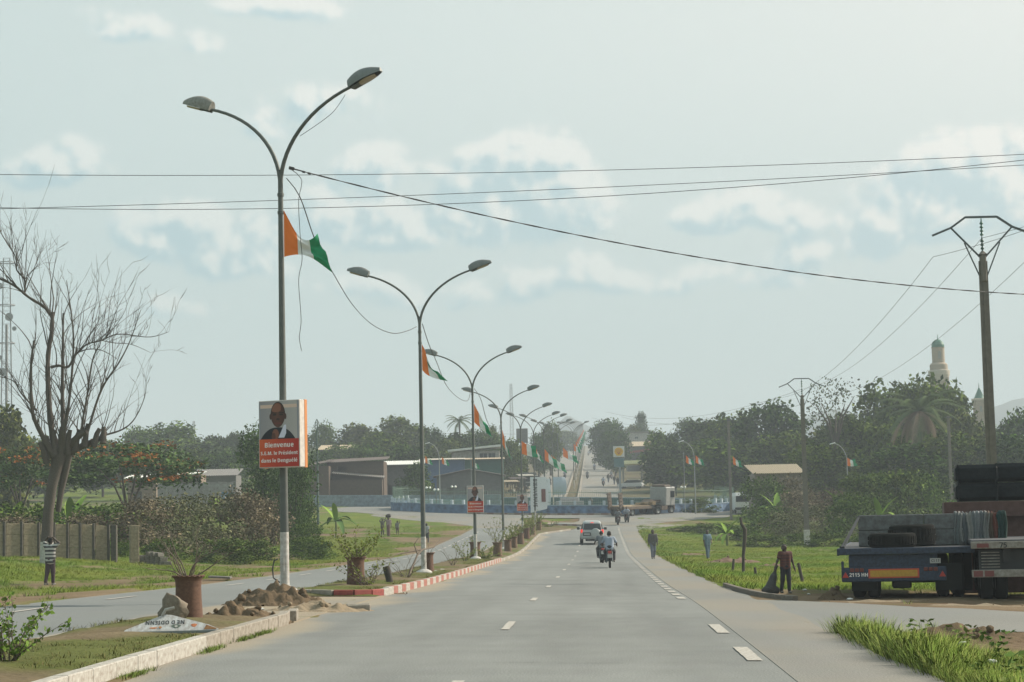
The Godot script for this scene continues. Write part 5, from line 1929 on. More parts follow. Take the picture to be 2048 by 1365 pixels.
func make_buildings() -> void:
	mat("shutter", Color(0.10, 0.085, 0.075), 0.8, 0.0, "mottle", 0.5)
	mat("dark_pane", Color(0.03, 0.035, 0.04), 0.2)
	mat("window_frame", Color(0.25, 0.245, 0.23), 0.8)
	var mud := mat("mud_wall", Color(0.10, 0.07, 0.05), 0.95, 0.0, "mottle", 0.35)
	var rusty := mat("rusty_roof", Color(0.12, 0.09, 0.075), 0.7, 0.1, "rust", 0.4)
	var grey_roof := mat("grey_roof", Color(0.26, 0.25, 0.235), 0.6, 0.15, "rust", 0.35)
	var pale_roof := mat("pale_roof", Color(0.55, 0.50, 0.42), 0.6, 0.1, "mottle", 0.4)
	var white_roof := mat("white_roof", Color(0.78, 0.77, 0.72), 0.5, 0.0, "mottle", 0.4)
	var tan_roof := mat("tan_roof", Color(0.50, 0.39, 0.26), 0.65, 0.05, "mottle", 0.5)
	var white_wall := mat("white_wall", Color(0.46, 0.46, 0.44), 0.85, 0.0, "rust", 0.3)
	var grey_wall := mat("grey_wall", Color(0.15, 0.147, 0.138), 0.9, 0.0, "mottle", 0.3)
	var blue_wall := mat("blue_wall", Color(0.075, 0.135, 0.25), 0.85, 0.0, "mottle", 0.3)
	var green_wall := mat("green_wall", Color(0.04, 0.12, 0.105), 0.85, 0.0, "mottle", 0.3)
	var pale_blue := mat("pale_blue", Color(0.215, 0.295, 0.355), 0.85, 0.0, "rust", 0.25)
	# brown mud house with tin roofs
	var q := block_at(655, 768, 920, 266, "brown_house", "brown mud house with two rusty tin roofs behind the pale blue wall")
	var t: Node3D = q[0]
	var w: float = q[1]
	var h: float = q[2]
	front_wall(t, mud, w, h - 0.25, 7.0, [[-2.4, h - 1.5, -1.2, h - 0.8, "gap"], [-0.5, 0.3, 0.5, 2.3, "door"], [1.6, 1.0, 2.6, 1.9, "window"]])
	tin_roof(t, rusty, [Vector3(-w * 0.5 - 0.4, h - 0.35, 0.6), Vector3(w * 0.5 + 0.5, h - 0.05, 0.6), Vector3(w * 0.5 + 0.5, h + 0.6, -7.4), Vector3(-w * 0.5 - 0.4, h + 0.35, -7.4)], 30)
	tin_roof(t, grey_roof, [Vector3(-w * 0.5 + 0.8, h - 1.75, 2.2), Vector3(w * 0.5 + 0.2, h - 2.5, 2.2), Vector3(w * 0.5 + 0.2, h - 2.2, -0.05), Vector3(-w * 0.5 + 0.8, h - 1.5, -0.05)], 24, "porch_roof")
	var wing := MB.new()
	wing.box(Vector3(0.2, (h - 2.7) * 0.5 - 0.6, 1.0), Vector3(w - 0.6, h - 1.6, 1.9))
	put(wing, "front_room", mud, t)
	q = block_at(600, 658, 930, 262, "brown_house", "lower brown mud house with a sloping roof left of the bigger one")
	t = q[0]
	w = q[1]
	h = q[2]
	front_wall(t, mud, w, h - 0.2, 6.0, [[-1.0, 0.2, 0.0, 2.2, "door"]])
	tin_roof(t, rusty, [Vector3(-w * 0.5 - 0.4, h - 0.5, 0.5), Vector3(w * 0.5 + 0.1, h + 0.35, 0.5), Vector3(w * 0.5 + 0.1, h + 0.9, -6.3), Vector3(-w * 0.5 - 0.4, h + 0.2, -6.3)], 16)
	# shop with the white roof
	q = block_at(768, 846, 930, 276, "shop", "grey shop under a white flat roof right of the brown house")
	t = q[0]
	w = q[1]
	h = q[2]
	front_wall(t, grey_wall, w, h, 6.0, [[-w * 0.45, 0.4, -w * 0.05, 2.4, "gap"], [0.4, 1.3, 1.6, 2.3, "window"]])
	tin_roof(t, white_roof, [Vector3(-w * 0.5 - 0.3, h + 0.02, 0.8), Vector3(w * 0.5 + 0.3, h + 0.02, 0.8), Vector3(w * 0.5 + 0.3, h + 0.75, -6.2), Vector3(-w * 0.5 - 0.3, h + 0.75, -6.2)], 22)
	# blue and green shop row
	q = block_at(838, 930, 920, 290, "shop", "long blue painted shop with a pale roof edge")
	t = q[0]
	w = q[1]
	h = q[2]
	front_wall(t, blue_wall, w, h, 6.0, [[-2.2, 0.2, -1.0, 2.4, "door"], [0.4, 1.0, 1.8, 2.2, "window"]])
	tin_roof(t, pale_roof, [Vector3(-w * 0.5, h + 0.02, 0.7), Vector3(w * 0.5 + 0.05, h + 0.02, 0.7), Vector3(w * 0.5 + 0.05, h + 0.4, -6.2), Vector3(-w * 0.5, h + 0.4, -6.2)], 24)
	q = block_at(931, 1008, 919, 290, "shop", "dark green painted shop beside the blue one")
	t = q[0]
	w = q[1]
	h = q[2]
	front_wall(t, green_wall, w, h, 6.0, [[-1.6, 0.2, -0.4, 2.4, "door"], [0.8, 1.0, 2.0, 2.2, "window"]])
	tin_roof(t, tan_roof, [Vector3(-w * 0.5, h + 0.02, 0.7), Vector3(w * 0.5 + 0.2, h + 0.02, 0.7), Vector3(w * 0.5 + 0.2, h + 0.4, -6.2), Vector3(-w * 0.5, h + 0.4, -6.2)], 24)
	# low gabled house in front
	q = block_at(874, 1004, 951, 270, "gabled_house", "grey low gabled house before the blue and green shops")
	t = q[0]
	w = q[1]
	h = q[2]
	front_wall(t, grey_wall, w, h, 7.0, [[-3.0, 0.3, -2.0, 2.3, "door"], [-0.6, 0.2, 0.5, 2.3, "door"], [1.7, 1.0, 2.5, 1.8, "window"]])
	var gm := MB.new()
	gm.extrude(PackedVector2Array([Vector2(-w * 0.5, h), Vector2(w * 0.5, h), Vector2(0, h + 0.75)]), 0.2, Transform3D(Basis(), Vector3(0, 0.002, -0.1)))
	put(gm, "gable", grey_wall, t)
	for s in [-1.0, 1.0]:
		tin_roof(t, grey_roof, [Vector3(s * (w * 0.5 + 0.5), h - 0.08, 0.7), Vector3(s * (w * 0.5 + 0.5), h - 0.08, -7.2), Vector3(0, h + 0.82, -7.2), Vector3(0, h + 0.82, 0.7)], 24)
	# white modern house behind
	q = block_at(905, 1000, 905, 318, "white_house", "white house with a tilted white roof slab above the shops")
	t = q[0]
	w = q[1]
	h = q[2]
	front_wall(t, white_wall, w, h + 0.2, 6.0, [[0.6, h - 1.0, 1.9, h - 0.15, "window"], [2.0, h - 1.0, 3.2, h - 0.15, "window"], [-2.6, 0.3, -1.6, 2.3, "door"]])
	var mb := MB.new()
	mb.bar(Vector3(-w * 0.5 - 0.6, h + 0.25, -2.8), Vector3(w * 0.5 + 0.4, h + 0.95, -2.8), 8.0, 0.32, 0.02)
	put(mb, "roof", white_roof, t)
	# corrugated fence, porch and sheds on the far left
	q = block_at(315, 470, 967, 232, "corrugated_fence", "grey corrugated metal fence behind the banana plants", "fence")
	t = q[0]
	w = q[1]
	h = q[2]
	var n := 9
	for k in n:
		var x := -w * 0.5 + w * k / n
		tin_roof(t, mat("tin_fence", Color(0.38, 0.385, 0.39), 0.6, 0.2, "rust", 0.3), [Vector3(x, -1.0, 0.02 * (k % 2)), Vector3(x + w / n + 0.05, -1.0, 0.02 * (k % 2)), Vector3(x + w / n + 0.05, h + 0.06 * (k % 3), 0.02 * (k % 2) - 0.01), Vector3(x, h + 0.06 * ((k + 1) % 3), 0.02 * (k % 2) - 0.01)], 9, "sheet")
	mb = MB.new()
	mb.box(Vector3(3.3, h * 0.55, 0.12), Vector3(0.75, 0.75, 0.05))
	put(mb, "blue_patch", mat("blue_patch", Color(0.05, 0.17, 0.33), 0.7), t)
	q = block_at(345, 402, 948, 244, "porch_shed", "open shed with a white roof edge over the corrugated fence")
	t = q[0]
	w = q[1]
	h = q[2]
	front_wall(t, mat("ochre_wall", Color(0.22, 0.165, 0.12), 0.9, 0.0, "mottle", 0.3), w, h - 0.1, 4.0, [[-w * 0.44, 0.6, w * 0.42, h - 0.5, "gap"]])
	tin_roof(t, white_roof, [Vector3(-w * 0.5 - 0.3, h - 0.15, 0.8), Vector3(w * 0.5 + 0.2, h, 0.8), Vector3(w * 0.5 + 0.2, h + 0.35, -4.2), Vector3(-w * 0.5 - 0.3, h + 0.2, -4.2)], 14)
	q = block_at(388, 472, 945, 256, "long_shed", "long grey roofed shed right of the open shed")
	t = q[0]
	w = q[1]
	h = q[2]
	front_wall(t, grey_wall, w, h - 0.4, 5.0, [[-1.6, 0.3, -0.6, 2.2, "door"], [0.5, 1.0, 1.5, 2.0, "window"]])
	tin_roof(t, grey_roof, [Vector3(-w * 0.5 - 0.4, h - 0.45, 0.8), Vector3(w * 0.5 + 0.3, h - 0.45, 0.8), Vector3(w * 0.5 + 0.3, h + 0.55, -5.3), Vector3(-w * 0.5 - 0.4, h + 0.55, -5.3)], 20)
	q = block_at(255, 312, 955, 240, "long_shed", "half hidden shed with a bright roof edge behind the flame tree")
	t = q[0]
	w = q[1]
	h = q[2]
	front_wall(t, mats["ochre_wall"], w, h, 4.0, [[-1.0, 0.3, 0.0, 2.2, "door"]])
	tin_roof(t, white_roof, [Vector3(-w * 0.5 - 0.4, h - 0.1, 0.6), Vector3(w * 0.5 + 0.3, h, 0.6), Vector3(w * 0.5 + 0.3, h + 0.5, -4.2), Vector3(-w * 0.5 - 0.4, h + 0.4, -4.2)], 14)
	# roofs among the trees
	for r in [[432, 470, 914, 335, "house with a bright white roof left of the big dark tree", 0], [640, 704, 899, 330, "tan roofed house among the trees above the brown house", 1], [868, 882, 910, 335, "small pale roofed house above the blue shop", 2], [1545, 1610, 903, 300, "house with a pale roof half hidden behind the thin power pole", 2], [1310, 1340, 905, 400, "pale roofed house right of the red banded shop", 2], [1905, 1990, 900, 300, "white roofed house behind the stout concrete pole", 0]]:
		q = block_at(r[0], r[1], r[2], r[3], "house", r[4])
		t = q[0]
		w = q[1]
		h = q[2]
		front_wall(t, grey_wall if r[5] else white_wall, w, h, 5.0, [[-w * 0.3, 0.3, -w * 0.3 + 0.9, 2.2, "door"], [w * 0.1, 1.0, w * 0.1 + 0.9, 2.0, "window"]])
		tin_roof(t, [white_roof, tan_roof, pale_roof][r[5]], [Vector3(-w * 0.5 - 0.4, h - 0.05, 0.6), Vector3(w * 0.5 + 0.4, h - 0.05, 0.6), Vector3(w * 0.5 + 0.2, h + 0.9, -5.2), Vector3(-w * 0.5 - 0.2, h + 0.9, -5.2)], 18)
	# church above the filling station and the shop before it
	q = block_at(1258, 1310, 866, 500, "church", "plain grey church with a small dark window above the filling station")
	t = q[0]
	w = q[1]
	h = q[2]
	front_wall(t, white_wall, w, h, 8.0, [[-1.6, h - 1.5, -0.7, h - 1.0, "window"]])
	mb = MB.new()
	mb.box(Vector3(0, h + 0.1, -4.0), Vector3(w + 0.5, 0.3, 8.6), Basis(), 0.03)
	put(mb, "roof", grey_roof, t)
	q = block_at(1256, 1304, 893, 455, "shop", "shop with a tan roof and a red band below the church")
	t = q[0]
	w = q[1]
	h = q[2]
	front_wall(t, grey_wall, w, h, 6.0, [[-1.5, 0.2, 1.5, h - 1.5, "gap"]])
	tin_roof(t, tan_roof, [Vector3(-w * 0.5 - 0.3, h, 0.8), Vector3(w * 0.5 + 0.3, h, 0.8), Vector3(w * 0.5 + 0.3, h + 1.3, -6.0), Vector3(-w * 0.5 - 0.3, h + 1.3, -6.0)], 16)
	mb = MB.new()
	mb.bar(Vector3(-w * 0.42, h - 1.35, 0.12), Vector3(w * 0.46, h - 0.85, 0.12), 0.1, 0.5)
	put(mb, "red_band", mat("red_band", Color(0.28, 0.07, 0.06), 0.8), t)
	# filling station: canopy and sign
	q = block_at(1242, 1330, 925, 345, "filling_station", "filling station canopy with a bright yellowish edge behind the truck")
	t = q[0]
	w = q[1]
	h = q[2]
	mb = MB.new()
	mb.box(Vector3(0, h, -3.0), Vector3(w, 0.6, 7.0), Basis(), 0.04)
	put(mb, "canopy", mat("canopy", Color(0.72, 0.68, 0.40), 0.5), t)
	for x in [-0.42, 0.0, 0.42]:
		mb = MB.new()
		mb.box(Vector3(x * w, h * 0.5 - 0.5, -2.5), Vector3(0.3, h + 0.4, 0.3), Basis(), 0.03)
		put(mb, "column", white_wall, t)
	mb = MB.new()
	mb.box(Vector3(w * 0.40, h * 0.36, -3.5), Vector3(2.2, h * 0.72, 3.0))
	put(mb, "kiosk", grey_wall, t)
	var sp := spot(1240, 300)
	t = thing("fuel_sign", "tall fuel station sign with a yellow shell on white", "sign", sp)
	var top := seen(1240, 893, 300).y - sp.y
	var bw := 22.0 * 300.0 / FPX
	mb = MB.new()
	mb.box(Vector3(0, top - bw * 0.5, 0), Vector3(bw, bw * 0.98, 0.3), Basis(), 0.03)
	var pan := put(mb, "panel", mat("sign_panel", Color(0.60, 0.59, 0.55), 0.5), t)
	mb = MB.new()
	# scallop shell: ribs fanning from the hinge
	var fan := PackedVector2Array()
	var ribs := 7
	for k in ribs * 4 + 1:
		var a := lerpf(-0.62, PI + 0.62, k / (ribs * 4.0))
		var rr := bw * 0.40 * (0.95 + 0.05 * absf(cos(k * PI / 4.0)))
		fan.append(Vector2(cos(a) * rr, sin(a) * rr * 0.92 + bw * 0.02))
	fan.append(Vector2(-bw * 0.17, -bw * 0.36))
	fan.append(Vector2(bw * 0.17, -bw * 0.36))
	mb.extrude(fan, 0.05, Transform3D(Basis(), Vector3(0, top - bw * 0.5, 0.16)))
	var shell := put(mb, "shell_emblem", mat("shell_yellow", Color(0.72, 0.42, 0.03), 0.6), pan)
	mb = MB.new()
	for k in 7:
		var a := lerpf(0.35, PI - 0.35, k / 6.0)
		mb.bar(Vector3(0, top - bw * 0.5 - bw * 0.25, 0.192), Vector3(cos(a) * bw * 0.33, top - bw * 0.5 + sin(a) * bw * 0.30, 0.192), 0.02, 0.035)
	var rb := put(mb, "shell_ribs", mat("shell_red", Color(0.45, 0.10, 0.03), 0.6), pan)
	rb.set_meta("kind", "stuff")
	mb = MB.new()
	mb.box(Vector3(0, top - bw * 1.5, 0), Vector3(bw * 0.92, bw * 0.8, 0.28), Basis(), 0.02)
	put(mb, "price_panel", mat("price_panel", Color(0.085, 0.16, 0.165), 0.5), t)
	mb = MB.new()
	mb.box(Vector3(0.1, (top - bw * 1.9) * 0.5, 0), Vector3(0.32, top - bw * 1.9 + 1.0, 0.25), Basis(), 0.02)
	put(mb, "post", mat("sign_post", Color(0.22, 0.25, 0.27), 0.6), t)
	# tin roofed house on the right
	q = block_at(1508, 1612, 945, 214, "tin_roofed_house", "pale tin roofed house behind the bushes right of the roundabout")
	t = q[0]
	w = q[1]
	h = q[2]
	front_wall(t, mat("warm_wall", Color(0.26, 0.225, 0.19), 0.9, 0.0, "mottle", 0.3), w - 0.5, h, 6.0, [[-1.6, 1.0, -0.4, 2.0, "window"], [1.0, 0.2, 1.9, 2.1, "door"]])
	tin_roof(t, tan_roof, [Vector3(-w * 0.5, h - 0.1, 0.8), Vector3(w * 0.5, h - 0.1, 0.8), Vector3(w * 0.5 - 0.2, h + 0.95, -4.0), Vector3(-w * 0.5 - 0.4, h + 0.95, -4.0)], 26)
	# water tank and market stall by the hill road
	var at := spot(1046, 400)
	t = thing("water_tank", "square grey water tank on a tall frame behind the fourth lamp", "water tank", at)
	var hh := seen(1046, 858, 400).y - at.y
	mb = MB.new()
	mb.box(Vector3(0, hh - 1.4, 0), Vector3(2.3, 2.8, 2.3), Basis(), 0.05)
	put(mb, "tank", grey_wall, t)
	for s in [Vector2(-1, -1), Vector2(1, -1), Vector2(1, 1), Vector2(-1, 1)]:
		mb = MB.new()
		mb.bar(Vector3(s.x * 0.95, -0.5, s.y * 0.95), Vector3(s.x * 0.95, hh - 2.8, s.y * 0.95), 0.22, 0.22)
		put(mb, "leg", grey_wall, t)
	for k in 3:
		at = spot(1020.0 + 16.0 * k, 300.0 + 8.0 * k)
		t = thing("market_stall", ["market stall with an orange post at the hill road's foot", "middle market stall beside the dark truck", "market stall with a pale sheet roof behind the dark truck"][k], "stall", at, 0.2, "market stalls at the hill road")
		var kh := 2.3 + 0.25 * k
		for s in [Vector2(-1, -1), Vector2(1, -1), Vector2(1, 1), Vector2(-1, 1)]:
			mb = MB.new()
			mb.bar(Vector3(s.x * 1.0, -0.4, s.y * 0.9), Vector3(s.x * 1.0, kh, s.y * 0.9), 0.1, 0.1)
			put(mb, "post", mat("orange_post", Color(0.42, 0.21, 0.07), 0.8) if k == 0 and s.x < 0.0 else mats["bark"], t)
		tin_roof(t, [tan_roof, rusty, pale_roof][k], [Vector3(-1.3, kh, 1.2), Vector3(1.3, kh, 1.2), Vector3(1.3, kh + 0.3, -1.2), Vector3(-1.3, kh + 0.3, -1.2)], 10)
		mb = MB.new()
		mb.box(Vector3(0, 0.75, 0.2), Vector3(1.8, 0.08, 1.3))
		put(mb, "table", mats["bark"], t)
		for j in 3:
			var cr := MB.new()
			cr.box(Vector3.ZERO, Vector3(0.45, 0.35, 0.4), Basis(Vector3.UP, 0.3 * j), 0.02)
			var co := put(cr, "crate", [tan_roof, mud, pale_roof][j])
			co.position = at + Vector3(-0.55 + 0.55 * j, 0.97, 0.25)
			tag(co, "%s crate on the %s" % [["left", "middle", "right"][j], ["stall with the orange post", "middle stall beside the dark truck", "stall with the pale sheet roof"][k]], "crate", "crates on the market stalls")
	make_mosque()
	make_roundabout()
	make_left_wall()
	make_poles()

func make_mosque() -> void:
	var stone := mat("minaret", Color(0.40, 0.315, 0.235), 0.85, 0.0, "mottle", 0.25)
	var green := mat("green_dome", Color(0.03, 0.14, 0.09), 0.55)
	var trim := mat("minaret_trim", Color(0.46, 0.40, 0.33), 0.85)
	var d := 420.0
	var at := spot(1887, d)
	var Y := func(v: float) -> float: return seen(1887, v, d).y - at.y
	var t := thing("minaret", "tall pale minaret with a green dome and a balcony above the trees", "minaret", at)
	var s := d / FPX
	var mb := MB.new()
	mb.box(Vector3(0, Y.call(765) * 0.5, 0), Vector3(33.0 * s, Y.call(765) + 2.0, 33.0 * s), Basis(), 0.1)
	put(mb, "lower_shaft", stone, t)
	mb = MB.new()
	mb.lathe([Vector2(17.0 * s, Y.call(764)), Vector2(21.5 * s, Y.call(750)), Vector2(22.0 * s, Y.call(742)), Vector2(20.0 * s, Y.call(741)), Vector2(0.0, Y.call(740.9))], 16)
	put(mb, "balcony", trim, t)
	mb = MB.new()
	mb.lathe([Vector2(18.0 * s, Y.call(742)), Vector2(18.0 * s, Y.call(730)), Vector2(15.0 * s, Y.call(727)), Vector2(12.8 * s, Y.call(726)), Vector2(12.8 * s, Y.call(697)), Vector2(13.8 * s, Y.call(695)), Vector2(0.0, Y.call(694.9))], 16)
	put(mb, "upper_shaft", stone, t)
	mb = MB.new()
	mb.lathe([Vector2(12.6 * s, Y.call(694.8)), Vector2(12.8 * s, Y.call(690)), Vector2(10.5 * s, Y.call(684)), Vector2(5.5 * s, Y.call(680)), Vector2(0.8 * s, Y.call(678.5)), Vector2(0.6 * s, Y.call(670)), Vector2(0.0, Y.call(669))], 16)
	put(mb, "dome", green, t)
	for x in [-0.45, 0.45]:
		mb = MB.new()
		mb.box(Vector3(x * 14.0 * s, Y.call(778), 16.5 * s + 0.02), Vector3(0.7, 1.7, 0.12), Basis(), 0.03)
		put(mb, "window", mats["window_frame"], t)
	mb = MB.new()
	mb.box(Vector3(0, Y.call(711), 12.6 * s), Vector3(0.55, 1.6, 0.2), Basis(), 0.03)
	put(mb, "window", mats["window_frame"], t)
	for m in [[1966.0, 775.0, "short minaret with a pointed green cap left of the stout concrete pole"], [1930.0, 790.0, "shorter minaret half hidden by the trees beside the tall one"]]:
		at = spot(m[0], d)
		t = thing("minaret", m[2], "minaret", at)
		var y := seen(m[0], m[1], d).y - at.y
		mb = MB.new()
		mb.box(Vector3(0, (y - 3.4) * 0.5, 0), Vector3(2.3, y - 3.4 + 2.0, 2.3), Basis(), 0.08)
		put(mb, "shaft", stone, t)
		mb = MB.new()
		mb.box(Vector3(0, y - 2.6, 0), Vector3(2.8, 0.5, 2.8), Basis(), 0.08)
		put(mb, "balcony", trim, t)
		mb = MB.new()
		mb.lathe([Vector2(1.35, y - 2.3), Vector2(0.1, y), Vector2(0.05, y + 0.9), Vector2(0.0, y + 0.9)], 4, Transform3D(Basis(Vector3.UP, PI / 4.0), Vector3.ZERO))
		put(mb, "cap", green, t)
		mb = MB.new()
		mb.box(Vector3(0, y - 4.6, 1.16), Vector3(0.5, 1.2, 0.06))
		put(mb, "window", mats["window_frame"], t)

func ring_wall(mb: MB, q: float, thick: float, lo: float, hi: float, a0 := 0.0, a1 := TAU, n := 96) -> void:
	for i in n:
		var a := lerpf(a0, a1, float(i) / n)
		var b := lerpf(a0, a1, float(i + 1) / n)
		var p := ring_at(a, q)
		var r := ring_at(b, q)
		var p2 := ring_at(a, q - thick)
		var r2 := ring_at(b, q - thick)
		var L := Vector3(0, lo, 0)
		var H := Vector3(0, hi, 0)
		var o := Vector3(sin(a), 0, cos(a))
		mb.quad(p + L, r + L, r + H, p + H, o)
		mb.quad(p2 + L, r2 + L, r2 + H, p2 + H, -o)
		mb.quad(p + H, r + H, r2 + H, p2 + H, Vector3.UP)

func make_roundabout() -> void:
	var stone := mat("blue_stone", Color(0.15, 0.26, 0.43), 0.85, 0.0, "stones", 0.065, "coarse", 0.6)
	stone.uv1_world_triplanar = true
	var t := thing("roundabout_wall", "blue painted stone wall ringing the roundabout garden", "wall", Vector3.ZERO)
	var mb := MB.new()
	ring_wall(mb, 21.0, 0.35, -0.6, 0.95)
	put(mb, "stone_wall", stone, t)
	mb = MB.new()
	ring_wall(mb, 21.05, 0.45, 0.951, 1.03)
	put(mb, "coping", mat("blue_coping", Color(0.20, 0.27, 0.34), 0.8), t)
	for k in 50:
		var a := -PI * 0.62 + PI * 1.24 * k / 49.0
		mb = MB.new()
		var p := ring_at(a, 20.85)
		mb.box(p + Vector3(0, 1.28, 0), Vector3(0.28, 0.5, 0.28), Basis(Vector3.UP, a), 0.02)
		put(mb, "white_post", mat("white_post", Color(0.42, 0.48, 0.52), 0.8), t)
	# garden fence of thin bars
	var f := thing("garden_fence", "thin green bar fence standing on the roundabout wall", "fence", Vector3.ZERO)
	var bars := MB.new()
	for k in 380:
		var a := -PI * 0.62 + PI * 1.24 * k / 379.0
		var p := ring_at(a, 20.75)
		bars.bar(p + Vector3(0, 1.0, 0), p + Vector3(0, 2.75 + 0.06 * sin(k * 0.7), 0), 0.028, 0.028)
	var bo := put(bars, "bars", mat("fence_green", Color(0.20, 0.27, 0.20), 0.7), f)
	bo.set_meta("kind", "stuff")
	for y in [1.35, 2.45]:
		mb = MB.new()
		for k in 60:
			var a := -PI * 0.62 + PI * 1.24 * k / 60.0
			var b := -PI * 0.62 + PI * 1.24 * (k + 1) / 60.0
			mb.bar(ring_at(a, 20.75, y), ring_at(b, 20.75, y), 0.04, 0.05)
		put(mb, "rail", mats["fence_green"], f)
	var g := thing("inner_wall", "low dark green wall inside the roundabout fence", "wall", Vector3.ZERO)
	mb = MB.new()
	ring_wall(mb, 18.6, 0.3, -0.5, 1.0)
	put(mb, "green_wall", mat("inner_green", Color(0.035, 0.105, 0.115), 0.85, 0.0, "mottle", 0.3), g)
	# white steps block in the garden seen through the fence
	mb = MB.new()
	mb.box(Vector3(0, 0.6, 0), Vector3(3.2, 1.5, 1.6), Basis(), 0.05)
	mb.box(Vector3(0, 1.55, -0.3), Vector3(2.2, 0.4, 0.8), Basis(), 0.05)
	var so := put(mb, "monument_base", mat("pale_stone", Color(0.42, 0.40, 0.40), 0.85, 0.0, "mottle", 0.4))
	so.position = spot(1140, 228.5)
	tag(so, "pale stepped monument base seen through the roundabout fence", "monument")
	# pale blue wall across the far side
	var pts := []
	for u in [600.0, 680.0, 760.0, 840.0, 920.0, 1002.0]:
		pts.append(spot(u, 256.0 + (u - 600.0) * 0.01))
	var pw := thing("pale_blue_wall", "long weathered pale blue wall before the brown houses", "wall", pts[0])
	for k in pts.size() - 1:
		mb = MB.new()
		var a: Vector3 = pts[k] - pts[0]
		var b: Vector3 = pts[k + 1] - pts[0]
		mb.bar(a + Vector3(0, 0.45, 0), b + Vector3(-0.02, 0.45, 0), 0.25, 2.1, 0.02)
		put(mb, "panel", mats["pale_blue"], pw)
	var cube := spot(620, 232)
	t = thing("guard_hut", "small white hut with a dark top left of the pale blue wall", "hut", cube)
	mb = MB.new()
	mb.box(Vector3(0, 0.6, 0), Vector3(0.7, 1.4, 0.7), Basis(), 0.02)
	put(mb, "body", mats["white_wall"], t)
	mb = MB.new()
	mb.box(Vector3(0, 1.65, 0), Vector3(0.85, 0.7, 0.85), Basis(), 0.03)
	put(mb, "top", mat("hut_top", Color(0.04, 0.055, 0.09), 0.7), t)
	# double globe lamps inside the garden
	var n := 0
	for p in [[857.0, 977.0], [873.0, 981.0], [908.0, 975.0], [1368.0, 976.0]]:
		var b := spot(p[0], 236.0)
		t = thing("globe_lamp", ["leftmost twin globe lamp in the roundabout garden", "second twin globe lamp in the roundabout garden", "twin globe lamp left of the third mast's poster", "twin globe lamp in the roundabout garden right of the truck"][n], "lamp", b, 0.0, "globe lamps in the garden")
		var y := seen(p[0], p[1], 236.0).y - b.y
		mb = MB.new()
		mb.tube([Vector3(0, -0.2, 0), Vector3(0, y - 0.1, 0)], [0.06, 0.04], 6)
		mb.bar(Vector3(-0.2, y - 0.12, 0), Vector3(0.2, y - 0.12, 0), 0.04, 0.04)
		put(mb, "post", mats["lamp_metal"], t)
		for s in [-0.2, 0.2]:
			mb = MB.new()
			mb.lathe([Vector2(0.0, y - 0.1), Vector2(0.12, y - 0.04), Vector2(0.15, y + 0.05), Vector2(0.1, y + 0.16), Vector2(0.0, y + 0.19)], 10, Transform3D(Basis(), Vector3(s, 0, 0)))
			put(mb, "globe", mat("globe", Color(0.78, 0.78, 0.75), 0.3), t)
		n += 1
	# banners on the masts
	banner(1060.0, 1066.0, 1026.0, 955.0, 203.0, 1.62, "tall white banner with dark upright lettering and a portrait", true)
	banner(1087.0, 1090.0, 1018.0, 958.0, 226.0, 0.7, "narrow white banner with dark lettering just behind the tall one", true)
	banner(1106.0, 1106.0, 990.0, 955.0, 234.0, 1.4, "plain white banner bellying out over the roundabout fence", false)

func banner(u: float, _u2: float, v_low: float, v_top: float, d: float, w: float, label: String, printed: bool) -> void:
	var a := seen(u, v_top, d)
	var h := (v_low - v_top) * d / FPX
	var t := thing("banner", label, "banner", a, 0.0, "white banners at the roundabout")
	var mb := MB.new()
	var pts := []
	for i in 14:
		for j in 10:
			var x := j / 9.0
			var y := i / 13.0
			pts.append(Vector3(x * w * (1.0 + 0.12 * sin(y * 3.0)), -y * h * (1.0 - 0.10 * x if printed else 1.0), (0.035 if printed else 0.2) * (sin(x * 4.0 + y * 2.5) * x + sin(y * 3.0))))
	mb.sheet(pts, 14, 10)
	var bm := mat("banner_cloth" if printed else "banner_plain", Color(0.66, 0.68, 0.70) if printed else Color(0.42, 0.48, 0.56), 0.8)
	bm.backlight = Color(0.4, 0.4, 0.4)
	var cloth := put(mb, "cloth", bm, t)
	if not printed:
		return
	for k in 1:
		var tm := TextMesh.new()
		var f := SystemFont.new()
		f.font_names = PackedStringArray(["Droid Sans"])
		f.font_weight = 700
		tm.font = f
		tm.text = "BIENVENUE"
		tm.font_size = 16
		tm.pixel_size = h * 0.0085
		tm.depth = 0.004
		tm.curve_step = 2.0
		var o := MeshInstance3D.new()
		o.name = "lettering"
		o.mesh = tm
		o.material_override = mats["sign_black"]
		var sc := 0.78 * h / maxf(tm.get_aabb().size.x, 0.1)
		o.transform = Transform3D(Basis(Vector3.BACK, -PI / 2.0).scaled(Vector3(sc, sc, 1)), Vector3(w * (0.30 + 0.28 * k), -h * 0.45, 0.078))
		cloth.add_child(o, true)
		if w < 1.0:
			break
	if w > 1.0:
		mb = MB.new()
		mb.box(Vector3(w * 0.82, -h * 0.52, 0.075), Vector3(w * 0.26, h * 0.36, 0.02))
		put(mb, "portrait", mat("banner_portrait", Color(0.22, 0.10, 0.09), 0.8, 0.0, "mottle", 1.5), cloth)

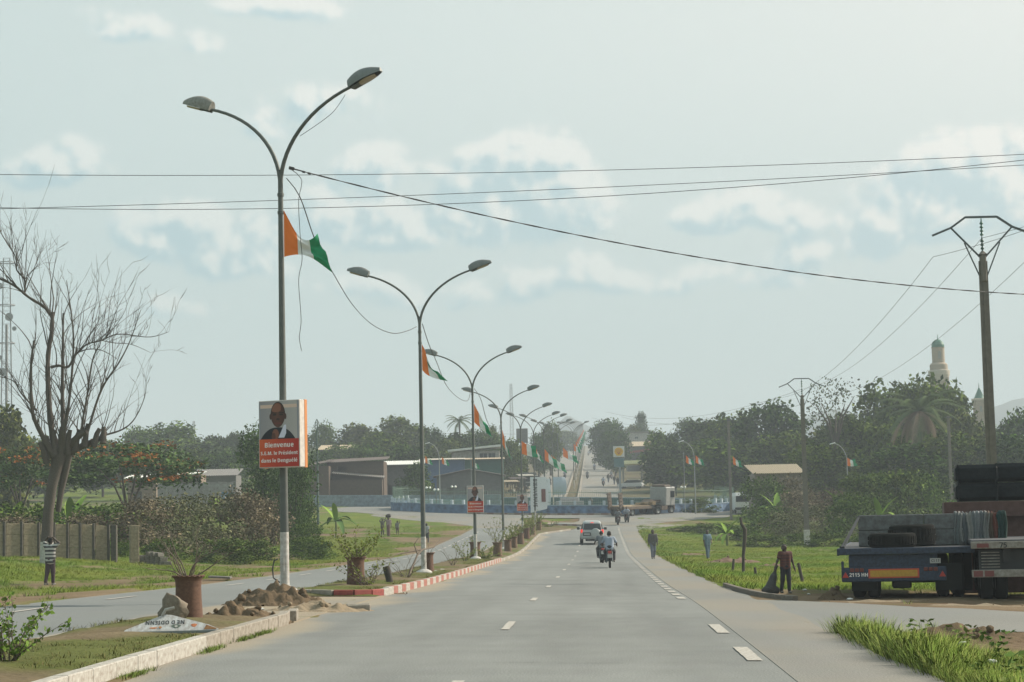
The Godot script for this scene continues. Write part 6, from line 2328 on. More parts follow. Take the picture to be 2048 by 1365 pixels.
func make_left_wall() -> void:
	# precast panel wall: posts with slotted panels, a gap, one lone pillar, and a heap of blocks
	var conc := mat("panel_concrete", Color(0.35, 0.305, 0.215), 0.95, 0.0, "rust", 0.8, "coarse", 0.6)
	var dark := mat("post_concrete", Color(0.105, 0.10, 0.085), 0.95, 0.0, "rust", 0.8)
	var a := spot(0, 93.0)
	var t := thing("panel_wall", "low wall of weathered concrete panels between dark posts", "wall", a)
	var us := [-75.0, -38.0, 8.0, 43.0, 77.0, 108.0, 135.0, 160.0, 187.0, 217.0]
	for k in us.size() - 1:
		var p := spot(us[k], 93.0 + (us[k] - 0.0) * 0.012) - a
		var q := spot(us[k + 1], 93.0 + us[k + 1] * 0.012) - a
		var hgt := 1.56 + 0.12 * k / 9.0
		var dir := (q - p).normalized()
		for j in 3:
			var mb := MB.new()
			mb.bar(p + dir * 0.07 + Vector3(0, hgt * (j + 0.5) / 3.0 - 0.02, 0), q - dir * 0.07 + Vector3(0, hgt * (j + 0.5) / 3.0 - 0.02, 0), 0.06 + 0.004 * ((j + k) % 2), hgt / 3.0 - 0.012, 0.008)
			put(mb, "panel", conc, t)
		var pm := MB.new()
		pm.box(q + Vector3(0, hgt * 0.5, 0.03), Vector3(0.11, hgt + 0.12, 0.14), Basis(), 0.012)
		put(pm, "post", dark, t)
	var mb := MB.new()
	mb.box(Vector3(0, 0.85, 0), Vector3(0.42, 1.9, 0.35), Basis(Vector3.UP, 0.35), 0.02)
	var o := put(mb, "wall_pier", conc)
	o.position = spot(268, 96.0)
	tag(o, "lone concrete pier right of the gap in the panel wall", "pier")
	mb = MB.new()
	mb.box(Vector3(0, 0.82, 0), Vector3(0.26, 1.85, 0.3), Basis(), 0.02)
	o = put(mb, "wall_pier", dark)
	o.position = spot(228, 95.0)
	tag(o, "dark concrete pier ending the panel wall at the gap", "pier")
	# concrete blocks
	var bl := mat("grey_block", Color(0.23, 0.225, 0.205), 0.95, 0.0, "rust", 1.0, "coarse", 0.5)
	rng.seed = 15
	var spots := []
	for k in 7:
		spots.append([280.0 + 9.0 * k, 0, 0.3 + 0.1 * (k % 3)])
	for k in 5:
		spots.append([286.0 + 10.0 * k, 1, 0.5 + 0.1 * (k % 2)])
	for k in 3:
		spots.append([300.0 + 9.5 * k, 2, 0.9])
	var nb := 0
	for s in spots:
		mb = MB.new()
		mb.box(Vector3.ZERO, Vector3(0.40, 0.19, 0.2), Basis(Vector3.UP, s[2]), 0.012)
		o = put(mb, "concrete_block", bl)
		o.position = spot(s[0], 96.5 - s[1] * 0.05) + Vector3(0, 0.12 + 0.195 * s[1], 0)
		tag(o, "%s concrete block from the pier in the %s course of the heap" % [["first", "second", "third", "fourth", "fifth", "sixth", "seventh"][nb if nb < 7 else (nb - 7 if nb < 12 else nb - 12)], ["bottom", "middle", "top"][s[1]]], "block", "concrete blocks heaped by the pier")
		nb += 1
	# slab beside the left road
	mb = MB.new()
	mb.box(Vector3(0, 0.10, 0), Vector3(0.75, 0.07, 0.5), Basis(Vector3.BACK, -0.06), 0.015)
	o = put(mb, "drain_slab", bl)
	o.position = spot(440, 68.5)
	tag(o, "tilted concrete slab on the verge behind the big planter", "slab")

func power_pole(at: Vector3, hgt: float, half: float, turn: float, label: String, foot := false, rungs := true) -> Node3D:
	var conc := mat("pole_concrete", Color(0.19, 0.168, 0.145), 0.9, 0.0, "mottle", 0.6)
	var t := thing("power_pole", label, "utility pole", at, turn, "concrete power poles")
	var mb := MB.new()
	var top := hgt - half * 0.9
	for s in [-1.0, 1.0]:
		mb.bar(Vector3(s * 0.098, -0.5, 0), Vector3(s * 0.05, top, 0), 0.055, 0.2)
	mb.bar(Vector3(0, -0.5, 0), Vector3(0, top - 0.02, 0), 0.12, 0.08)
	for k in 11:
		var y := top * (k + 0.5) / 11.0
		mb.box(Vector3(0, y, 0), Vector3(0.19 - 0.09 * y / top, 0.09, 0.18))
	put(mb, "shaft", conc, t)
	mb = MB.new()
	mb.box(Vector3(0, top - 0.25, 0), Vector3(0.2, 0.95, 0.24), Basis(), 0.03)
	mb.lathe([Vector2(0.2, top + 0.22), Vector2(0.04, top + 0.36), Vector2(0.0, top + 0.36)], 4, Transform3D(Basis(Vector3.UP, PI / 4.0), Vector3.ZERO))
	put(mb, "cap", conc, t)
	if foot:
		mb = MB.new()
		mb.box(Vector3(0, 0.55, 0), Vector3(0.42, 1.35, 0.40), Basis(), 0.02)
		put(mb, "painted_foot", mats["pole_white"], t)
	var y2 := hgt
	var arm := [Vector3(-half, y2 - half * 0.36, 0), Vector3(-half * 0.62, y2 - half * 0.21, 0), Vector3(-half * 0.32, y2, 0), Vector3(half * 0.32, y2, 0), Vector3(half * 0.62, y2 - half * 0.21, 0), Vector3(half, y2 - half * 0.36, 0)]
	mb = MB.new()
	for k in 5:
		mb.bar(arm[k], arm[k + 1], 0.07, 0.07)
	put(mb, "crossarm", mats["steel"], t)
	for s in [-1.0, 1.0]:
		mb = MB.new()
		mb.bar(Vector3(s * half * 0.62, y2 - half * 0.21, 0), Vector3(s * 0.1, top + 0.15, 0), 0.055, 0.055)
		mb.bar(Vector3(s * half * 0.36, y2 - half * 0.52, 0), Vector3(s * 0.14, top - 0.5, 0), 0.04, 0.04)
		put(mb, "brace", mats["steel"], t)
	for x in [-half, 0.0, half]:
		mb = MB.new()
		var y0: float = (y2 - half * 0.36 if x != 0.0 else y2) - 0.04
		var prof := [Vector2(0.012, y0 - 0.70), Vector2(0.012, y0 - 0.62)]
		for k in 4:
			var b := y0 - 0.62 + 0.13 * k
			prof.append_array([Vector2(0.02, b), Vector2(0.065, b + 0.02), Vector2(0.06, b + 0.05), Vector2(0.03, b + 0.10)])
		prof.append(Vector2(0.012, y0))
		mb.lathe(prof, 8)
		put(mb, "insulator", mats["insulator"], t)
	return t

func make_poles() -> void:
	mat("steel", Color(0.10, 0.115, 0.12), 0.6, 0.4)
	mat("insulator", Color(0.045, 0.12, 0.085), 0.25)
	var near := spot(1994, 69.0)
	power_pole(near, 12.5, 1.72, 0.0, "stout near concrete power pole with green insulators behind the trailers")
	var far := spot(1615, 150.0)
	power_pole(far, 12.55, 1.72, 0.0, "thin far concrete power pole with a white painted foot", true)
	var hang := func(p: Vector3, x: float) -> Vector3: return p + Vector3(x, (12.5 if x == 0.0 else 12.5 - 0.62) - 0.74, 0)
	for k in 3:
		var x: float = [-1.72, 0.0, 1.72][k]
		wire(hang.call(near, x), hang.call(far, x), 1.1, 0.008, "%s power line from the stout pole to the thin pole" % ["left", "middle", "right"][k], false, "power lines between the concrete poles")
		wire(hang.call(near, x), hang.call(near, x) + Vector3(2.6, 0.6, 55.0), 1.2, 0.008, "%s power line leaving the stout pole towards the camera" % ["left", "middle", "right"][k], false, "power lines between the concrete poles")
		wire(hang.call(far, x), hang.call(far, x) + Vector3(-11.0, 3.0, -80.0), 1.4, 0.010, "%s power line leaving the thin pole up the slope" % ["left", "middle", "right"][k], false, "power lines between the concrete poles")
	# plain concrete posts further off
	for p in [[1463.0, 838.0, 212.0, "plain concrete pole before the trees right of the truck"], [1906.0, 832.0, 205.0, "plain concrete pole behind the black cargo"]]:
		var at := spot(p[0], p[2])
		var t := thing("power_pole", p[3], "utility pole", at, 0.0, "concrete power poles")
		var y := seen(p[0], p[1], p[2]).y - at.y
		var mb := MB.new()
		mb.bar(Vector3(0, -0.5, 0), Vector3(0, y, 0), 0.30, 0.26, 0.02)
		put(mb, "shaft", mats["pole_concrete"], t)
		mb = MB.new()
		mb.bar(Vector3(-0.5, y - 0.15, 0.16), Vector3(0.5, y - 0.15, 0.16), 0.08, 0.08)
		put(mb, "crossarm", mats["steel"], t)
	wire(seen(1463, 842, 212), seen(1980, 905, 190), 0.8, 0.012, "low thin line from the plain pole across the dark trees", false)
	wire(seen(560, 850, 330), seen(1300, 855, 420), 1.5, 0.02, "far thin line over the roofs left of the crest", false)
	# single street lamps with flags
	var n := 0
	for p in [[1392.0, 880.0, 226.0, -1.0, "single street lamp right of the two small flags"], [1699.0, 884.0, 205.0, -1.0, "single street lamp with a flag before the dense trees"], [880.0, 884.0, 250.0, -1.0, "single street lamp in front of the blue shop"]]:
		var at := spot(p[0], p[2])
		var t := thing("single_lamp", p[4], "street lamp", at, 0.0, "single armed street lamps")
		var y := seen(p[0], p[1], p[2]).y - at.y
		var mb := MB.new()
		var pts := [Vector3(0, -0.3, 0), Vector3(0, y * 0.5, 0), Vector3(0, y - 2.0, 0)]
		for k in 7:
			var a := k / 6.0 * 1.35
			pts.append(Vector3(p[3] * 1.5 * (1.0 - cos(a)), y - 2.0 + 1.9 * sin(a), 0))
		mb.tube(pts, [0.08, 0.065, 0.05, 0.045, 0.04], 8)
		put(mb, "pole", mat("pale_steel", Color(0.26, 0.28, 0.27), 0.5, 0.3), t)
		mb = MB.new()
		mb.box(pts[9] + Vector3(p[3] * 0.25, 0.0, 0), Vector3(0.62, 0.12, 0.25), Basis(Vector3.BACK, 0.25), 0.05)
		put(mb, "lamp_head", mat("bright_shell", Color(0.62, 0.64, 0.63), 0.35), t)
		n += 1
	n = 0
	for p in [[1372.0, 911.0, 226.0, "flag on the thin pole left of the single lamp by the truck"], [1391.5, 911.0, 225.8, "flag on the single lamp right of the truck"], [1466.0, 913.0, 211.7, "flag on the plain concrete pole right of the truck"], [1695.0, 916.0, 204.8, "outspread flag on the single lamp before the dense trees"], [850.0, 912.0, 250.0, "flag on a thin pole right of the second lamp mast"], [883.5, 914.0, 249.8, "flag on the single lamp before the blue shop"], [944.5, 921.0, 258.0, "flag on a thin pole left of the third lamp mast"]]:
		flag(seen(p[0], p[1], p[2]), 0.85, Vector3(0.85, -0.85 + 0.35 * (1 if n == 3 else 0), 0.15), 0.35, 0.8, p[3], n + 20, "small flags round the roundabout")
		n += 1
	for p in [[1371.0, 908.0, 226.0, "thin flag pole left of the single lamp by the truck"], [849.0, 905.0, 250.0, "thin flag pole right of the second lamp mast"], [943.6, 918.0, 258.0, "thin flag pole left of the third lamp mast"]]:
		var at := spot(p[0], p[2])
		var mb := MB.new()
		mb.tube([Vector3(0, -0.3, 0), Vector3(0, seen(p[0], p[1], p[2]).y - at.y, 0)], [0.05, 0.035], 6)
		mb.lathe([Vector2(0.06, seen(p[0], p[1], p[2]).y - at.y), Vector2(0.06, seen(p[0], p[1], p[2]).y - at.y + 0.1), Vector2(0.0, seen(p[0], p[1], p[2]).y - at.y + 0.14)], 6)
		var o := put(mb, "flag_pole", mats["pale_steel"])
		o.position = at
		tag(o, p[3], "flagpole", "thin flag poles")
	# tall green post with a crook head, left
	var gp := spot(636, 204.0)
	var t := thing("crook_lamp", "tall dark green post with a caged lantern top left of the roundabout", "lamp post", gp)
	var y := seen(634, 862, 204.0).y - gp.y
	var mb := MB.new()
	mb.tube([Vector3(0, -0.3, 0), Vector3(0, y, 0)], [0.14, 0.08], 8)
	put(mb, "post", mat("dark_green", Color(0.05, 0.085, 0.07), 0.6), t)
	for k in 5:
		var a := TAU * k / 5.0
		mb = MB.new()
		mb.tube([Vector3(0, y, 0), Vector3(cos(a) * 0.22, y + 0.35, sin(a) * 0.22), Vector3(cos(a) * 0.22, y + 0.8, sin(a) * 0.22), Vector3(0, y + 1.2, 0)], [0.03], 5)
		put(mb, "cage_bar", mats["dark_green"], t)
	# masts: the lattice mast on the far left, thin ones behind
	lattice_mast(12.0, 300.0, 517.0, 1.5, "tall lattice radio mast with dishes behind the bare tree", true)
	lattice_mast(1025.0, 620.0, 768.0, 0.9, "faint thin lattice mast behind the fourth lamp", false)
	lattice_mast(388.0, 420.0, 843.0, 0.5, "small antenna mast above the far trees", false)

func lattice_mast(u: float, d: float, v: float, w: float, label: String, dishes: bool) -> void:
	var at := spot(u, d)
	var h := seen(u, v, d).y - at.y
	var m := mat("mast", Color(0.24, 0.245, 0.25), 0.6, 0.2)
	var t := thing("lattice_mast", label, "mast", at)
	var legs := []
	for k in 4:
		var a := TAU * k / 4.0 + 0.5
		legs.append(Vector3(cos(a), 0, sin(a)))
		var mb := MB.new()
		mb.tube([legs[k] * w * 0.9 + Vector3(0, -1, 0), legs[k] * w * 0.45 + Vector3(0, h, 0)], [0.07 if dishes else 0.05], 5)
		put(mb, "leg", m, t)
	var br := MB.new()
	var n := int(h / (w * 1.3))
	for i in n:
		var y0 := h * i / n
		var y1 := h * (i + 1) / n
		var r0 := lerpf(w * 0.9, w * 0.45, float(i) / n)
		var r1 := lerpf(w * 0.9, w * 0.45, (i + 1.0) / n)
		for k in 4:
			br.bar(legs[k] * r0 + Vector3(0, y0, 0), legs[(k + 1) % 4] * r1 + Vector3(0, y1, 0), 0.035, 0.035)
			br.bar(legs[k] * r1 + Vector3(0, y1, 0), legs[(k + 1) % 4] * r1 + Vector3(0, y1, 0), 0.035, 0.035)
	var bo := put(br, "bracing", m, t)
	bo.set_meta("kind", "stuff")
	if dishes:
		var cb := MB.new()
		cb.tube([Vector3(0, -1, 0), Vector3(0, h * 0.72, 0)], [0.22, 0.2], 6)
		put(cb, "cable_duct", m, t)
		for p in [[0.75, 0.6, 0.62], [0.52, -0.4, 0.6], [0.7, 1.4, 0.35], [0.88, -0.8, 0.5], [0.58, -0.9, 0.4]]:
			var mb := MB.new()
			mb.lathe([Vector2(0.0, -0.15), Vector2(p[2] * 0.7, -0.05), Vector2(p[2], 0.12), Vector2(p[2] * 0.95, 0.14), Vector2(0.0, 0.16)], 14, Transform3D(Basis(Vector3.RIGHT, PI / 2.0), Vector3(p[1], h * p[0], 0.8)))
			put(mb, "dish", mat("dish", Color(0.26, 0.26, 0.27), 0.6), t)
		for y in [0.98, 0.8, 0.64]:
			var mb := MB.new()
			mb.lathe([Vector2(1.25, h * y), Vector2(1.32, h * y), Vector2(1.32, h * y + 0.12), Vector2(1.25, h * y + 0.12)], 8)
			put(mb, "platform", m, t)

# ------------------------------------------------------------------ people
# smooth surface round tapered bones [a, b, ra, rb], meshed as surface nets
func nets(mb: MB, bones: Array, cell: float, k: float) -> void:
	var lo := Vector3(1e9, 1e9, 1e9)
	var hi := -lo
	for b in bones:
		var m: float = maxf(b[2], b[3]) + cell * 3.0
		lo = lo.min((b[0] as Vector3).min(b[1]) - Vector3.ONE * m)
		hi = hi.max((b[0] as Vector3).max(b[1]) + Vector3.ONE * m)
	var nx := int((hi.x - lo.x) / cell) + 2
	var ny := int((hi.y - lo.y) / cell) + 2
	var nz := int((hi.z - lo.z) / cell) + 2
	var f := PackedFloat32Array()
	f.resize(nx * ny * nz)
	f.fill(1.0)
	for b in bones:
		var a: Vector3 = b[0]
		var e: Vector3 = b[1]
		var ab := e - a
		var ll := maxf(ab.length_squared(), 1e-8)
		var ra: float = b[2]
		var rb: float = b[3]
		var m := maxf(ra, rb) + cell * 2.0 + k
		var p0 := (a.min(e) - Vector3.ONE * m - lo) / cell
		var p1 := (a.max(e) + Vector3.ONE * m - lo) / cell
		for z in range(maxi(0, int(p0.z)), mini(nz, int(p1.z) + 1)):
			for y in range(maxi(0, int(p0.y)), mini(ny, int(p1.y) + 1)):
				var row := (z * ny + y) * nx
				for x in range(maxi(0, int(p0.x)), mini(nx, int(p1.x) + 1)):
					var p := lo + Vector3(x, y, z) * cell
					var t := clampf((p - a).dot(ab) / ll, 0.0, 1.0)
					var dd := (p - a - ab * t).length() - lerpf(ra, rb, t)
					var o := f[row + x]
					var h := maxf(k - absf(o - dd), 0.0) / k
					f[row + x] = minf(o, dd) - h * h * k * 0.25
	var id := {}
	var first := mb.v.size()
	var sx := 1
	var sy := nx
	var sz := nx * ny
	var off := [0, sx, sy, sx + sy, sz, sx + sz, sy + sz, sx + sy + sz]
	for z in nz - 1:
		for y in ny - 1:
			for x in nx - 1:
				var i := (z * ny + y) * nx + x
				var neg := 0
				for o in off:
					if f[i + o] < 0.0:
						neg += 1
				if neg == 0 or neg == 8:
					continue
				var s := Vector3.ZERO
				var c := 0
				for q in 8:
					for ax in 3:
						var bit := 1 << ax
						if q & bit:
							continue
						var v0 := f[i + off[q]]
						var v1 := f[i + off[q | bit]]
						if (v0 < 0.0) != (v1 < 0.0):
							var w := Vector3(q & 1, (q >> 1) & 1, (q >> 2) & 1)
							w[ax] += v0 / (v0 - v1)
							s += w
							c += 1
				id[i] = mb.vert(lo + (Vector3(x, y, z) + s / c) * cell, Vector3.ZERO)
	var tris := []
	for i in id:
		var s0 := f[i] < 0.0
		for ax in 3:
			var st: int = [sx, sy, sz][ax]
			var u: int = [sy, sz, sx][ax]
			var w: int = [sz, sx, sy][ax]
			if (f[i + st] < 0.0) == s0 or not (id.has(i - u) and id.has(i - w) and id.has(i - u - w)):
				continue
			var quad := [id[i], id[i - u], id[i - u - w], id[i - w]]
			if s0:
				quad.reverse()
			tris.append([quad[0], quad[1], quad[2]])
			tris.append([quad[0], quad[2], quad[3]])
	for t in tris:
		var g: Vector3 = (mb.v[t[2]] - mb.v[t[0]]).cross(mb.v[t[1]] - mb.v[t[0]])
		for q in t:
			mb.n[q] = mb.n[q] + g
		mb.idx.append_array(PackedInt32Array(t))
	var sgn := 0.0
	var mid := (lo + hi) * 0.5
	for i in range(first, mb.v.size()):
		mb.n[i] = mb.n[i].normalized()
		sgn += mb.n[i].dot(mb.v[i] - mid)
	if sgn < 0.0:
		for i in range(first, mb.v.size()):
			mb.n[i] = -mb.n[i]
		for i in range(mb.idx.size() - tris.size() * 3, mb.idx.size(), 3):
			var q := mb.idx[i]
			mb.idx[i] = mb.idx[i + 1]
			mb.idx[i + 1] = q

func V(x: float, y: float, z: float) -> Vector3:
	return Vector3(x, y, z)

# pose: joint name -> place; look: colours and clothes
func person(label: String, at: Vector3, turn: float, size: float, pose: Dictionary, look: Dictionary, cell := 0.026) -> Node3D:
	var j := {"pelvis": V(0, 0.93, 0), "chest": V(0, 1.27, 0), "neck": V(0, 1.45, 0), "head": V(0, 1.585, 0.012), "sL": V(-0.185, 1.40, 0), "sR": V(0.185, 1.40, 0), "eL": V(-0.235, 1.12, -0.02), "eR": V(0.235, 1.12, -0.02), "wL": V(-0.245, 0.87, 0.05), "wR": V(0.245, 0.87, 0.05), "hL": V(-0.09, 0.90, 0), "hR": V(0.09, 0.90, 0), "kL": V(-0.10, 0.49, 0.02), "kR": V(0.10, 0.49, 0.02), "aL": V(-0.10, 0.08, -0.02), "aR": V(0.10, 0.08, -0.02)}
	j.merge(pose, true)
	var t := thing("person", label, "person", at, turn, look.get("group", ""))
	t.scale = Vector3.ONE * size
	var body := []
	var hd: Vector3 = j["head"]
	var nk: Vector3 = j["neck"]
	var ch: Vector3 = j["chest"]
	var pl: Vector3 = j["pelvis"]
	var fwd: Vector3 = pose.get("face", V(0, 0, 1))
	for s in [-1.0, 1.0]:
		body.append([ch + V(s * 0.075, 0.05, 0), pl + V(s * 0.06, 0.02, 0), 0.105, 0.10])
	body.append([ch, nk, 0.10, 0.06])
	body.append([nk, hd - V(0, 0.05, 0), 0.052, 0.05])
	body.append([hd + V(0, -0.045, 0) + fwd * 0.015, hd + V(0, 0.035, 0), 0.068, 0.092])
	body.append([hd + fwd * 0.09 + V(0, -0.005, 0), hd + fwd * 0.098 + V(0, -0.03, 0), 0.012, 0.018])
	var side := fwd.cross(V(0, 1, 0)).normalized()
	for s in [-1.0, 1.0]:
		body.append([hd + side * s * 0.088 + V(0, 0.0, 0), hd + side * s * 0.09 + V(0, -0.035, 0), 0.016, 0.012])
	for s in ["L", "R"]:
		body.append([j["s" + s], j["e" + s], 0.052, 0.040])
		body.append([j["e" + s], j["w" + s], 0.040, 0.028])
		body.append([j["h" + s], j["k" + s], 0.082, 0.055])
		body.append([j["k" + s], j["a" + s], 0.055, 0.038])
		body.append([ch + (j["s" + s] - ch) * 0.4 + V(0, 0.05, 0), j["s" + s], 0.075, 0.058])
		var toe: Vector3 = pose.get("t" + s, j["a" + s] + V(0, -0.045, 0.14))
		body.append([j["a" + s] + V(0, -0.03, -0.02), toe, 0.042, 0.032])
		var dir: Vector3 = (j["w" + s] - j["e" + s]).normalized()
		body.append([j["w" + s], j["w" + s] + dir * 0.08, 0.028, 0.034])
	var mb := MB.new()
	nets(mb, body, cell, 0.05)
	for s in ["L", "R"]:
		var dir: Vector3 = pose.get("hand" + s, (j["w" + s] - j["e" + s]).normalized())
		var across := dir.cross(V(1, 0.2, 0.3)).normalized()
		var palm: Vector3 = j["w" + s] + dir * 0.075
		var curl := dir.cross(across)
		for k in 4:
			var b0 := palm + across * (k - 1.5) * 0.02 + dir * 0.015
			var ln: float = [0.065, 0.075, 0.07, 0.055][k]
			mb.tube([b0, b0 + dir * ln * 0.55 + curl * 0.006, b0 + dir * ln * 0.85 + curl * 0.03], [0.0095, 0.009, 0.0075], 5)
		mb.tube([j["w" + s] + dir * 0.03 + across * 0.025, j["w" + s] + dir * 0.065 + across * 0.055 + curl * 0.01, j["w" + s] + dir * 0.10 + across * 0.058 + curl * 0.02], [0.012, 0.0105, 0.008], 5)
	put(mb, "body", mat("skin", Color(0.065, 0.042, 0.032), 0.6), t)
	# face: eyes and mouth as small inset shapes
	mb = MB.new()
	for s in [-1.0, 1.0]:
		mb.box(hd + fwd * 0.088 + side * s * 0.034 + V(0, 0.018, 0), V(0.022, 0.01, 0.012))
	mb.box(hd + fwd * 0.084 + V(0, -0.055, 0), V(0.045, 0.008, 0.012))
	put(mb, "features", mat("eye", Color(0.22, 0.20, 0.18), 0.5), t)
	# hair or cap
	mb = MB.new()
	nets(mb, [[hd + V(0, 0.045, 0) - fwd * 0.012, hd + V(0, 0.03, 0) - fwd * 0.03, 0.092, 0.085]], 0.02, 0.02)
	put(mb, look.get("hair_name", "hair"), mat("hair" if not look.has("hair") else "hat_" + label.left(18), look.get("hair", Color(0.02, 0.018, 0.016)), 0.95), t)
	# shirt
	var cl := []
	for s in [-1.0, 1.0]:
		cl.append([ch + V(s * 0.08, 0.06, 0), pl + V(s * 0.075, look.get("hem", -0.02), 0), 0.122, 0.120])
	cl.append([ch, nk + V(0, -0.03, 0), 0.11, 0.072])
	for s in ["L", "R"]:
		cl.append([ch + (j["s" + s] - ch) * 0.4 + V(0, 0.05, 0), j["s" + s], 0.09, 0.072])
		var sl: float = look.get("sleeve", 0.7)
		cl.append([j["s" + s], (j["s" + s] as Vector3).lerp(j["e" + s], minf(sl, 1.0)), 0.072, 0.066])
		if sl > 1.0:
			cl.append([j["e" + s], (j["e" + s] as Vector3).lerp(j["w" + s], sl - 1.0), 0.058, 0.045])
	mb = MB.new()
	nets(mb, cl, cell, 0.05)
	if look.has("stripes"):
		for i in mb.v.size():
			var y := mb.v[i].y
			mb.c[i] = look["stripes"] if fposmod(y, look.get("pitch", 0.11)) < look.get("pitch", 0.11) * 0.5 else Color(1, 1, 1)
	put(mb, "shirt", mat("shirt_" + label.left(22), look["shirt"], 0.9), t)
	# trousers or skirt
	cl = []
	if look.get("skirt", false):
		cl.append([pl + V(0, 0.02, 0), (j["kL"] + j["kR"]) * 0.5, 0.15, 0.155])
		cl.append([(j["kL"] + j["kR"]) * 0.5, (j["aL"] + j["aR"]) * 0.5 + V(0, 0.06, 0), 0.155, 0.15])
	else:
		for s in ["L", "R"]:
			var leg: float = look.get("leg", 1.9)
			cl.append([pl + V(-0.05 if s == "L" else 0.05, 0.02, 0), j["h" + s], 0.118, 0.105])
			cl.append([j["h" + s], (j["h" + s] as Vector3).lerp(j["k" + s], minf(leg, 1.0)), 0.102, 0.082])
			if leg > 1.0:
				cl.append([j["k" + s], (j["k" + s] as Vector3).lerp(j["a" + s], leg - 1.0), 0.078, 0.066])
	mb = MB.new()
	nets(mb, cl, cell, 0.04)
	put(mb, "skirt" if look.get("skirt", false) else "trousers", mat("legs_" + label.left(22), look["legs"], 0.9), t)
	# shoes
	for s in ["L", "R"]:
		mb = MB.new()
		var toe: Vector3 = pose.get("t" + s, j["a" + s] + V(0, -0.045, 0.14))
		nets(mb, [[j["a" + s] + V(0, -0.045, -0.03), toe, 0.046, 0.040]], 0.022, 0.02)
		put(mb, "shoe", mat("shoe", look.get("shoe", Color(0.05, 0.045, 0.04)), 0.8), t)
	return t

func make_people() -> void:
	var jeans := Color(0.07, 0.085, 0.12)
	var walk := {"kL": V(-0.09, 0.50, 0.10), "aL": V(-0.09, 0.09, 0.10), "kR": V(0.09, 0.49, 0.02), "aR": V(0.09, 0.12, -0.20), "tR": V(0.09, 0.04, -0.08), "eL": V(-0.24, 1.13, -0.08), "wL": V(-0.24, 0.90, -0.06), "eR": V(0.24, 1.13, 0.04), "wR": V(0.24, 0.92, 0.12)}
	# boy dragging a sack
	var at := spot(1573.0, 52.0)
	person("boy in a red striped T-shirt and dark trousers dragging a sack", at, 0.25, 0.735, {"head": V(-0.03, 1.59, 0.0), "face": V(-0.6, -0.1, 0.8).normalized(), "eL": V(-0.30, 1.14, 0.02), "wL": V(-0.40, 0.92, 0.05), "handL": V(-0.3, -0.9, 0.1).normalized(), "eR": V(0.27, 1.14, -0.03), "wR": V(0.34, 0.88, 0.0), "kL": V(-0.11, 0.49, -0.02), "aL": V(-0.13, 0.09, -0.12), "kR": V(0.11, 0.49, 0.02), "aR": V(0.12, 0.08, 0.0)}, {"shirt": Color(0.115, 0.045, 0.035), "stripes": Color(0.75, 0.85, 1.0), "pitch": 0.10, "legs": Color(0.035, 0.036, 0.042), "sleeve": 0.55, "shoe": Color(0.16, 0.15, 0.14)}, 0.022)
	var sk := MB.new()
	nets(sk, [[V(0.02, 0.66, 0), V(-0.06, 0.42, 0), 0.02, 0.075], [V(-0.06, 0.42, 0), V(-0.16, 0.12, 0), 0.085, 0.15], [V(-0.30, 0.08, 0.02), V(0.0, 0.08, -0.02), 0.085, 0.10], [V(0.02, 0.66, 0), V(0.04, 0.70, 0), 0.02, 0.035]], 0.022, 0.06)
	var so := put(sk, "sack", mat("sack", Color(0.06, 0.06, 0.06), 0.85, 0.0, "mottle", 2.0, "coarse", 0.8))
	so.position = spot(1553.0, 51.95)
	tag(so, "dark half full sack dragged over the earth by the boy", "sack")
	# two walkers on the right field
	person("person in a dark jacket and blue jeans walking beside the shoulder", spot(1307.0, 117.0), 0.15, 0.99, walk, {"shirt": Color(0.09, 0.085, 0.08), "legs": Color(0.115, 0.13, 0.165), "sleeve": 1.7, "hem": -0.12}, 0.028)
	person("person in a blue shirt and blue trousers standing on the grass", spot(1416.0, 117.0), 0.5, 0.99, {"eR": V(0.25, 1.14, 0.06), "wR": V(0.16, 1.0, 0.2), "kL": V(-0.07, 0.49, 0.05), "aL": V(-0.06, 0.08, 0.06), "kR": V(0.06, 0.49, 0.0), "aR": V(0.06, 0.08, -0.04)}, {"shirt": Color(0.11, 0.17, 0.22), "legs": Color(0.07, 0.115, 0.16), "sleeve": 0.8, "hem": -0.06}, 0.028)
	# striped person, back turned, hands on the head
	person("person in a black and white striped shirt with hands on the head", spot(100.0, 67.0), PI - 0.3, 0.915, {"face": V(0, 0.1, 1).normalized(), "sL": V(-0.19, 1.42, 0), "eL": V(-0.34, 1.52, 0.04), "wL": V(-0.17, 1.68, 0.0), "handL": V(0.9, 0.2, 0).normalized(), "sR": V(0.19, 1.42, 0), "eR": V(0.27, 1.58, 0.05), "wR": V(0.13, 1.70, 0.0), "handR": V(-0.9, 0.2, 0).normalized(), "kL": V(-0.08, 0.49, 0.06), "aL": V(-0.08, 0.08, 0.05), "kR": V(0.10, 0.50, -0.04), "aR": V(0.11, 0.09, -0.16)}, {"shirt": Color(0.46, 0.46, 0.44), "stripes": Color(0.09, 0.09, 0.1), "pitch": 0.135, "legs": Color(0.055, 0.035, 0.04), "sleeve": 0.8, "hem": -0.08}, 0.024)
	# family on the grass by the roundabout
	var fam := "family with loads walking on the grass"
	person("child with both hands raised to a load, left of the woman", spot(765.0, 178.0), 0.0, 0.86, {"eL": V(-0.30, 1.50, 0.03), "wL": V(-0.16, 1.68, 0.0), "eR": V(0.30, 1.50, 0.03), "wR": V(0.16, 1.68, 0.0)}, {"shirt": Color(0.10, 0.09, 0.08), "legs": Color(0.08, 0.07, 0.065), "group": fam}, 0.034)
	person("woman in a long patterned dress carrying a dark bundle on her head", spot(777.0, 176.0), 0.1, 1.0, {"eL": V(-0.29, 1.50, 0.0), "wL": V(-0.17, 1.70, 0.0)}, {"shirt": Color(0.24, 0.18, 0.18), "legs": Color(0.145, 0.075, 0.075), "skirt": true, "group": fam}, 0.032)
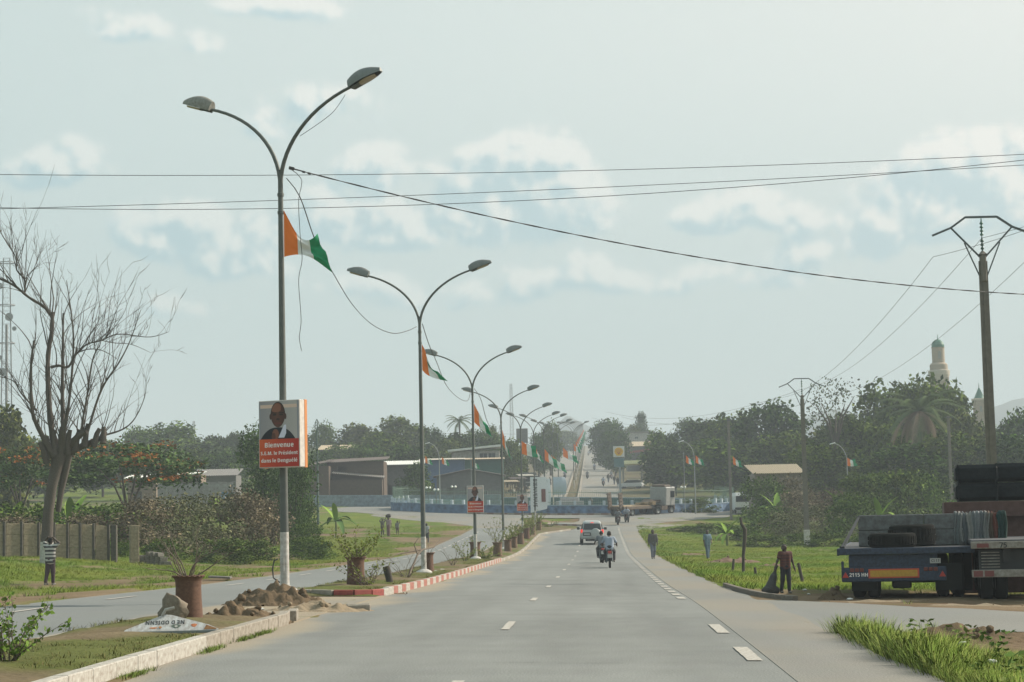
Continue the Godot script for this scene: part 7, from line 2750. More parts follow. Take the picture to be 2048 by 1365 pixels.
	person("small child in a grey top right of the woman", spot(795.0, 178.0), 0.0, 0.74, {"eR": V(0.28, 1.45, 0.03), "wR": V(0.24, 1.68, 0.0)}, {"shirt": Color(0.16, 0.15, 0.15), "legs": Color(0.10, 0.06, 0.06), "leg": 0.8, "group": fam}, 0.034)
	person("child in a pale shirt walking just behind the second lamp mast", spot(853.5, 158.0), PI - 0.4, 0.90, walk, {"shirt": Color(0.33, 0.35, 0.35), "legs": Color(0.05, 0.05, 0.055)}, 0.032)
	var bd := MB.new()
	nets(bd, [[V(-0.12, 0.1, 0), V(0.12, 0.1, 0), 0.13, 0.12], [V(-0.05, 0.2, 0.03), V(0.09, 0.2, -0.03), 0.1, 0.11]], 0.03, 0.05)
	var bo := put(bd, "bundle", mat("bundle", Color(0.055, 0.045, 0.045), 0.95))
	bo.position = spot(777.0, 176.0) + V(0, 1.66, 0)
	tag(bo, "dark round bundle carried on the woman's head", "bundle")
	var cb := MB.new()
	cb.lathe([Vector2(0.0, 0.0), Vector2(0.12, 0.0), Vector2(0.2, 0.10), Vector2(0.205, 0.11), Vector2(0.0, 0.08)], 14)
	var co := put(cb, "basin", mat("basin", Color(0.45, 0.45, 0.42), 0.5))
	co.position = spot(765.0, 178.0) + V(0, 1.43, 0)
	tag(co, "pale basin on the head of the child left of the woman", "basin")

# ------------------------------------------------------------------ vehicles
func wheel(parent: Node3D, at: Vector3, r: float, w: float, rim_m: Material, called := "wheel") -> void:
	var xf := Transform3D(Basis(Vector3.BACK, PI / 2.0), at)
	var mb := MB.new()
	mb.lathe([Vector2(r * 0.58, -w * 0.45), Vector2(r * 0.9, -w * 0.5), Vector2(r * 0.985, -w * 0.38), Vector2(r, -w * 0.2), Vector2(r, w * 0.2), Vector2(r * 0.985, w * 0.38), Vector2(r * 0.9, w * 0.5), Vector2(r * 0.58, w * 0.45)], 22, xf)
	var o := put(mb, called, mats["rubber"], parent)
	mb = MB.new()
	mb.lathe([Vector2(0.0, -w * 0.30), Vector2(r * 0.3, -w * 0.30), Vector2(r * 0.57, -w * 0.44), Vector2(r * 0.57, w * 0.44), Vector2(r * 0.3, w * 0.30), Vector2(0.0, w * 0.30)], 16, xf)
	put(mb, "rim", rim_m, o)

func motorbike(label: String, at: Vector3, turn: float, paint: Color, key: String, group := "motorbikes on the road") -> Node3D:
	var t := thing("motorbike", label, "motorbike", at, turn, group)
	var pm := mat("bike_" + key, paint, 0.45)
	for z in [-0.62, 0.62]:
		wheel(t, V(0, 0.30, z), 0.30, 0.10, mats["steel"])
	var mb := MB.new()
	mb.tube([V(0, 0.74, 0.42), V(0, 0.62, -0.05), V(0, 0.66, -0.45)], [0.03], 6)
	mb.tube([V(0, 0.74, 0.42), V(0, 0.36, 0.15), V(0, 0.34, -0.3), V(0, 0.30, -0.62)], [0.028], 6)
	put(mb, "frame", mats["dark_metal"], t)
	mb = MB.new()
	mb.box(V(0, 0.42, 0.08), V(0.24, 0.26, 0.30), Basis(), 0.04)
	put(mb, "engine", mats["steel"], t)
	mb = MB.new()
	nets(mb, [[V(0, 0.82, 0.30), V(0, 0.76, 0.02), 0.13, 0.08]], 0.03, 0.03)
	put(mb, "tank", pm, t)
	mb = MB.new()
	nets(mb, [[V(-0.06, 0.78, 0.0), V(-0.06, 0.80, -0.58), 0.06, 0.055], [V(0.06, 0.78, 0.0), V(0.06, 0.80, -0.58), 0.06, 0.055]], 0.03, 0.03)
	put(mb, "seat", mats["dark_metal"], t)
	for s in [-1.0, 1.0]:
		mb = MB.new()
		mb.tube([V(s * 0.07, 0.30, 0.64), V(s * 0.07, 0.98, 0.38)], [0.025], 6)
		put(mb, "fork", mats["steel"], t)
		mb = MB.new()
		mb.tube([V(s * 0.10, 0.86, -0.1), V(s * 0.12, 0.30, -0.60)], [0.03], 6)
		put(mb, "shock_absorber", mats["steel"], t)
	mb = MB.new()
	mb.tube([V(-0.36, 1.02, 0.26), V(-0.2, 1.04, 0.36), V(0.2, 1.04, 0.36), V(0.36, 1.02, 0.26)], [0.016], 6)
	put(mb, "handlebar", mats["dark_metal"], t)
	mb = MB.new()
	mb.tube([V(0.13, 0.32, 0.2), V(0.15, 0.26, -0.3), V(0.16, 0.30, -0.72)], [0.03, 0.035, 0.05], 8)
	put(mb, "exhaust", mats["steel"], t)
	var pts := []
	for i in 9:
		var a := lerpf(0.35, 2.4, i / 8.0)
		for x in [-0.075, 0.0, 0.075]:
			pts.append(V(x, 0.30 + 0.345 * sin(a) + (0.02 if x == 0.0 else 0.0), -0.62 + 0.345 * cos(a)))
	mb = MB.new()
	mb.sheet(pts, 9, 3)
	put(mb, "mudguard", pm, t)
	mb = MB.new()
	mb.box(V(0, 0.72, -0.80), V(0.16, 0.09, 0.06), Basis(), 0.015)
	put(mb, "tail_lamp", mats["lamp_red"], t)
	mb = MB.new()
	mb.box(V(0, 0.54, -0.93), V(0.2, 0.16, 0.01))
	put(mb, "number_plate", mats["plate"], t)
	mb = MB.new()
	mb.lathe([Vector2(0.0, -0.06), Vector2(0.07, -0.03), Vector2(0.085, 0.05), Vector2(0.0, 0.06)], 12, Transform3D(Basis(Vector3.RIGHT, PI / 2.0), V(0, 0.92, 0.50)))
	put(mb, "headlamp", mats["steel"], t)
	return t

const RIDE := {"pelvis": Vector3(0, 0.90, -0.28), "chest": Vector3(0, 1.20, -0.13), "neck": Vector3(0, 1.38, -0.07), "head": Vector3(0, 1.52, -0.03), "sL": Vector3(-0.185, 1.33, -0.10), "sR": Vector3(0.185, 1.33, -0.10), "eL": Vector3(-0.32, 1.12, 0.02), "eR": Vector3(0.32, 1.12, 0.02), "wL": Vector3(-0.33, 1.03, 0.22), "wR": Vector3(0.33, 1.03, 0.22), "hL": Vector3(-0.10, 0.88, -0.26), "hR": Vector3(0.10, 0.88, -0.26), "kL": Vector3(-0.20, 0.74, 0.14), "kR": Vector3(0.20, 0.74, 0.14), "aL": Vector3(-0.20, 0.34, -0.04), "aR": Vector3(0.20, 0.34, -0.04), "tL": Vector3(-0.21, 0.30, 0.10), "tR": Vector3(0.21, 0.30, 0.10)}

func make_bikes() -> void:
	var p := spot(1220.0, 91.0)
	var m0 := motorbike("nearest motorbike on the main road with a red tail", p, PI - 0.04, Color(0.16, 0.04, 0.035), "a")
	var r0 := person("rider in a pale blue shirt on the nearest motorbike", p, PI - 0.04, 1.0, RIDE, {"shirt": Color(0.27, 0.31, 0.38), "legs": Color(0.035, 0.035, 0.04), "sleeve": 0.8}, 0.026)
	p = spot(1204.0, 104.0)
	motorbike("second motorbike leaning left just ahead of the nearest one", p, PI + 0.03, Color(0.05, 0.055, 0.07), "b")
	var r1 := person("rider in a grey shirt on the second motorbike", p, PI + 0.03, 1.0, RIDE, {"shirt": Color(0.14, 0.155, 0.17), "legs": Color(0.04, 0.04, 0.045), "sleeve": 0.8}, 0.028)
	# two more at the roundabout, coming towards the camera
	var n := 0
	for q in [[1236.0, 203.0, 0.0, "motorbike facing the camera at the roundabout mouth"], [1254.0, 208.0, 0.15, "motorbike beside the grass at the roundabout mouth"]]:
		p = spot(q[0], q[1])
		copy_of(m0, "motorbike", q[3], p, q[2], "motorbikes on the road")
		copy_of([r1, r0][n], "person", ["rider in dark clothes on the motorbike facing the camera", "rider on the motorbike beside the grass"][n], p, q[2])
		n += 1
	n = 0
	for q in [[1223.0, 395.0, PI, "far motorbike low on the right hill carriageway"], [1189.0, 465.0, PI, "far motorbike in the middle of the right hill carriageway"], [1175.0, 395.0, 0.0, "far motorbike coming down near the hill median"], [1177.0, 660.0, PI, "far motorbike near the crest"], [1100.0, 350.0, 0.0, "far motorbike coming down the left hill carriageway"], [1130.0, 395.0, 0.0, "far motorbike beside the hill lamps on the left carriageway"], [1119.0, 560.0, 0.0, "far motorbike high on the left hill carriageway"], [1207.0, 352.0, PI, "far motorbike at the foot of the right hill carriageway"]]:
		p = spot(q[0], q[1])
		copy_of(m0, "motorbike", q[3], p, q[2], "far motorbikes on the hill")
		copy_of([r1, r0][n % 2], "person", "rider on the " + q[3], p, q[2], "far riders on the hill")
		n += 1
	# a few people on foot by the hill road
	var src: Node3D = null
	for c in get_children():
		if c.has_meta("label") and str(c.get_meta("label")).begins_with("person in a dark jacket"):
			src = c
	for q in [[1217.0, 372.0, "pedestrian at the right edge of the hill road, first"], [1229.0, 360.0, "pedestrian in the crowd below the fuel sign"], [1236.0, 348.0, "pedestrian nearest the fuel sign's post"], [1182.0, 232.0, "person inside the roundabout fence"], [1180.0, 700.0, "tiny pedestrian near the crest of the hill road"]]:
		copy_of(src, "person", q[2], spot(q[0], q[1]), 0.3, "far people by the hill road")

func suv() -> void:
	var at := spot(1184.0, 156.0)
	var t := thing("suv", "silver off-road car with a round spare wheel cover driving away", "car", at)
	t.basis = tilt_at(at, 0.0) * Basis(Vector3.UP, -0.03)
	var paint := mat("suv_paint", Color(0.36, 0.375, 0.37), 0.3, 0.35)
	paint.clearcoat_enabled = true
	paint.clearcoat = 0.5
	var dark := mat("suv_glass", Color(0.02, 0.024, 0.026), 0.12)
	# lower body: rings along the length, rounded corners; rear at z = +2.3
	var mb := MB.new()
	var pts := []
	for r in [[2.30, 0.80, 0.50, 1.02], [2.24, 0.88, 0.44, 1.10], [1.9, 0.92, 0.42, 1.13], [0.0, 0.925, 0.40, 1.12], [-1.4, 0.92, 0.42, 1.08], [-2.1, 0.86, 0.45, 1.0], [-2.34, 0.74, 0.52, 0.86]]:
		for k in 17:
			var a := TAU * k / 16.0
			var cx := signf(cos(a)) * pow(absf(cos(a)), 0.35)
			var cy := signf(sin(a)) * pow(absf(sin(a)), 0.35)
			pts.append(V(cx * r[1], (r[2] + r[3]) * 0.5 + cy * (r[3] - r[2]) * 0.5, r[0]))
	mb.sheet(pts, 7, 17)
	for e in [0, 6]:
		for k in 15:
			mb.tri(pts[e * 17], pts[e * 17 + k + 1], pts[e * 17 + k + 2], V(0, 0, 1.0 if e == 0 else -1.0))
	put(mb, "body", paint, t)
	# greenhouse
	mb = MB.new()
	pts = []
	for r in [[1.06, 0.86, 2.22, -1.05], [1.30, 0.81, 2.17, -0.72], [1.62, 0.71, 2.06, -0.30], [1.76, 0.64, 1.95, -0.16], [1.81, 0.50, 1.7, 0.0], [1.82, 0.0, 1.2, 0.4]]:
		for k in 13:
			var a := TAU * k / 12.0 + PI / 4.0
			var cx := signf(cos(a)) * pow(absf(cos(a)), 0.3)
			var cz := signf(sin(a)) * pow(absf(sin(a)), 0.3)
			pts.append(V(cx * r[1], r[0], (r[2] + r[3]) * 0.5 + cz * (r[2] - r[3]) * 0.5))
	mb.sheet(pts, 6, 13)
	put(mb, "cabin", paint, t)
	mb = MB.new()
	mb.quad(V(-0.70, 1.16, 2.225), V(0.70, 1.16, 2.225), V(0.60, 1.62, 2.10), V(-0.60, 1.62, 2.10), V(0, 0, 1))
	put(mb, "rear_window", dark, t)
	for s in [-1.0, 1.0]:
		mb = MB.new()
		mb.quad(V(s * 0.865, 1.14, 2.0), V(s * 0.865, 1.14, -0.85), V(s * 0.725, 1.62, -0.3), V(s * 0.725, 1.62, 1.9), V(s, 0.2, 0))
		put(mb, "side_window", dark, t)
		mb = MB.new()
		mb.box(V(s * 0.80, 1.04, 2.24), V(0.15, 0.26, 0.12), Basis(), 0.02)
		put(mb, "tail_lamp", mats["lamp_red_lit"], t)
		mb = MB.new()
		mb.box(V(s * 1.06, 1.18, -0.72), V(0.22, 0.20, 0.10), Basis(), 0.03)
		mb.bar(V(s * 0.88, 1.14, -0.72), V(s * 1.0, 1.15, -0.72), 0.05, 0.05)
		put(mb, "mirror", mats["dark_metal"], t)
		for z in [1.45, -1.45]:
			wheel(t, V(s * 0.80, 0.37, z), 0.37, 0.25, mats["steel"])
	mb = MB.new()
	mb.lathe([Vector2(0.0, -0.02), Vector2(0.34, -0.02), Vector2(0.37, 0.03), Vector2(0.37, 0.16), Vector2(0.32, 0.21), Vector2(0.26, 0.205), Vector2(0.22, 0.225), Vector2(0.0, 0.235)], 26, Transform3D(Basis(Vector3.RIGHT, PI / 2.0), V(0.26, 0.90, 2.27)))
	put(mb, "spare_wheel_cover", paint, t)
	mb = MB.new()
	mb.box(V(-0.40, 0.82, 2.295), V(0.62, 0.26, 0.05), Basis(), 0.01)
	var rec := put(mb, "plate_recess", mats["dark_metal"], t)
	mb = MB.new()
	mb.box(V(-0.40, 0.82, 2.33), V(0.46, 0.11, 0.02))
	put(mb, "number_plate", mats["plate"], rec)
	mb = MB.new()
	mb.box(V(0, 0.54, 2.30), V(1.74, 0.20, 0.20), Basis(), 0.05)
	put(mb, "bumper", mat("suv_bumper", Color(0.27, 0.28, 0.27), 0.45, 0.2), t)
	mb = MB.new()
	mb.box(V(0, 1.70, 2.07), V(0.22, 0.045, 0.05), Basis(), 0.01)
	put(mb, "brake_lamp", mats["lamp_red_lit"], t)
	mb = MB.new()
	mb.box(V(0, 0.36, 1.2), V(1.0, 0.16, 2.2))
	put(mb, "underbody", mats["dark_metal"], t)

func small_car(u: float, d: float, turn: float, c: Color, key: String, label: String) -> void:
	var at := spot(u, d)
	var t := thing("car", label, "car", at, turn, "far cars")
	var pm := mat("car_" + key, c, 0.3)
	var mb := MB.new()
	mb.extrude(PackedVector2Array([Vector2(-2.1, 0.35), Vector2(2.1, 0.35), Vector2(2.15, 0.75), Vector2(1.2, 0.95), Vector2(-1.9, 0.98), Vector2(-2.15, 0.7)]), 1.7, Transform3D(Basis(Vector3.UP, PI / 2.0), Vector3.ZERO))
	put(mb, "body", pm, t)
	mb = MB.new()
	mb.extrude(PackedVector2Array([Vector2(-1.8, 0.97), Vector2(1.15, 0.94), Vector2(0.55, 1.42), Vector2(-1.5, 1.46)]), 1.45, Transform3D(Basis(Vector3.UP, PI / 2.0), Vector3.ZERO))
	put(mb, "glass_cabin", mats["suv_glass"], t)
	mb = MB.new()
	mb.box(V(0, 1.47, 0.48), V(1.36, 0.06, 2.05), Basis(), 0.02)
	put(mb, "roof", pm, t)
	for s in [-1.0, 1.0]:
		for z in [-1.3, 1.3]:
			wheel(t, V(s * 0.75, 0.31, z), 0.31, 0.2, mats["steel"])

func van(u: float, d: float, label: String) -> void:
	var at := spot(u, d)
	var t := thing("van", label, "van", at, 0.0, "white vans by the roundabout")
	var wm := mat("van_white", Color(0.62, 0.63, 0.62), 0.4)
	var mb := MB.new()
	mb.box(V(0, 1.25, 0), V(1.75, 1.75, 4.4), Basis(), 0.12)
	put(mb, "body", wm, t)
	mb = MB.new()
	mb.box(V(0, 1.62, 2.2), V(1.5, 0.66, 0.06), Basis(), 0.02)
	put(mb, "windscreen", mats["suv_glass"], t)
	mb = MB.new()
	mb.box(V(0, 2.2, -0.2), V(1.5, 0.28, 3.2), Basis(), 0.08)
	put(mb, "roof_rack", wm, t)
	mb = MB.new()
	mb.box(V(0, 0.55, 2.25), V(1.72, 0.25, 0.12), Basis(), 0.03)
	put(mb, "bumper", mats["dark_metal"], t)
	for s in [-1.0, 1.0]:
		for z in [-1.4, 1.4]:
			wheel(t, V(s * 0.76, 0.33, z), 0.33, 0.2, mats["steel"])

func low_loader() -> void:
	# seen from behind and the side, swinging right round the ring
	var at := spot(1262.0, 222.0)
	var t := thing("low_loader_truck", "dusty low loader truck with raised ramps and a white cab on the roundabout", "truck", at)
	t.basis = tilt_at(at, 0.0) * Basis(Vector3.UP, -0.74)
	t.scale = Vector3.ONE * 0.94
	var rust := mat("loader_brown", Color(0.155, 0.12, 0.09), 0.85, 0.0, "rust", 0.5)
	var ochre := mat("loader_deck", Color(0.34, 0.26, 0.15), 0.9, 0.0, "rust", 0.5)
	var cabm := mat("cab_white", Color(0.30, 0.30, 0.285), 0.5, 0.0, "mottle", 0.4)
	var mb := MB.new()
	mb.box(V(0, 0.95, 0.2), V(2.5, 0.35, 5.2), Basis(), 0.03)
	put(mb, "deck", rust, t)
	mb = MB.new()
	mb.box(V(0, 1.15, 0.2), V(2.4, 0.05, 5.0))
	put(mb, "deck_boards", ochre, t)
	mb = MB.new()
	mb.bar(V(0, 1.15, -2.3), V(0, 1.65, -3.3), 1.2, 0.4, 0.03)
	mb.box(V(0, 1.55, -4.0), V(1.2, 0.35, 1.8), Basis(), 0.03)
	put(mb, "gooseneck", rust, t)
	for s in [-0.85, 0.85]:
		mb = MB.new()
		mb.bar(V(s, 0.75, 2.75), V(s, 2.75, 3.05), 0.65, 0.16, 0.02)
		for k in 5:
			mb.box(V(s, 1.0 + 0.38 * k, 2.92 + 0.055 * k), V(0.66, 0.06, 0.10), Basis())
		put(mb, "ramp", rust, t)
		for z in [1.1, 1.9]:
			wheel(t, V(s * 1.25, 0.45, z), 0.45, 0.3, mats["steel"])
		wheel(t, V(s * 1.25, 0.5, -3.6), 0.5, 0.5, mats["steel"])
		wheel(t, V(s * 1.25, 0.5, -6.3), 0.5, 0.3, mats["steel"])
	mb = MB.new()
	mb.box(V(0, 0.9, -4.9), V(0.9, 0.3, 4.6), Basis(), 0.02)
	put(mb, "chassis", mats["dark_metal"], t)
	mb = MB.new()
	mb.box(V(0, 2.1, -6.0), V(2.45, 2.25, 1.9), Basis(), 0.12)
	put(mb, "cab", cabm, t)
	mb = MB.new()
	mb.box(V(0, 3.3, -5.75), V(2.0, 0.35, 1.3), Basis(), 0.12)
	put(mb, "roof_fairing", rust, t)
	for s in [-1.0, 1.0]:
		mb = MB.new()
		mb.box(V(s * 1.225, 2.35, -6.35), V(0.02, 0.75, 0.8), Basis())
		put(mb, "side_window", mats["suv_glass"], t)
		mb = MB.new()
		mb.box(V(s * 1.42, 2.4, -6.85), V(0.12, 0.6, 0.1), Basis(), 0.03)
		put(mb, "mirror", mats["dark_metal"], t)
		mb = MB.new()
		mb.box(V(s * 1.05, 0.75, -4.9), V(0.35, 0.5, 1.1), Basis(), 0.05)
		put(mb, "fuel_tank", rust, t)
	mb = MB.new()
	mb.box(V(0, 0.75, -6.85), V(2.4, 0.5, 0.25), Basis(), 0.05)
	put(mb, "bumper", rust, t)
	# load: timber and hoops
	for k in 3:
		var lb := MB.new()
		lb.box(V(0, 0.1, 0), V(0.5, 0.2 + 0.1 * k, 1.3), Basis(Vector3.UP, 0.3 * k), 0.04)
		var lo := put(lb, "timber_baulk", ochre)
		lo.position = at + V(0.8 + 0.75 * k, 1.2, -0.4 - 0.5 * k)
		tag(lo, "%s timber baulk lying on the low loader's deck" % ["rear", "middle", "front"][k], "timber", "timber on the low loader")

func hill_truck() -> void:
	var at := spot(1061.0, 318.0)
	var t := thing("truck", "dark truck facing the camera among the stalls at the hill road's foot", "truck", at, 0.12)
	var body := mat("truck_dark", Color(0.05, 0.065, 0.06), 0.6)
	var mb := MB.new()
	mb.box(V(0, 1.75, 0.2), V(2.2, 2.1, 1.8), Basis(), 0.12)
	put(mb, "cab", body, t)
	mb = MB.new()
	mb.box(V(0, 2.25, 1.11), V(1.9, 0.75, 0.05), Basis(), 0.03)
	put(mb, "windscreen", mats["suv_glass"], t)
	mb = MB.new()
	mb.box(V(0, 2.75, 1.1), V(2.2, 0.12, 0.1), Basis(), 0.02)
	mb.box(V(0, 1.72, 1.12), V(2.0, 0.10, 0.06), Basis(), 0.01)
	put(mb, "visor", mat("truck_white", Color(0.5, 0.5, 0.48), 0.5), t)
	mb = MB.new()
	mb.box(V(0, 2.0, -3.0), V(2.3, 2.6, 4.4), Basis(), 0.05)
	put(mb, "load_body", mat("truck_load", Color(0.07, 0.085, 0.085), 0.8), t)
	for s in [-1.0, 1.0]:
		wheel(t, V(s * 0.95, 0.48, 0.3), 0.48, 0.3, mats["steel"])
		wheel(t, V(s * 0.95, 0.48, -3.8), 0.48, 0.4, mats["steel"])
		mb = MB.new()
		mb.box(V(s * 0.8, 1.1, 1.1), V(0.3, 0.2, 0.08), Basis(), 0.03)
		put(mb, "headlamp", mats["plate"], t)

func tyre(at: Vector3, r: float, w: float, tilt: float, label: String) -> void:
	var mb := MB.new()
	mb.lathe([Vector2(r * 0.55, -w * 0.42), Vector2(r * 0.88, -w * 0.5), Vector2(r * 0.97, -w * 0.44), Vector2(r, -w * 0.25), Vector2(r, w * 0.25), Vector2(r * 0.97, w * 0.44), Vector2(r * 0.88, w * 0.5), Vector2(r * 0.55, w * 0.42), Vector2(r * 0.5, 0.0), Vector2(r * 0.55, -w * 0.42)], 34, Transform3D(Basis(Vector3.BACK, tilt), Vector3.ZERO))
	# tread blocks
	for k in 40:
		var a := TAU * k / 40.0
		for y in [-0.16, 0.16]:
			mb.box(Basis(Vector3.BACK, tilt) * V(cos(a) * (r + 0.004), y * w, sin(a) * (r + 0.004)), V(0.03, w * 0.26, r * 0.10), Basis(Vector3.BACK, tilt) * Basis(Vector3.UP, -a))
	var o := put(mb, "tyre", mats["rubber"])
	o.position = at
	tag(o, label, "tyre", "loose tyres on the blue trailer")

func trailers() -> void:
	# blue flat trailer seen from behind
	var at := spot(1800.0, 46.0)
	var turn := -0.19
	var t := thing("blue_trailer", "blue flatbed trailer parked with its back to the road", "trailer", at, turn)
	var blue := mat("trailer_blue", Color(0.036, 0.056, 0.10), 0.7, 0.0, "rust", 1.4)
	var black := mats["dark_metal"] as Material
	var mb := MB.new()
	mb.box(V(0.18, 1.10, -6.0), V(3.02, 0.11, 12.0), Basis(), 0.012)
	put(mb, "deck", mat("deck_boards", Color(0.07, 0.075, 0.085), 0.8, 0.0, "rust", 0.7), t)
	mb = MB.new()
	mb.box(V(0.18, 1.09, 0.03), V(3.06, 0.15, 0.07), Basis(), 0.012)
	put(mb, "tail_beam", blue, t)
	for s in [-1.35, 1.69]:
		mb = MB.new()
		mb.box(V(s, 1.08, -6.0), V(0.06, 0.16, 11.95), Basis(), 0.01)
		put(mb, "side_rail", blue, t)
	for s in [-0.62, 0.62]:
		mb = MB.new()
		mb.box(V(s, 0.86, -6.0), V(0.16, 0.36, 11.6))
		put(mb, "chassis_beam", black, t)
	mb = MB.new()
	mb.box(V(-0.12, 0.80, -0.12), V(2.0, 0.42, 0.12), Basis(), 0.015)
	put(mb, "rear_panel", blue, t)
	mb = MB.new()
	mb.box(V(-0.11, 0.56, -0.02), V(2.36, 0.33, 0.10), Basis(), 0.02)
	mb.box(V(-1.26, 0.66, -0.02), V(0.06, 0.42, 0.10), Basis(), 0.01)
	var bump_ := put(mb, "bumper", blue, t)
	mb = MB.new()
	mb.box(V(-0.11, 0.58, 0.04), V(1.14, 0.21, 0.012), Basis(), 0.004)
	var plate := put(mb, "marker_plate", mat("marker_red", Color(0.48, 0.07, 0.03), 0.5), bump_)
	mb = MB.new()
	mb.box(V(-0.11, 0.58, 0.048), V(1.06, 0.145, 0.008))
	put(mb, "marker_field", mat("marker_yellow", Color(0.50, 0.28, 0.025), 0.5, 0.0, "mottle", 2.0), bump_)
	for s in [-1.0, 1.0]:
		mb = MB.new()
		mb.extrude(PackedVector2Array([Vector2(-0.075, -0.06), Vector2(0.075, -0.06), Vector2(0, 0.07)]), 0.02, Transform3D(Basis(), V(-0.11 + s * 1.09, 0.555, 0.042)))
		put(mb, "reflector", mats["lamp_red"], bump_)
		for k in 3:
			mb = MB.new()
			mb.box(V(-0.11 + s * (0.72 + 0.11 * k), 0.665, 0.038), V(0.095, 0.085, 0.03), Basis(), 0.012)
			put(mb, "tail_lamp", mat("lamp_dull", Color(0.14, 0.03, 0.022), 0.4), bump_)
	letters(t, "2115 HH", V(-0.90, 0.555, 0.036), 0.42, mats["letters"])
	mb = MB.new()
	mb.box(V(0.83, 0.85, -0.03), V(0.24, 0.115, 0.02), Basis(), 0.004)
	var np := put(mb, "number_plate", mats["plate"], t)
	letters(np, "CI 17", V(0.83, 0.85, -0.018), 0.18, mats["sign_black"])
	for s in [[-0.78, 0.56], [1.12, 0.56]]:
		mb = MB.new()
		mb.box(V(s[0], 0.48, -0.42), V(0.60, 0.62, 0.02), Basis(), 0.01)
		put(mb, "mud_flap", mat("mud_flap", Color(0.035, 0.037, 0.037), 0.8), t)
	for z in [-0.95, -2.2, -3.45]:
		for s in [-0.92, -0.58, 1.0, 1.34]:
			wheel(t, V(s, 0.5, z), 0.5, 0.27, mats["wheel_grey"])
	for s in [1.62, 1.9]:
		wheel(t, V(s + 0.05, 0.5, -4.6), 0.5, 0.22, mats["wheel_grey"])
	mb = MB.new()
	mb.tube([V(-0.1, 0.42, -0.95), V(1.0, 0.42, -0.95)], [0.09], 8)
	mb.box(V(0.06, 0.36, -0.6), V(0.45, 0.28, 0.25), Basis(), 0.04)
	put(mb, "axle", black, t)
	var B := Basis(Vector3.UP, turn)
	var W := func(p: Vector3) -> Vector3: return at + B * p
	# loose tyres
	tyre(W.call(V(-0.12, 1.325, -0.65)), 0.54, 0.33, 0.0, "front loose tyre lying flat on the blue trailer's tail")
	tyre(W.call(V(0.34, 1.42, -1.75)), 0.54, 0.5, 0.02, "second loose tyre behind the front one on the blue trailer")
	# grey cargo blocks
	var gm := mat("cargo_grey", Color(0.17, 0.18, 0.182), 0.85, 0.0, "rust", 0.7)
	var n := 0
	for r in [[-0.15, 0.0, 1.55], [1.12, 0.0, 0.95], [-0.15, 1.0, 1.55], [1.12, 1.0, 0.95]]:
		mb = MB.new()
		mb.box(V(0, 0.19, 0), V(r[2], 0.375, 1.4), Basis(), 0.02)
		for k in 4:
			mb.lathe([Vector2(0.022, -0.002), Vector2(0.022, 0.006), Vector2(0.0, 0.006)], 8, Transform3D(Basis(Vector3.RIGHT, PI / 2.0), V(-r[2] * 0.4 + r[2] * 0.8 * k / 3.0, 0.19 + 0.08 * (1 if k % 2 else -1), 0.70)))
		var o := put(mb, "cargo_slab", gm)
		o.transform = Transform3D(B, W.call(V(r[0], 1.16 + 0.38 * r[1], -3.1)))
		tag(o, "%s grey cargo slab on the blue trailer" % ["lower left", "lower right", "upper left", "upper right"][n], "slab", "grey cargo slabs")
		n += 1
	# lashing straps
	for k in 2:
		mb = MB.new()
		mb.bar(V(-1.30 + 0.06 * k, 1.16, -0.5), V(-0.92 + 0.02 * k, 1.86, -2.35), 0.035, 0.02)
		mb.box(V(-1.30 + 0.06 * k, 1.18, -0.5), V(0.06, 0.06, 0.06), Basis(), 0.01)
		var o := put(mb, "lashing_strap", black)
		o.transform = Transform3D(B, at)
		tag(o, "%s lashing strap slanting down the load's left end" % ["outer", "inner"][k], "strap", "lashing straps")
	# folded cloths hanging over the load
	rng.seed = 64
	var tints := [Color(0.17, 0.19, 0.19), Color(0.26, 0.26, 0.25), Color(0.12, 0.135, 0.145), Color(0.30, 0.29, 0.27), Color(0.20, 0.215, 0.22), Color(0.24, 0.245, 0.25), Color(0.15, 0.16, 0.17), Color(0.28, 0.275, 0.26), Color(0.10, 0.07, 0.05), Color(0.17, 0.06, 0.045), Color(0.035, 0.075, 0.072), Color(0.025, 0.06, 0.05)]
	for k in 12:
		mb = MB.new()
		var pts := []
		var x0 := 1.34 + 0.10 * k
		var ln := 0.66 + 0.12 * rng.randf()
		for i in 12:
			var q := i / 11.0
			for j in 7:
				var w := j / 6.0
				var y := 1.94 - maxf(0.0, q - 0.18) * ln * 1.2 + 0.03 * sin(w * 5.0 + k)
				var z := -2.52 + 0.14 * smoothstep(0.0, 0.25, q) - (0.3 * (1.0 - smoothstep(0.0, 0.18, q))) + 0.035 * sin(w * 9.0 + k * 1.7 + q * 2.0)
				pts.append(V(x0 + w * 0.125 + 0.02 * sin(q * 6.0 + k), y, z))
		mb.sheet(pts, 12, 7)
		var o := put(mb, "hanging_cloth", mat("cloth_%d" % k, tints[k], 0.95, 0.0, "mottle", 2.0))
		o.transform = Transform3D(B, at)
		tag(o, "%s hanging %s cloth draped over the cargo" % [["first", "second", "third", "fourth", "fifth", "sixth", "seventh", "eighth", "ninth", "tenth", "eleventh", "twelfth"][k], ["grey", "pale", "dark grey", "pale", "grey", "grey", "grey", "pale", "brown", "orange-red", "dark teal", "dark green"][k]], "cloth", "cloths hung over the load")
	# white trailer alongside
	var at2 := spot(2075.0, 44.5)
	t = thing("white_trailer", "dirty white flatbed trailer parked right of the blue one", "trailer", at2, turn)
	var dirty := mat("trailer_white", Color(0.32, 0.31, 0.275), 0.7, 0.0, "rust", 0.8)
	mb = MB.new()
	mb.box(V(0, 1.30, -5.0), V(2.7, 0.12, 10.0), Basis(), 0.01)
	put(mb, "deck", mats["deck_boards"], t)
	mb = MB.new()
	mb.box(V(0, 1.25, 0.03), V(2.76, 0.16, 0.06), Basis(), 0.012)
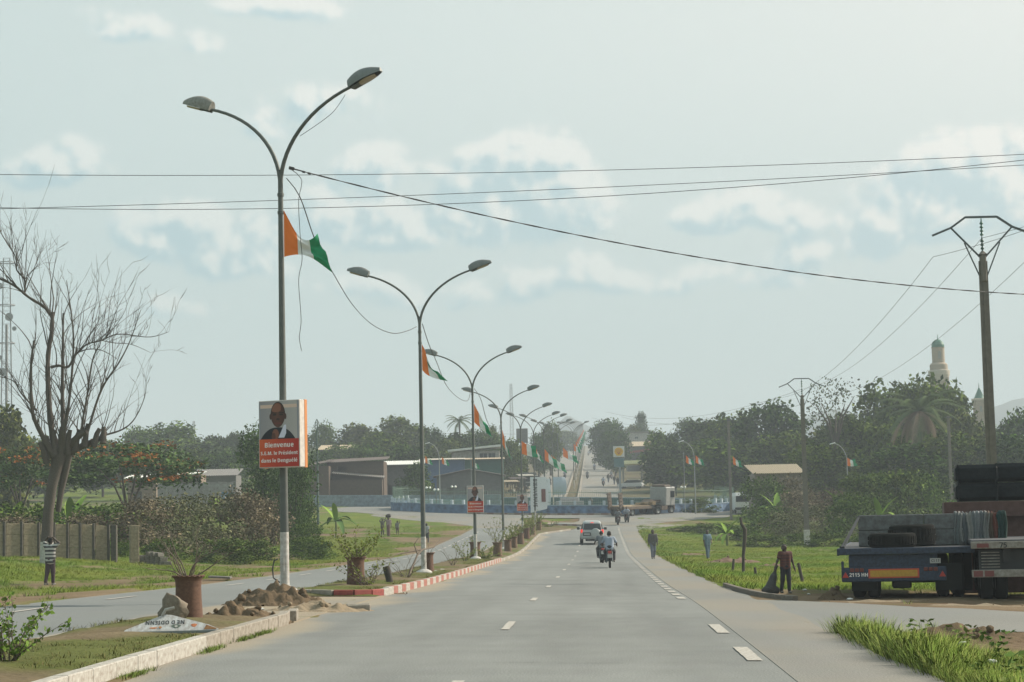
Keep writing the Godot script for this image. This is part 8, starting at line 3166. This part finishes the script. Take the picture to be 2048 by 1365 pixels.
	put(mb, "tail_beam", dirty, t)
	mb = MB.new()
	mb.box(V(-1.12, 1.24, 0.066), V(0.26, 0.09, 0.015))
	put(mb, "red_marker", mat("dull_red", Color(0.16, 0.045, 0.04), 0.6), t)
	letters(t, "75", V(-0.68, 1.24, 0.064), 0.16, mats["sign_black"])
	mb = MB.new()
	mb.box(V(0, 0.62, 0.0), V(2.76, 0.17, 0.07), Basis(), 0.012)
	var bb := put(mb, "bumper_bar", dirty, t)
	for k in 2:
		mb = MB.new()
		mb.box(V(-1.24 + 0.24 * k, 0.62, 0.038), V(0.20, 0.13, 0.015))
		put(mb, "red_marker", mats["dull_red"], bb)
	for k in 6:
		mb = MB.new()
		mb.box(V(-0.96, 0.76 + 0.065 * k, -0.05), V(0.40, 0.018, 0.02))
		put(mb, "grille_bar", dirty, t)
	mb = MB.new()
	mb.box(V(-0.1, 0.9, -0.4), V(2.2, 0.5, 0.15), Basis(), 0.02)
	put(mb, "rear_panel", black, t)
	for s in [-0.6, 0.6]:
		mb = MB.new()
		mb.box(V(s, 1.05, -5.0), V(0.16, 0.38, 9.6))
		put(mb, "chassis_beam", black, t)
	for z in [-0.9, -2.1]:
		for s in [-1.05, -0.72, 0.72, 1.05]:
			wheel(t, V(s, 0.5, z), 0.5, 0.27, mats["wheel_grey"])
	# red-brown flat load and black wrapped bales behind
	var deck_back := spot(1975.0, 52.0)
	mb = MB.new()
	mb.box(V(0.9, 2.22, 0), V(3.8, 0.40, 2.4), Basis(Vector3.UP, turn), 0.02)
	mb.box(V(0.9, 1.1, 0), V(3.4, 2.0, 2.0), Basis(Vector3.UP, turn), 0.02)
	var o := put(mb, "steel_container", mat("red_brown", Color(0.125, 0.065, 0.055), 0.8, 0.0, "rust", 0.6))
	o.position = deck_back
	tag(o, "red-brown steel box carried behind the hanging cloths", "container")
	n = 0
	var bm := mat("black_wrap", Color(0.022, 0.026, 0.029), 0.5, 0.0, "mottle", 0.8, "coarse", 0.5)
	for r in [[1925.0, 0.0, 1.05], [2000.0, 0.0, 1.0], [2075.0, 0.0, 1.0], [1925.0, 1.0, 1.05], [2000.0, 1.0, 1.0], [2075.0, 1.0, 1.0]]:
		mb = MB.new()
		mb.box(V(0, 0, 0), V(r[2] * 1.02, 0.46, 1.6), Basis(), 0.09)
		for x in [-0.45, 0.45]:
			mb.box(V(x * r[2], 0.0, 0.0), V(0.03, 0.475, 1.615), Basis(), 0.004)
		o = put(mb, "wrapped_bale", bm)
		o.transform = Transform3D(B, Vector3(seen(r[0] + 27.0, 950, 52.0).x, deck_back.y + 2.665 + 0.47 * r[1] + (0.02 if n > 3 else 0.0), -52.0))
		tag(o, "%s black wrapped bale in the %s row" % [["left", "middle", "right"][n % 3], ["lower", "upper"][n / 3]], "bale", "black wrapped bales")
		n += 1

func letters(parent: Node3D, text: String, at: Vector3, width: float, m: Material) -> void:
	var tm := TextMesh.new()
	var f := SystemFont.new()
	f.font_names = PackedStringArray(["Droid Sans"])
	f.font_weight = 700
	tm.font = f
	tm.text = text
	tm.font_size = 16
	tm.depth = 0.003
	tm.curve_step = 2.0
	var o := MeshInstance3D.new()
	o.name = "lettering"
	o.mesh = tm
	o.material_override = m
	var s := width / maxf(tm.get_aabb().size.x, 0.01)
	o.transform = Transform3D(Basis().scaled(V(s, s, 1)), at)
	parent.add_child(o, true)

func make_field_things() -> void:
	var wood := mat("post_wood", Color(0.10, 0.08, 0.068), 0.95, 0.0, "bark", 1.2)
	var mb := MB.new()
	var at := spot(1487.0, 81.0)
	var s := FPX / 81.0
	var L := func(u: float, v: float) -> Vector3: return V((u - 1487.0) / s, (1143.0 - v) / s, 0)
	mb.tube([L.call(1487, 1150), L.call(1488, 1110), L.call(1492, 1075), L.call(1493, 1058), L.call(1486, 1045), L.call(1485, 1033)], [0.07, 0.065, 0.075, 0.08, 0.06, 0.05], 9)
	var o := put(mb, "crooked_post", wood)
	o.position = at
	tag(o, "crooked wooden post standing in the grass left of the boy", "post")
	for p in [[1465.0, 84.0, 0.5, -0.15, "short leaning stake left of the crooked post"], [1513.0, 78.0, 0.26, 0.2, "stubby stake right of the crooked post"], [1607.0, 66.0, 0.62, 0.22, "leaning dark stake right of the boy"]]:
		mb = MB.new()
		mb.tube([V(0, -0.1, 0), V(-p[3] * p[2], p[2], 0)], [0.06, 0.05], 8)
		mb.tube([V(-p[3] * p[2], p[2], 0), V(-p[3] * p[2] * 1.05, p[2] + 0.02, 0)], [0.05, 0.02], 8)
		o = put(mb, "stake", wood)
		o.position = spot(p[0], p[1])
		tag(o, p[4], "stake", "stakes on the field")
	var earth: Material = mats["dug_earth"]
	mound(spot(1462.0, 103.0), 1.7, 0.32, 1.2, 31, "earth_mound", "reddish earth heap behind the crooked post", "mound", mat("red_earth", Color(0.20, 0.125, 0.085), 1.0, 0.0, "soil", 0.9, "coarse", 1.0), 5)
	mound(spot(1545.0, 95.0), 1.2, 0.22, 0.9, 32, "earth_mound", "reddish earth heap left behind the boy", "mound", mats["red_earth"], 4)
	mound(spot(1385.0, 128.0), 1.6, 0.22, 1.2, 33, "earth_mound", "low reddish heap between the two walkers", "mound", mats["red_earth"], 3)
	mound(spot(1668.0, 46.6), 0.40, 0.33, 0.35, 34, "earth_mound", "round dark heap left of the blue trailer", "mound", earth, 2)
	mound(spot(1930.0, 29.6), 1.5, 0.26, 1.3, 35, "earth_mound", "bare brown heap behind the tall grass in the near corner", "mound", earth, 8)
	mound(spot(1760.0, 44.6), 1.6, 0.10, 0.5, 36, "earth_mound", "sandy ridge along the side road before the blue trailer", "mound", mats["sandy_earth"], 4)
	mound(spot(1960.0, 42.3), 1.9, 0.10, 0.5, 37, "earth_mound", "sandy ridge along the side road before the white trailer", "mound", mats["sandy_earth"], 4)
	var n := 0
	for p in [[1700.0, 45.6, 0.05], [1680.0, 48.0, 0.035], [1650.0, 49.0, 0.04], [1618.0, 50.0, 0.03], [1929.0, 28.0, 0.055], [1985.0, 24.5, 0.04], [1910.0, 26.3, 0.06], [1610.0, 55.0, 0.045]]:
		var r := Node3D.new()
		r.name = numbered("litter")
		add_child(r)
		r.position = spot(p[0], p[1]) + V(0, 0.03, 0)
		tag(r, ["white scrap beside the round dark heap", "pale scrap left of the blue trailer", "white scrap between the boy and the trailer", "small white scrap right behind the boy", "pale blue scrap on the near bare heap", "white scrap below the near bare heap", "dark clod on the near bare ground", "white stick behind the boy"][n], "litter", "scraps on the right verge")
		rock_mesh(r, "scrap", Vector3.ZERO, p[2], n + 90, mats["litter_white"] if n != 6 else earth, V(1.4, 0.6, 1.0))
		n += 1

func make_people_and_vehicles() -> void:
	mat("rubber", Color(0.02, 0.02, 0.019), 0.9)
	mat("dark_metal", Color(0.03, 0.032, 0.034), 0.6)
	mat("wheel_grey", Color(0.10, 0.10, 0.10), 0.6, 0.2, "rust", 1.2)
	mat("plate", Color(0.40, 0.40, 0.38), 0.6)
	mat("lamp_red", Color(0.42, 0.04, 0.03), 0.35)
	var lit := mat("lamp_red_lit", Color(0.5, 0.05, 0.04), 0.35)
	lit.emission_enabled = true
	lit.emission = Color(0.9, 0.12, 0.08)
	lit.emission_energy_multiplier = 0.9
	suv()
	low_loader()
	hill_truck()
	small_car(1262.0, 340.0, 1.3, Color(0.5, 0.5, 0.5), "white", "white car parked under the filling station canopy")
	small_car(1117.0, 640.0, 0.0, Color(0.08, 0.10, 0.10), "dark", "dark car high on the left hill carriageway")
	van(1482.0, 226.0, "white van nearer the plain concrete pole")
	van(1502.0, 238.0, "white van behind, half hidden by bushes")
	make_bikes_ready()
	trailers()
	make_field_things()

func make_bikes_ready() -> void:
	make_people()
	make_bikes()

func _ready() -> void:
	bump = FastNoiseLite.new()
	bump.seed = 2
	bump.frequency = 0.09
	bump.fractal_octaves = 3
	patch = FastNoiseLite.new()
	patch.seed = 6
	patch.frequency = 0.07
	patch.fractal_octaves = 4
	grain = FastNoiseLite.new()
	grain.seed = 7
	grain.frequency = 0.35
	grain.fractal_octaves = 3
	set_profile()
	set_camera_and_light()
	make_textures()
	make_ground()
	make_roads()
	make_median()
	make_hills()
	make_street()
	make_median_things()
	make_plants()
	make_buildings()
	make_people_and_vehicles()
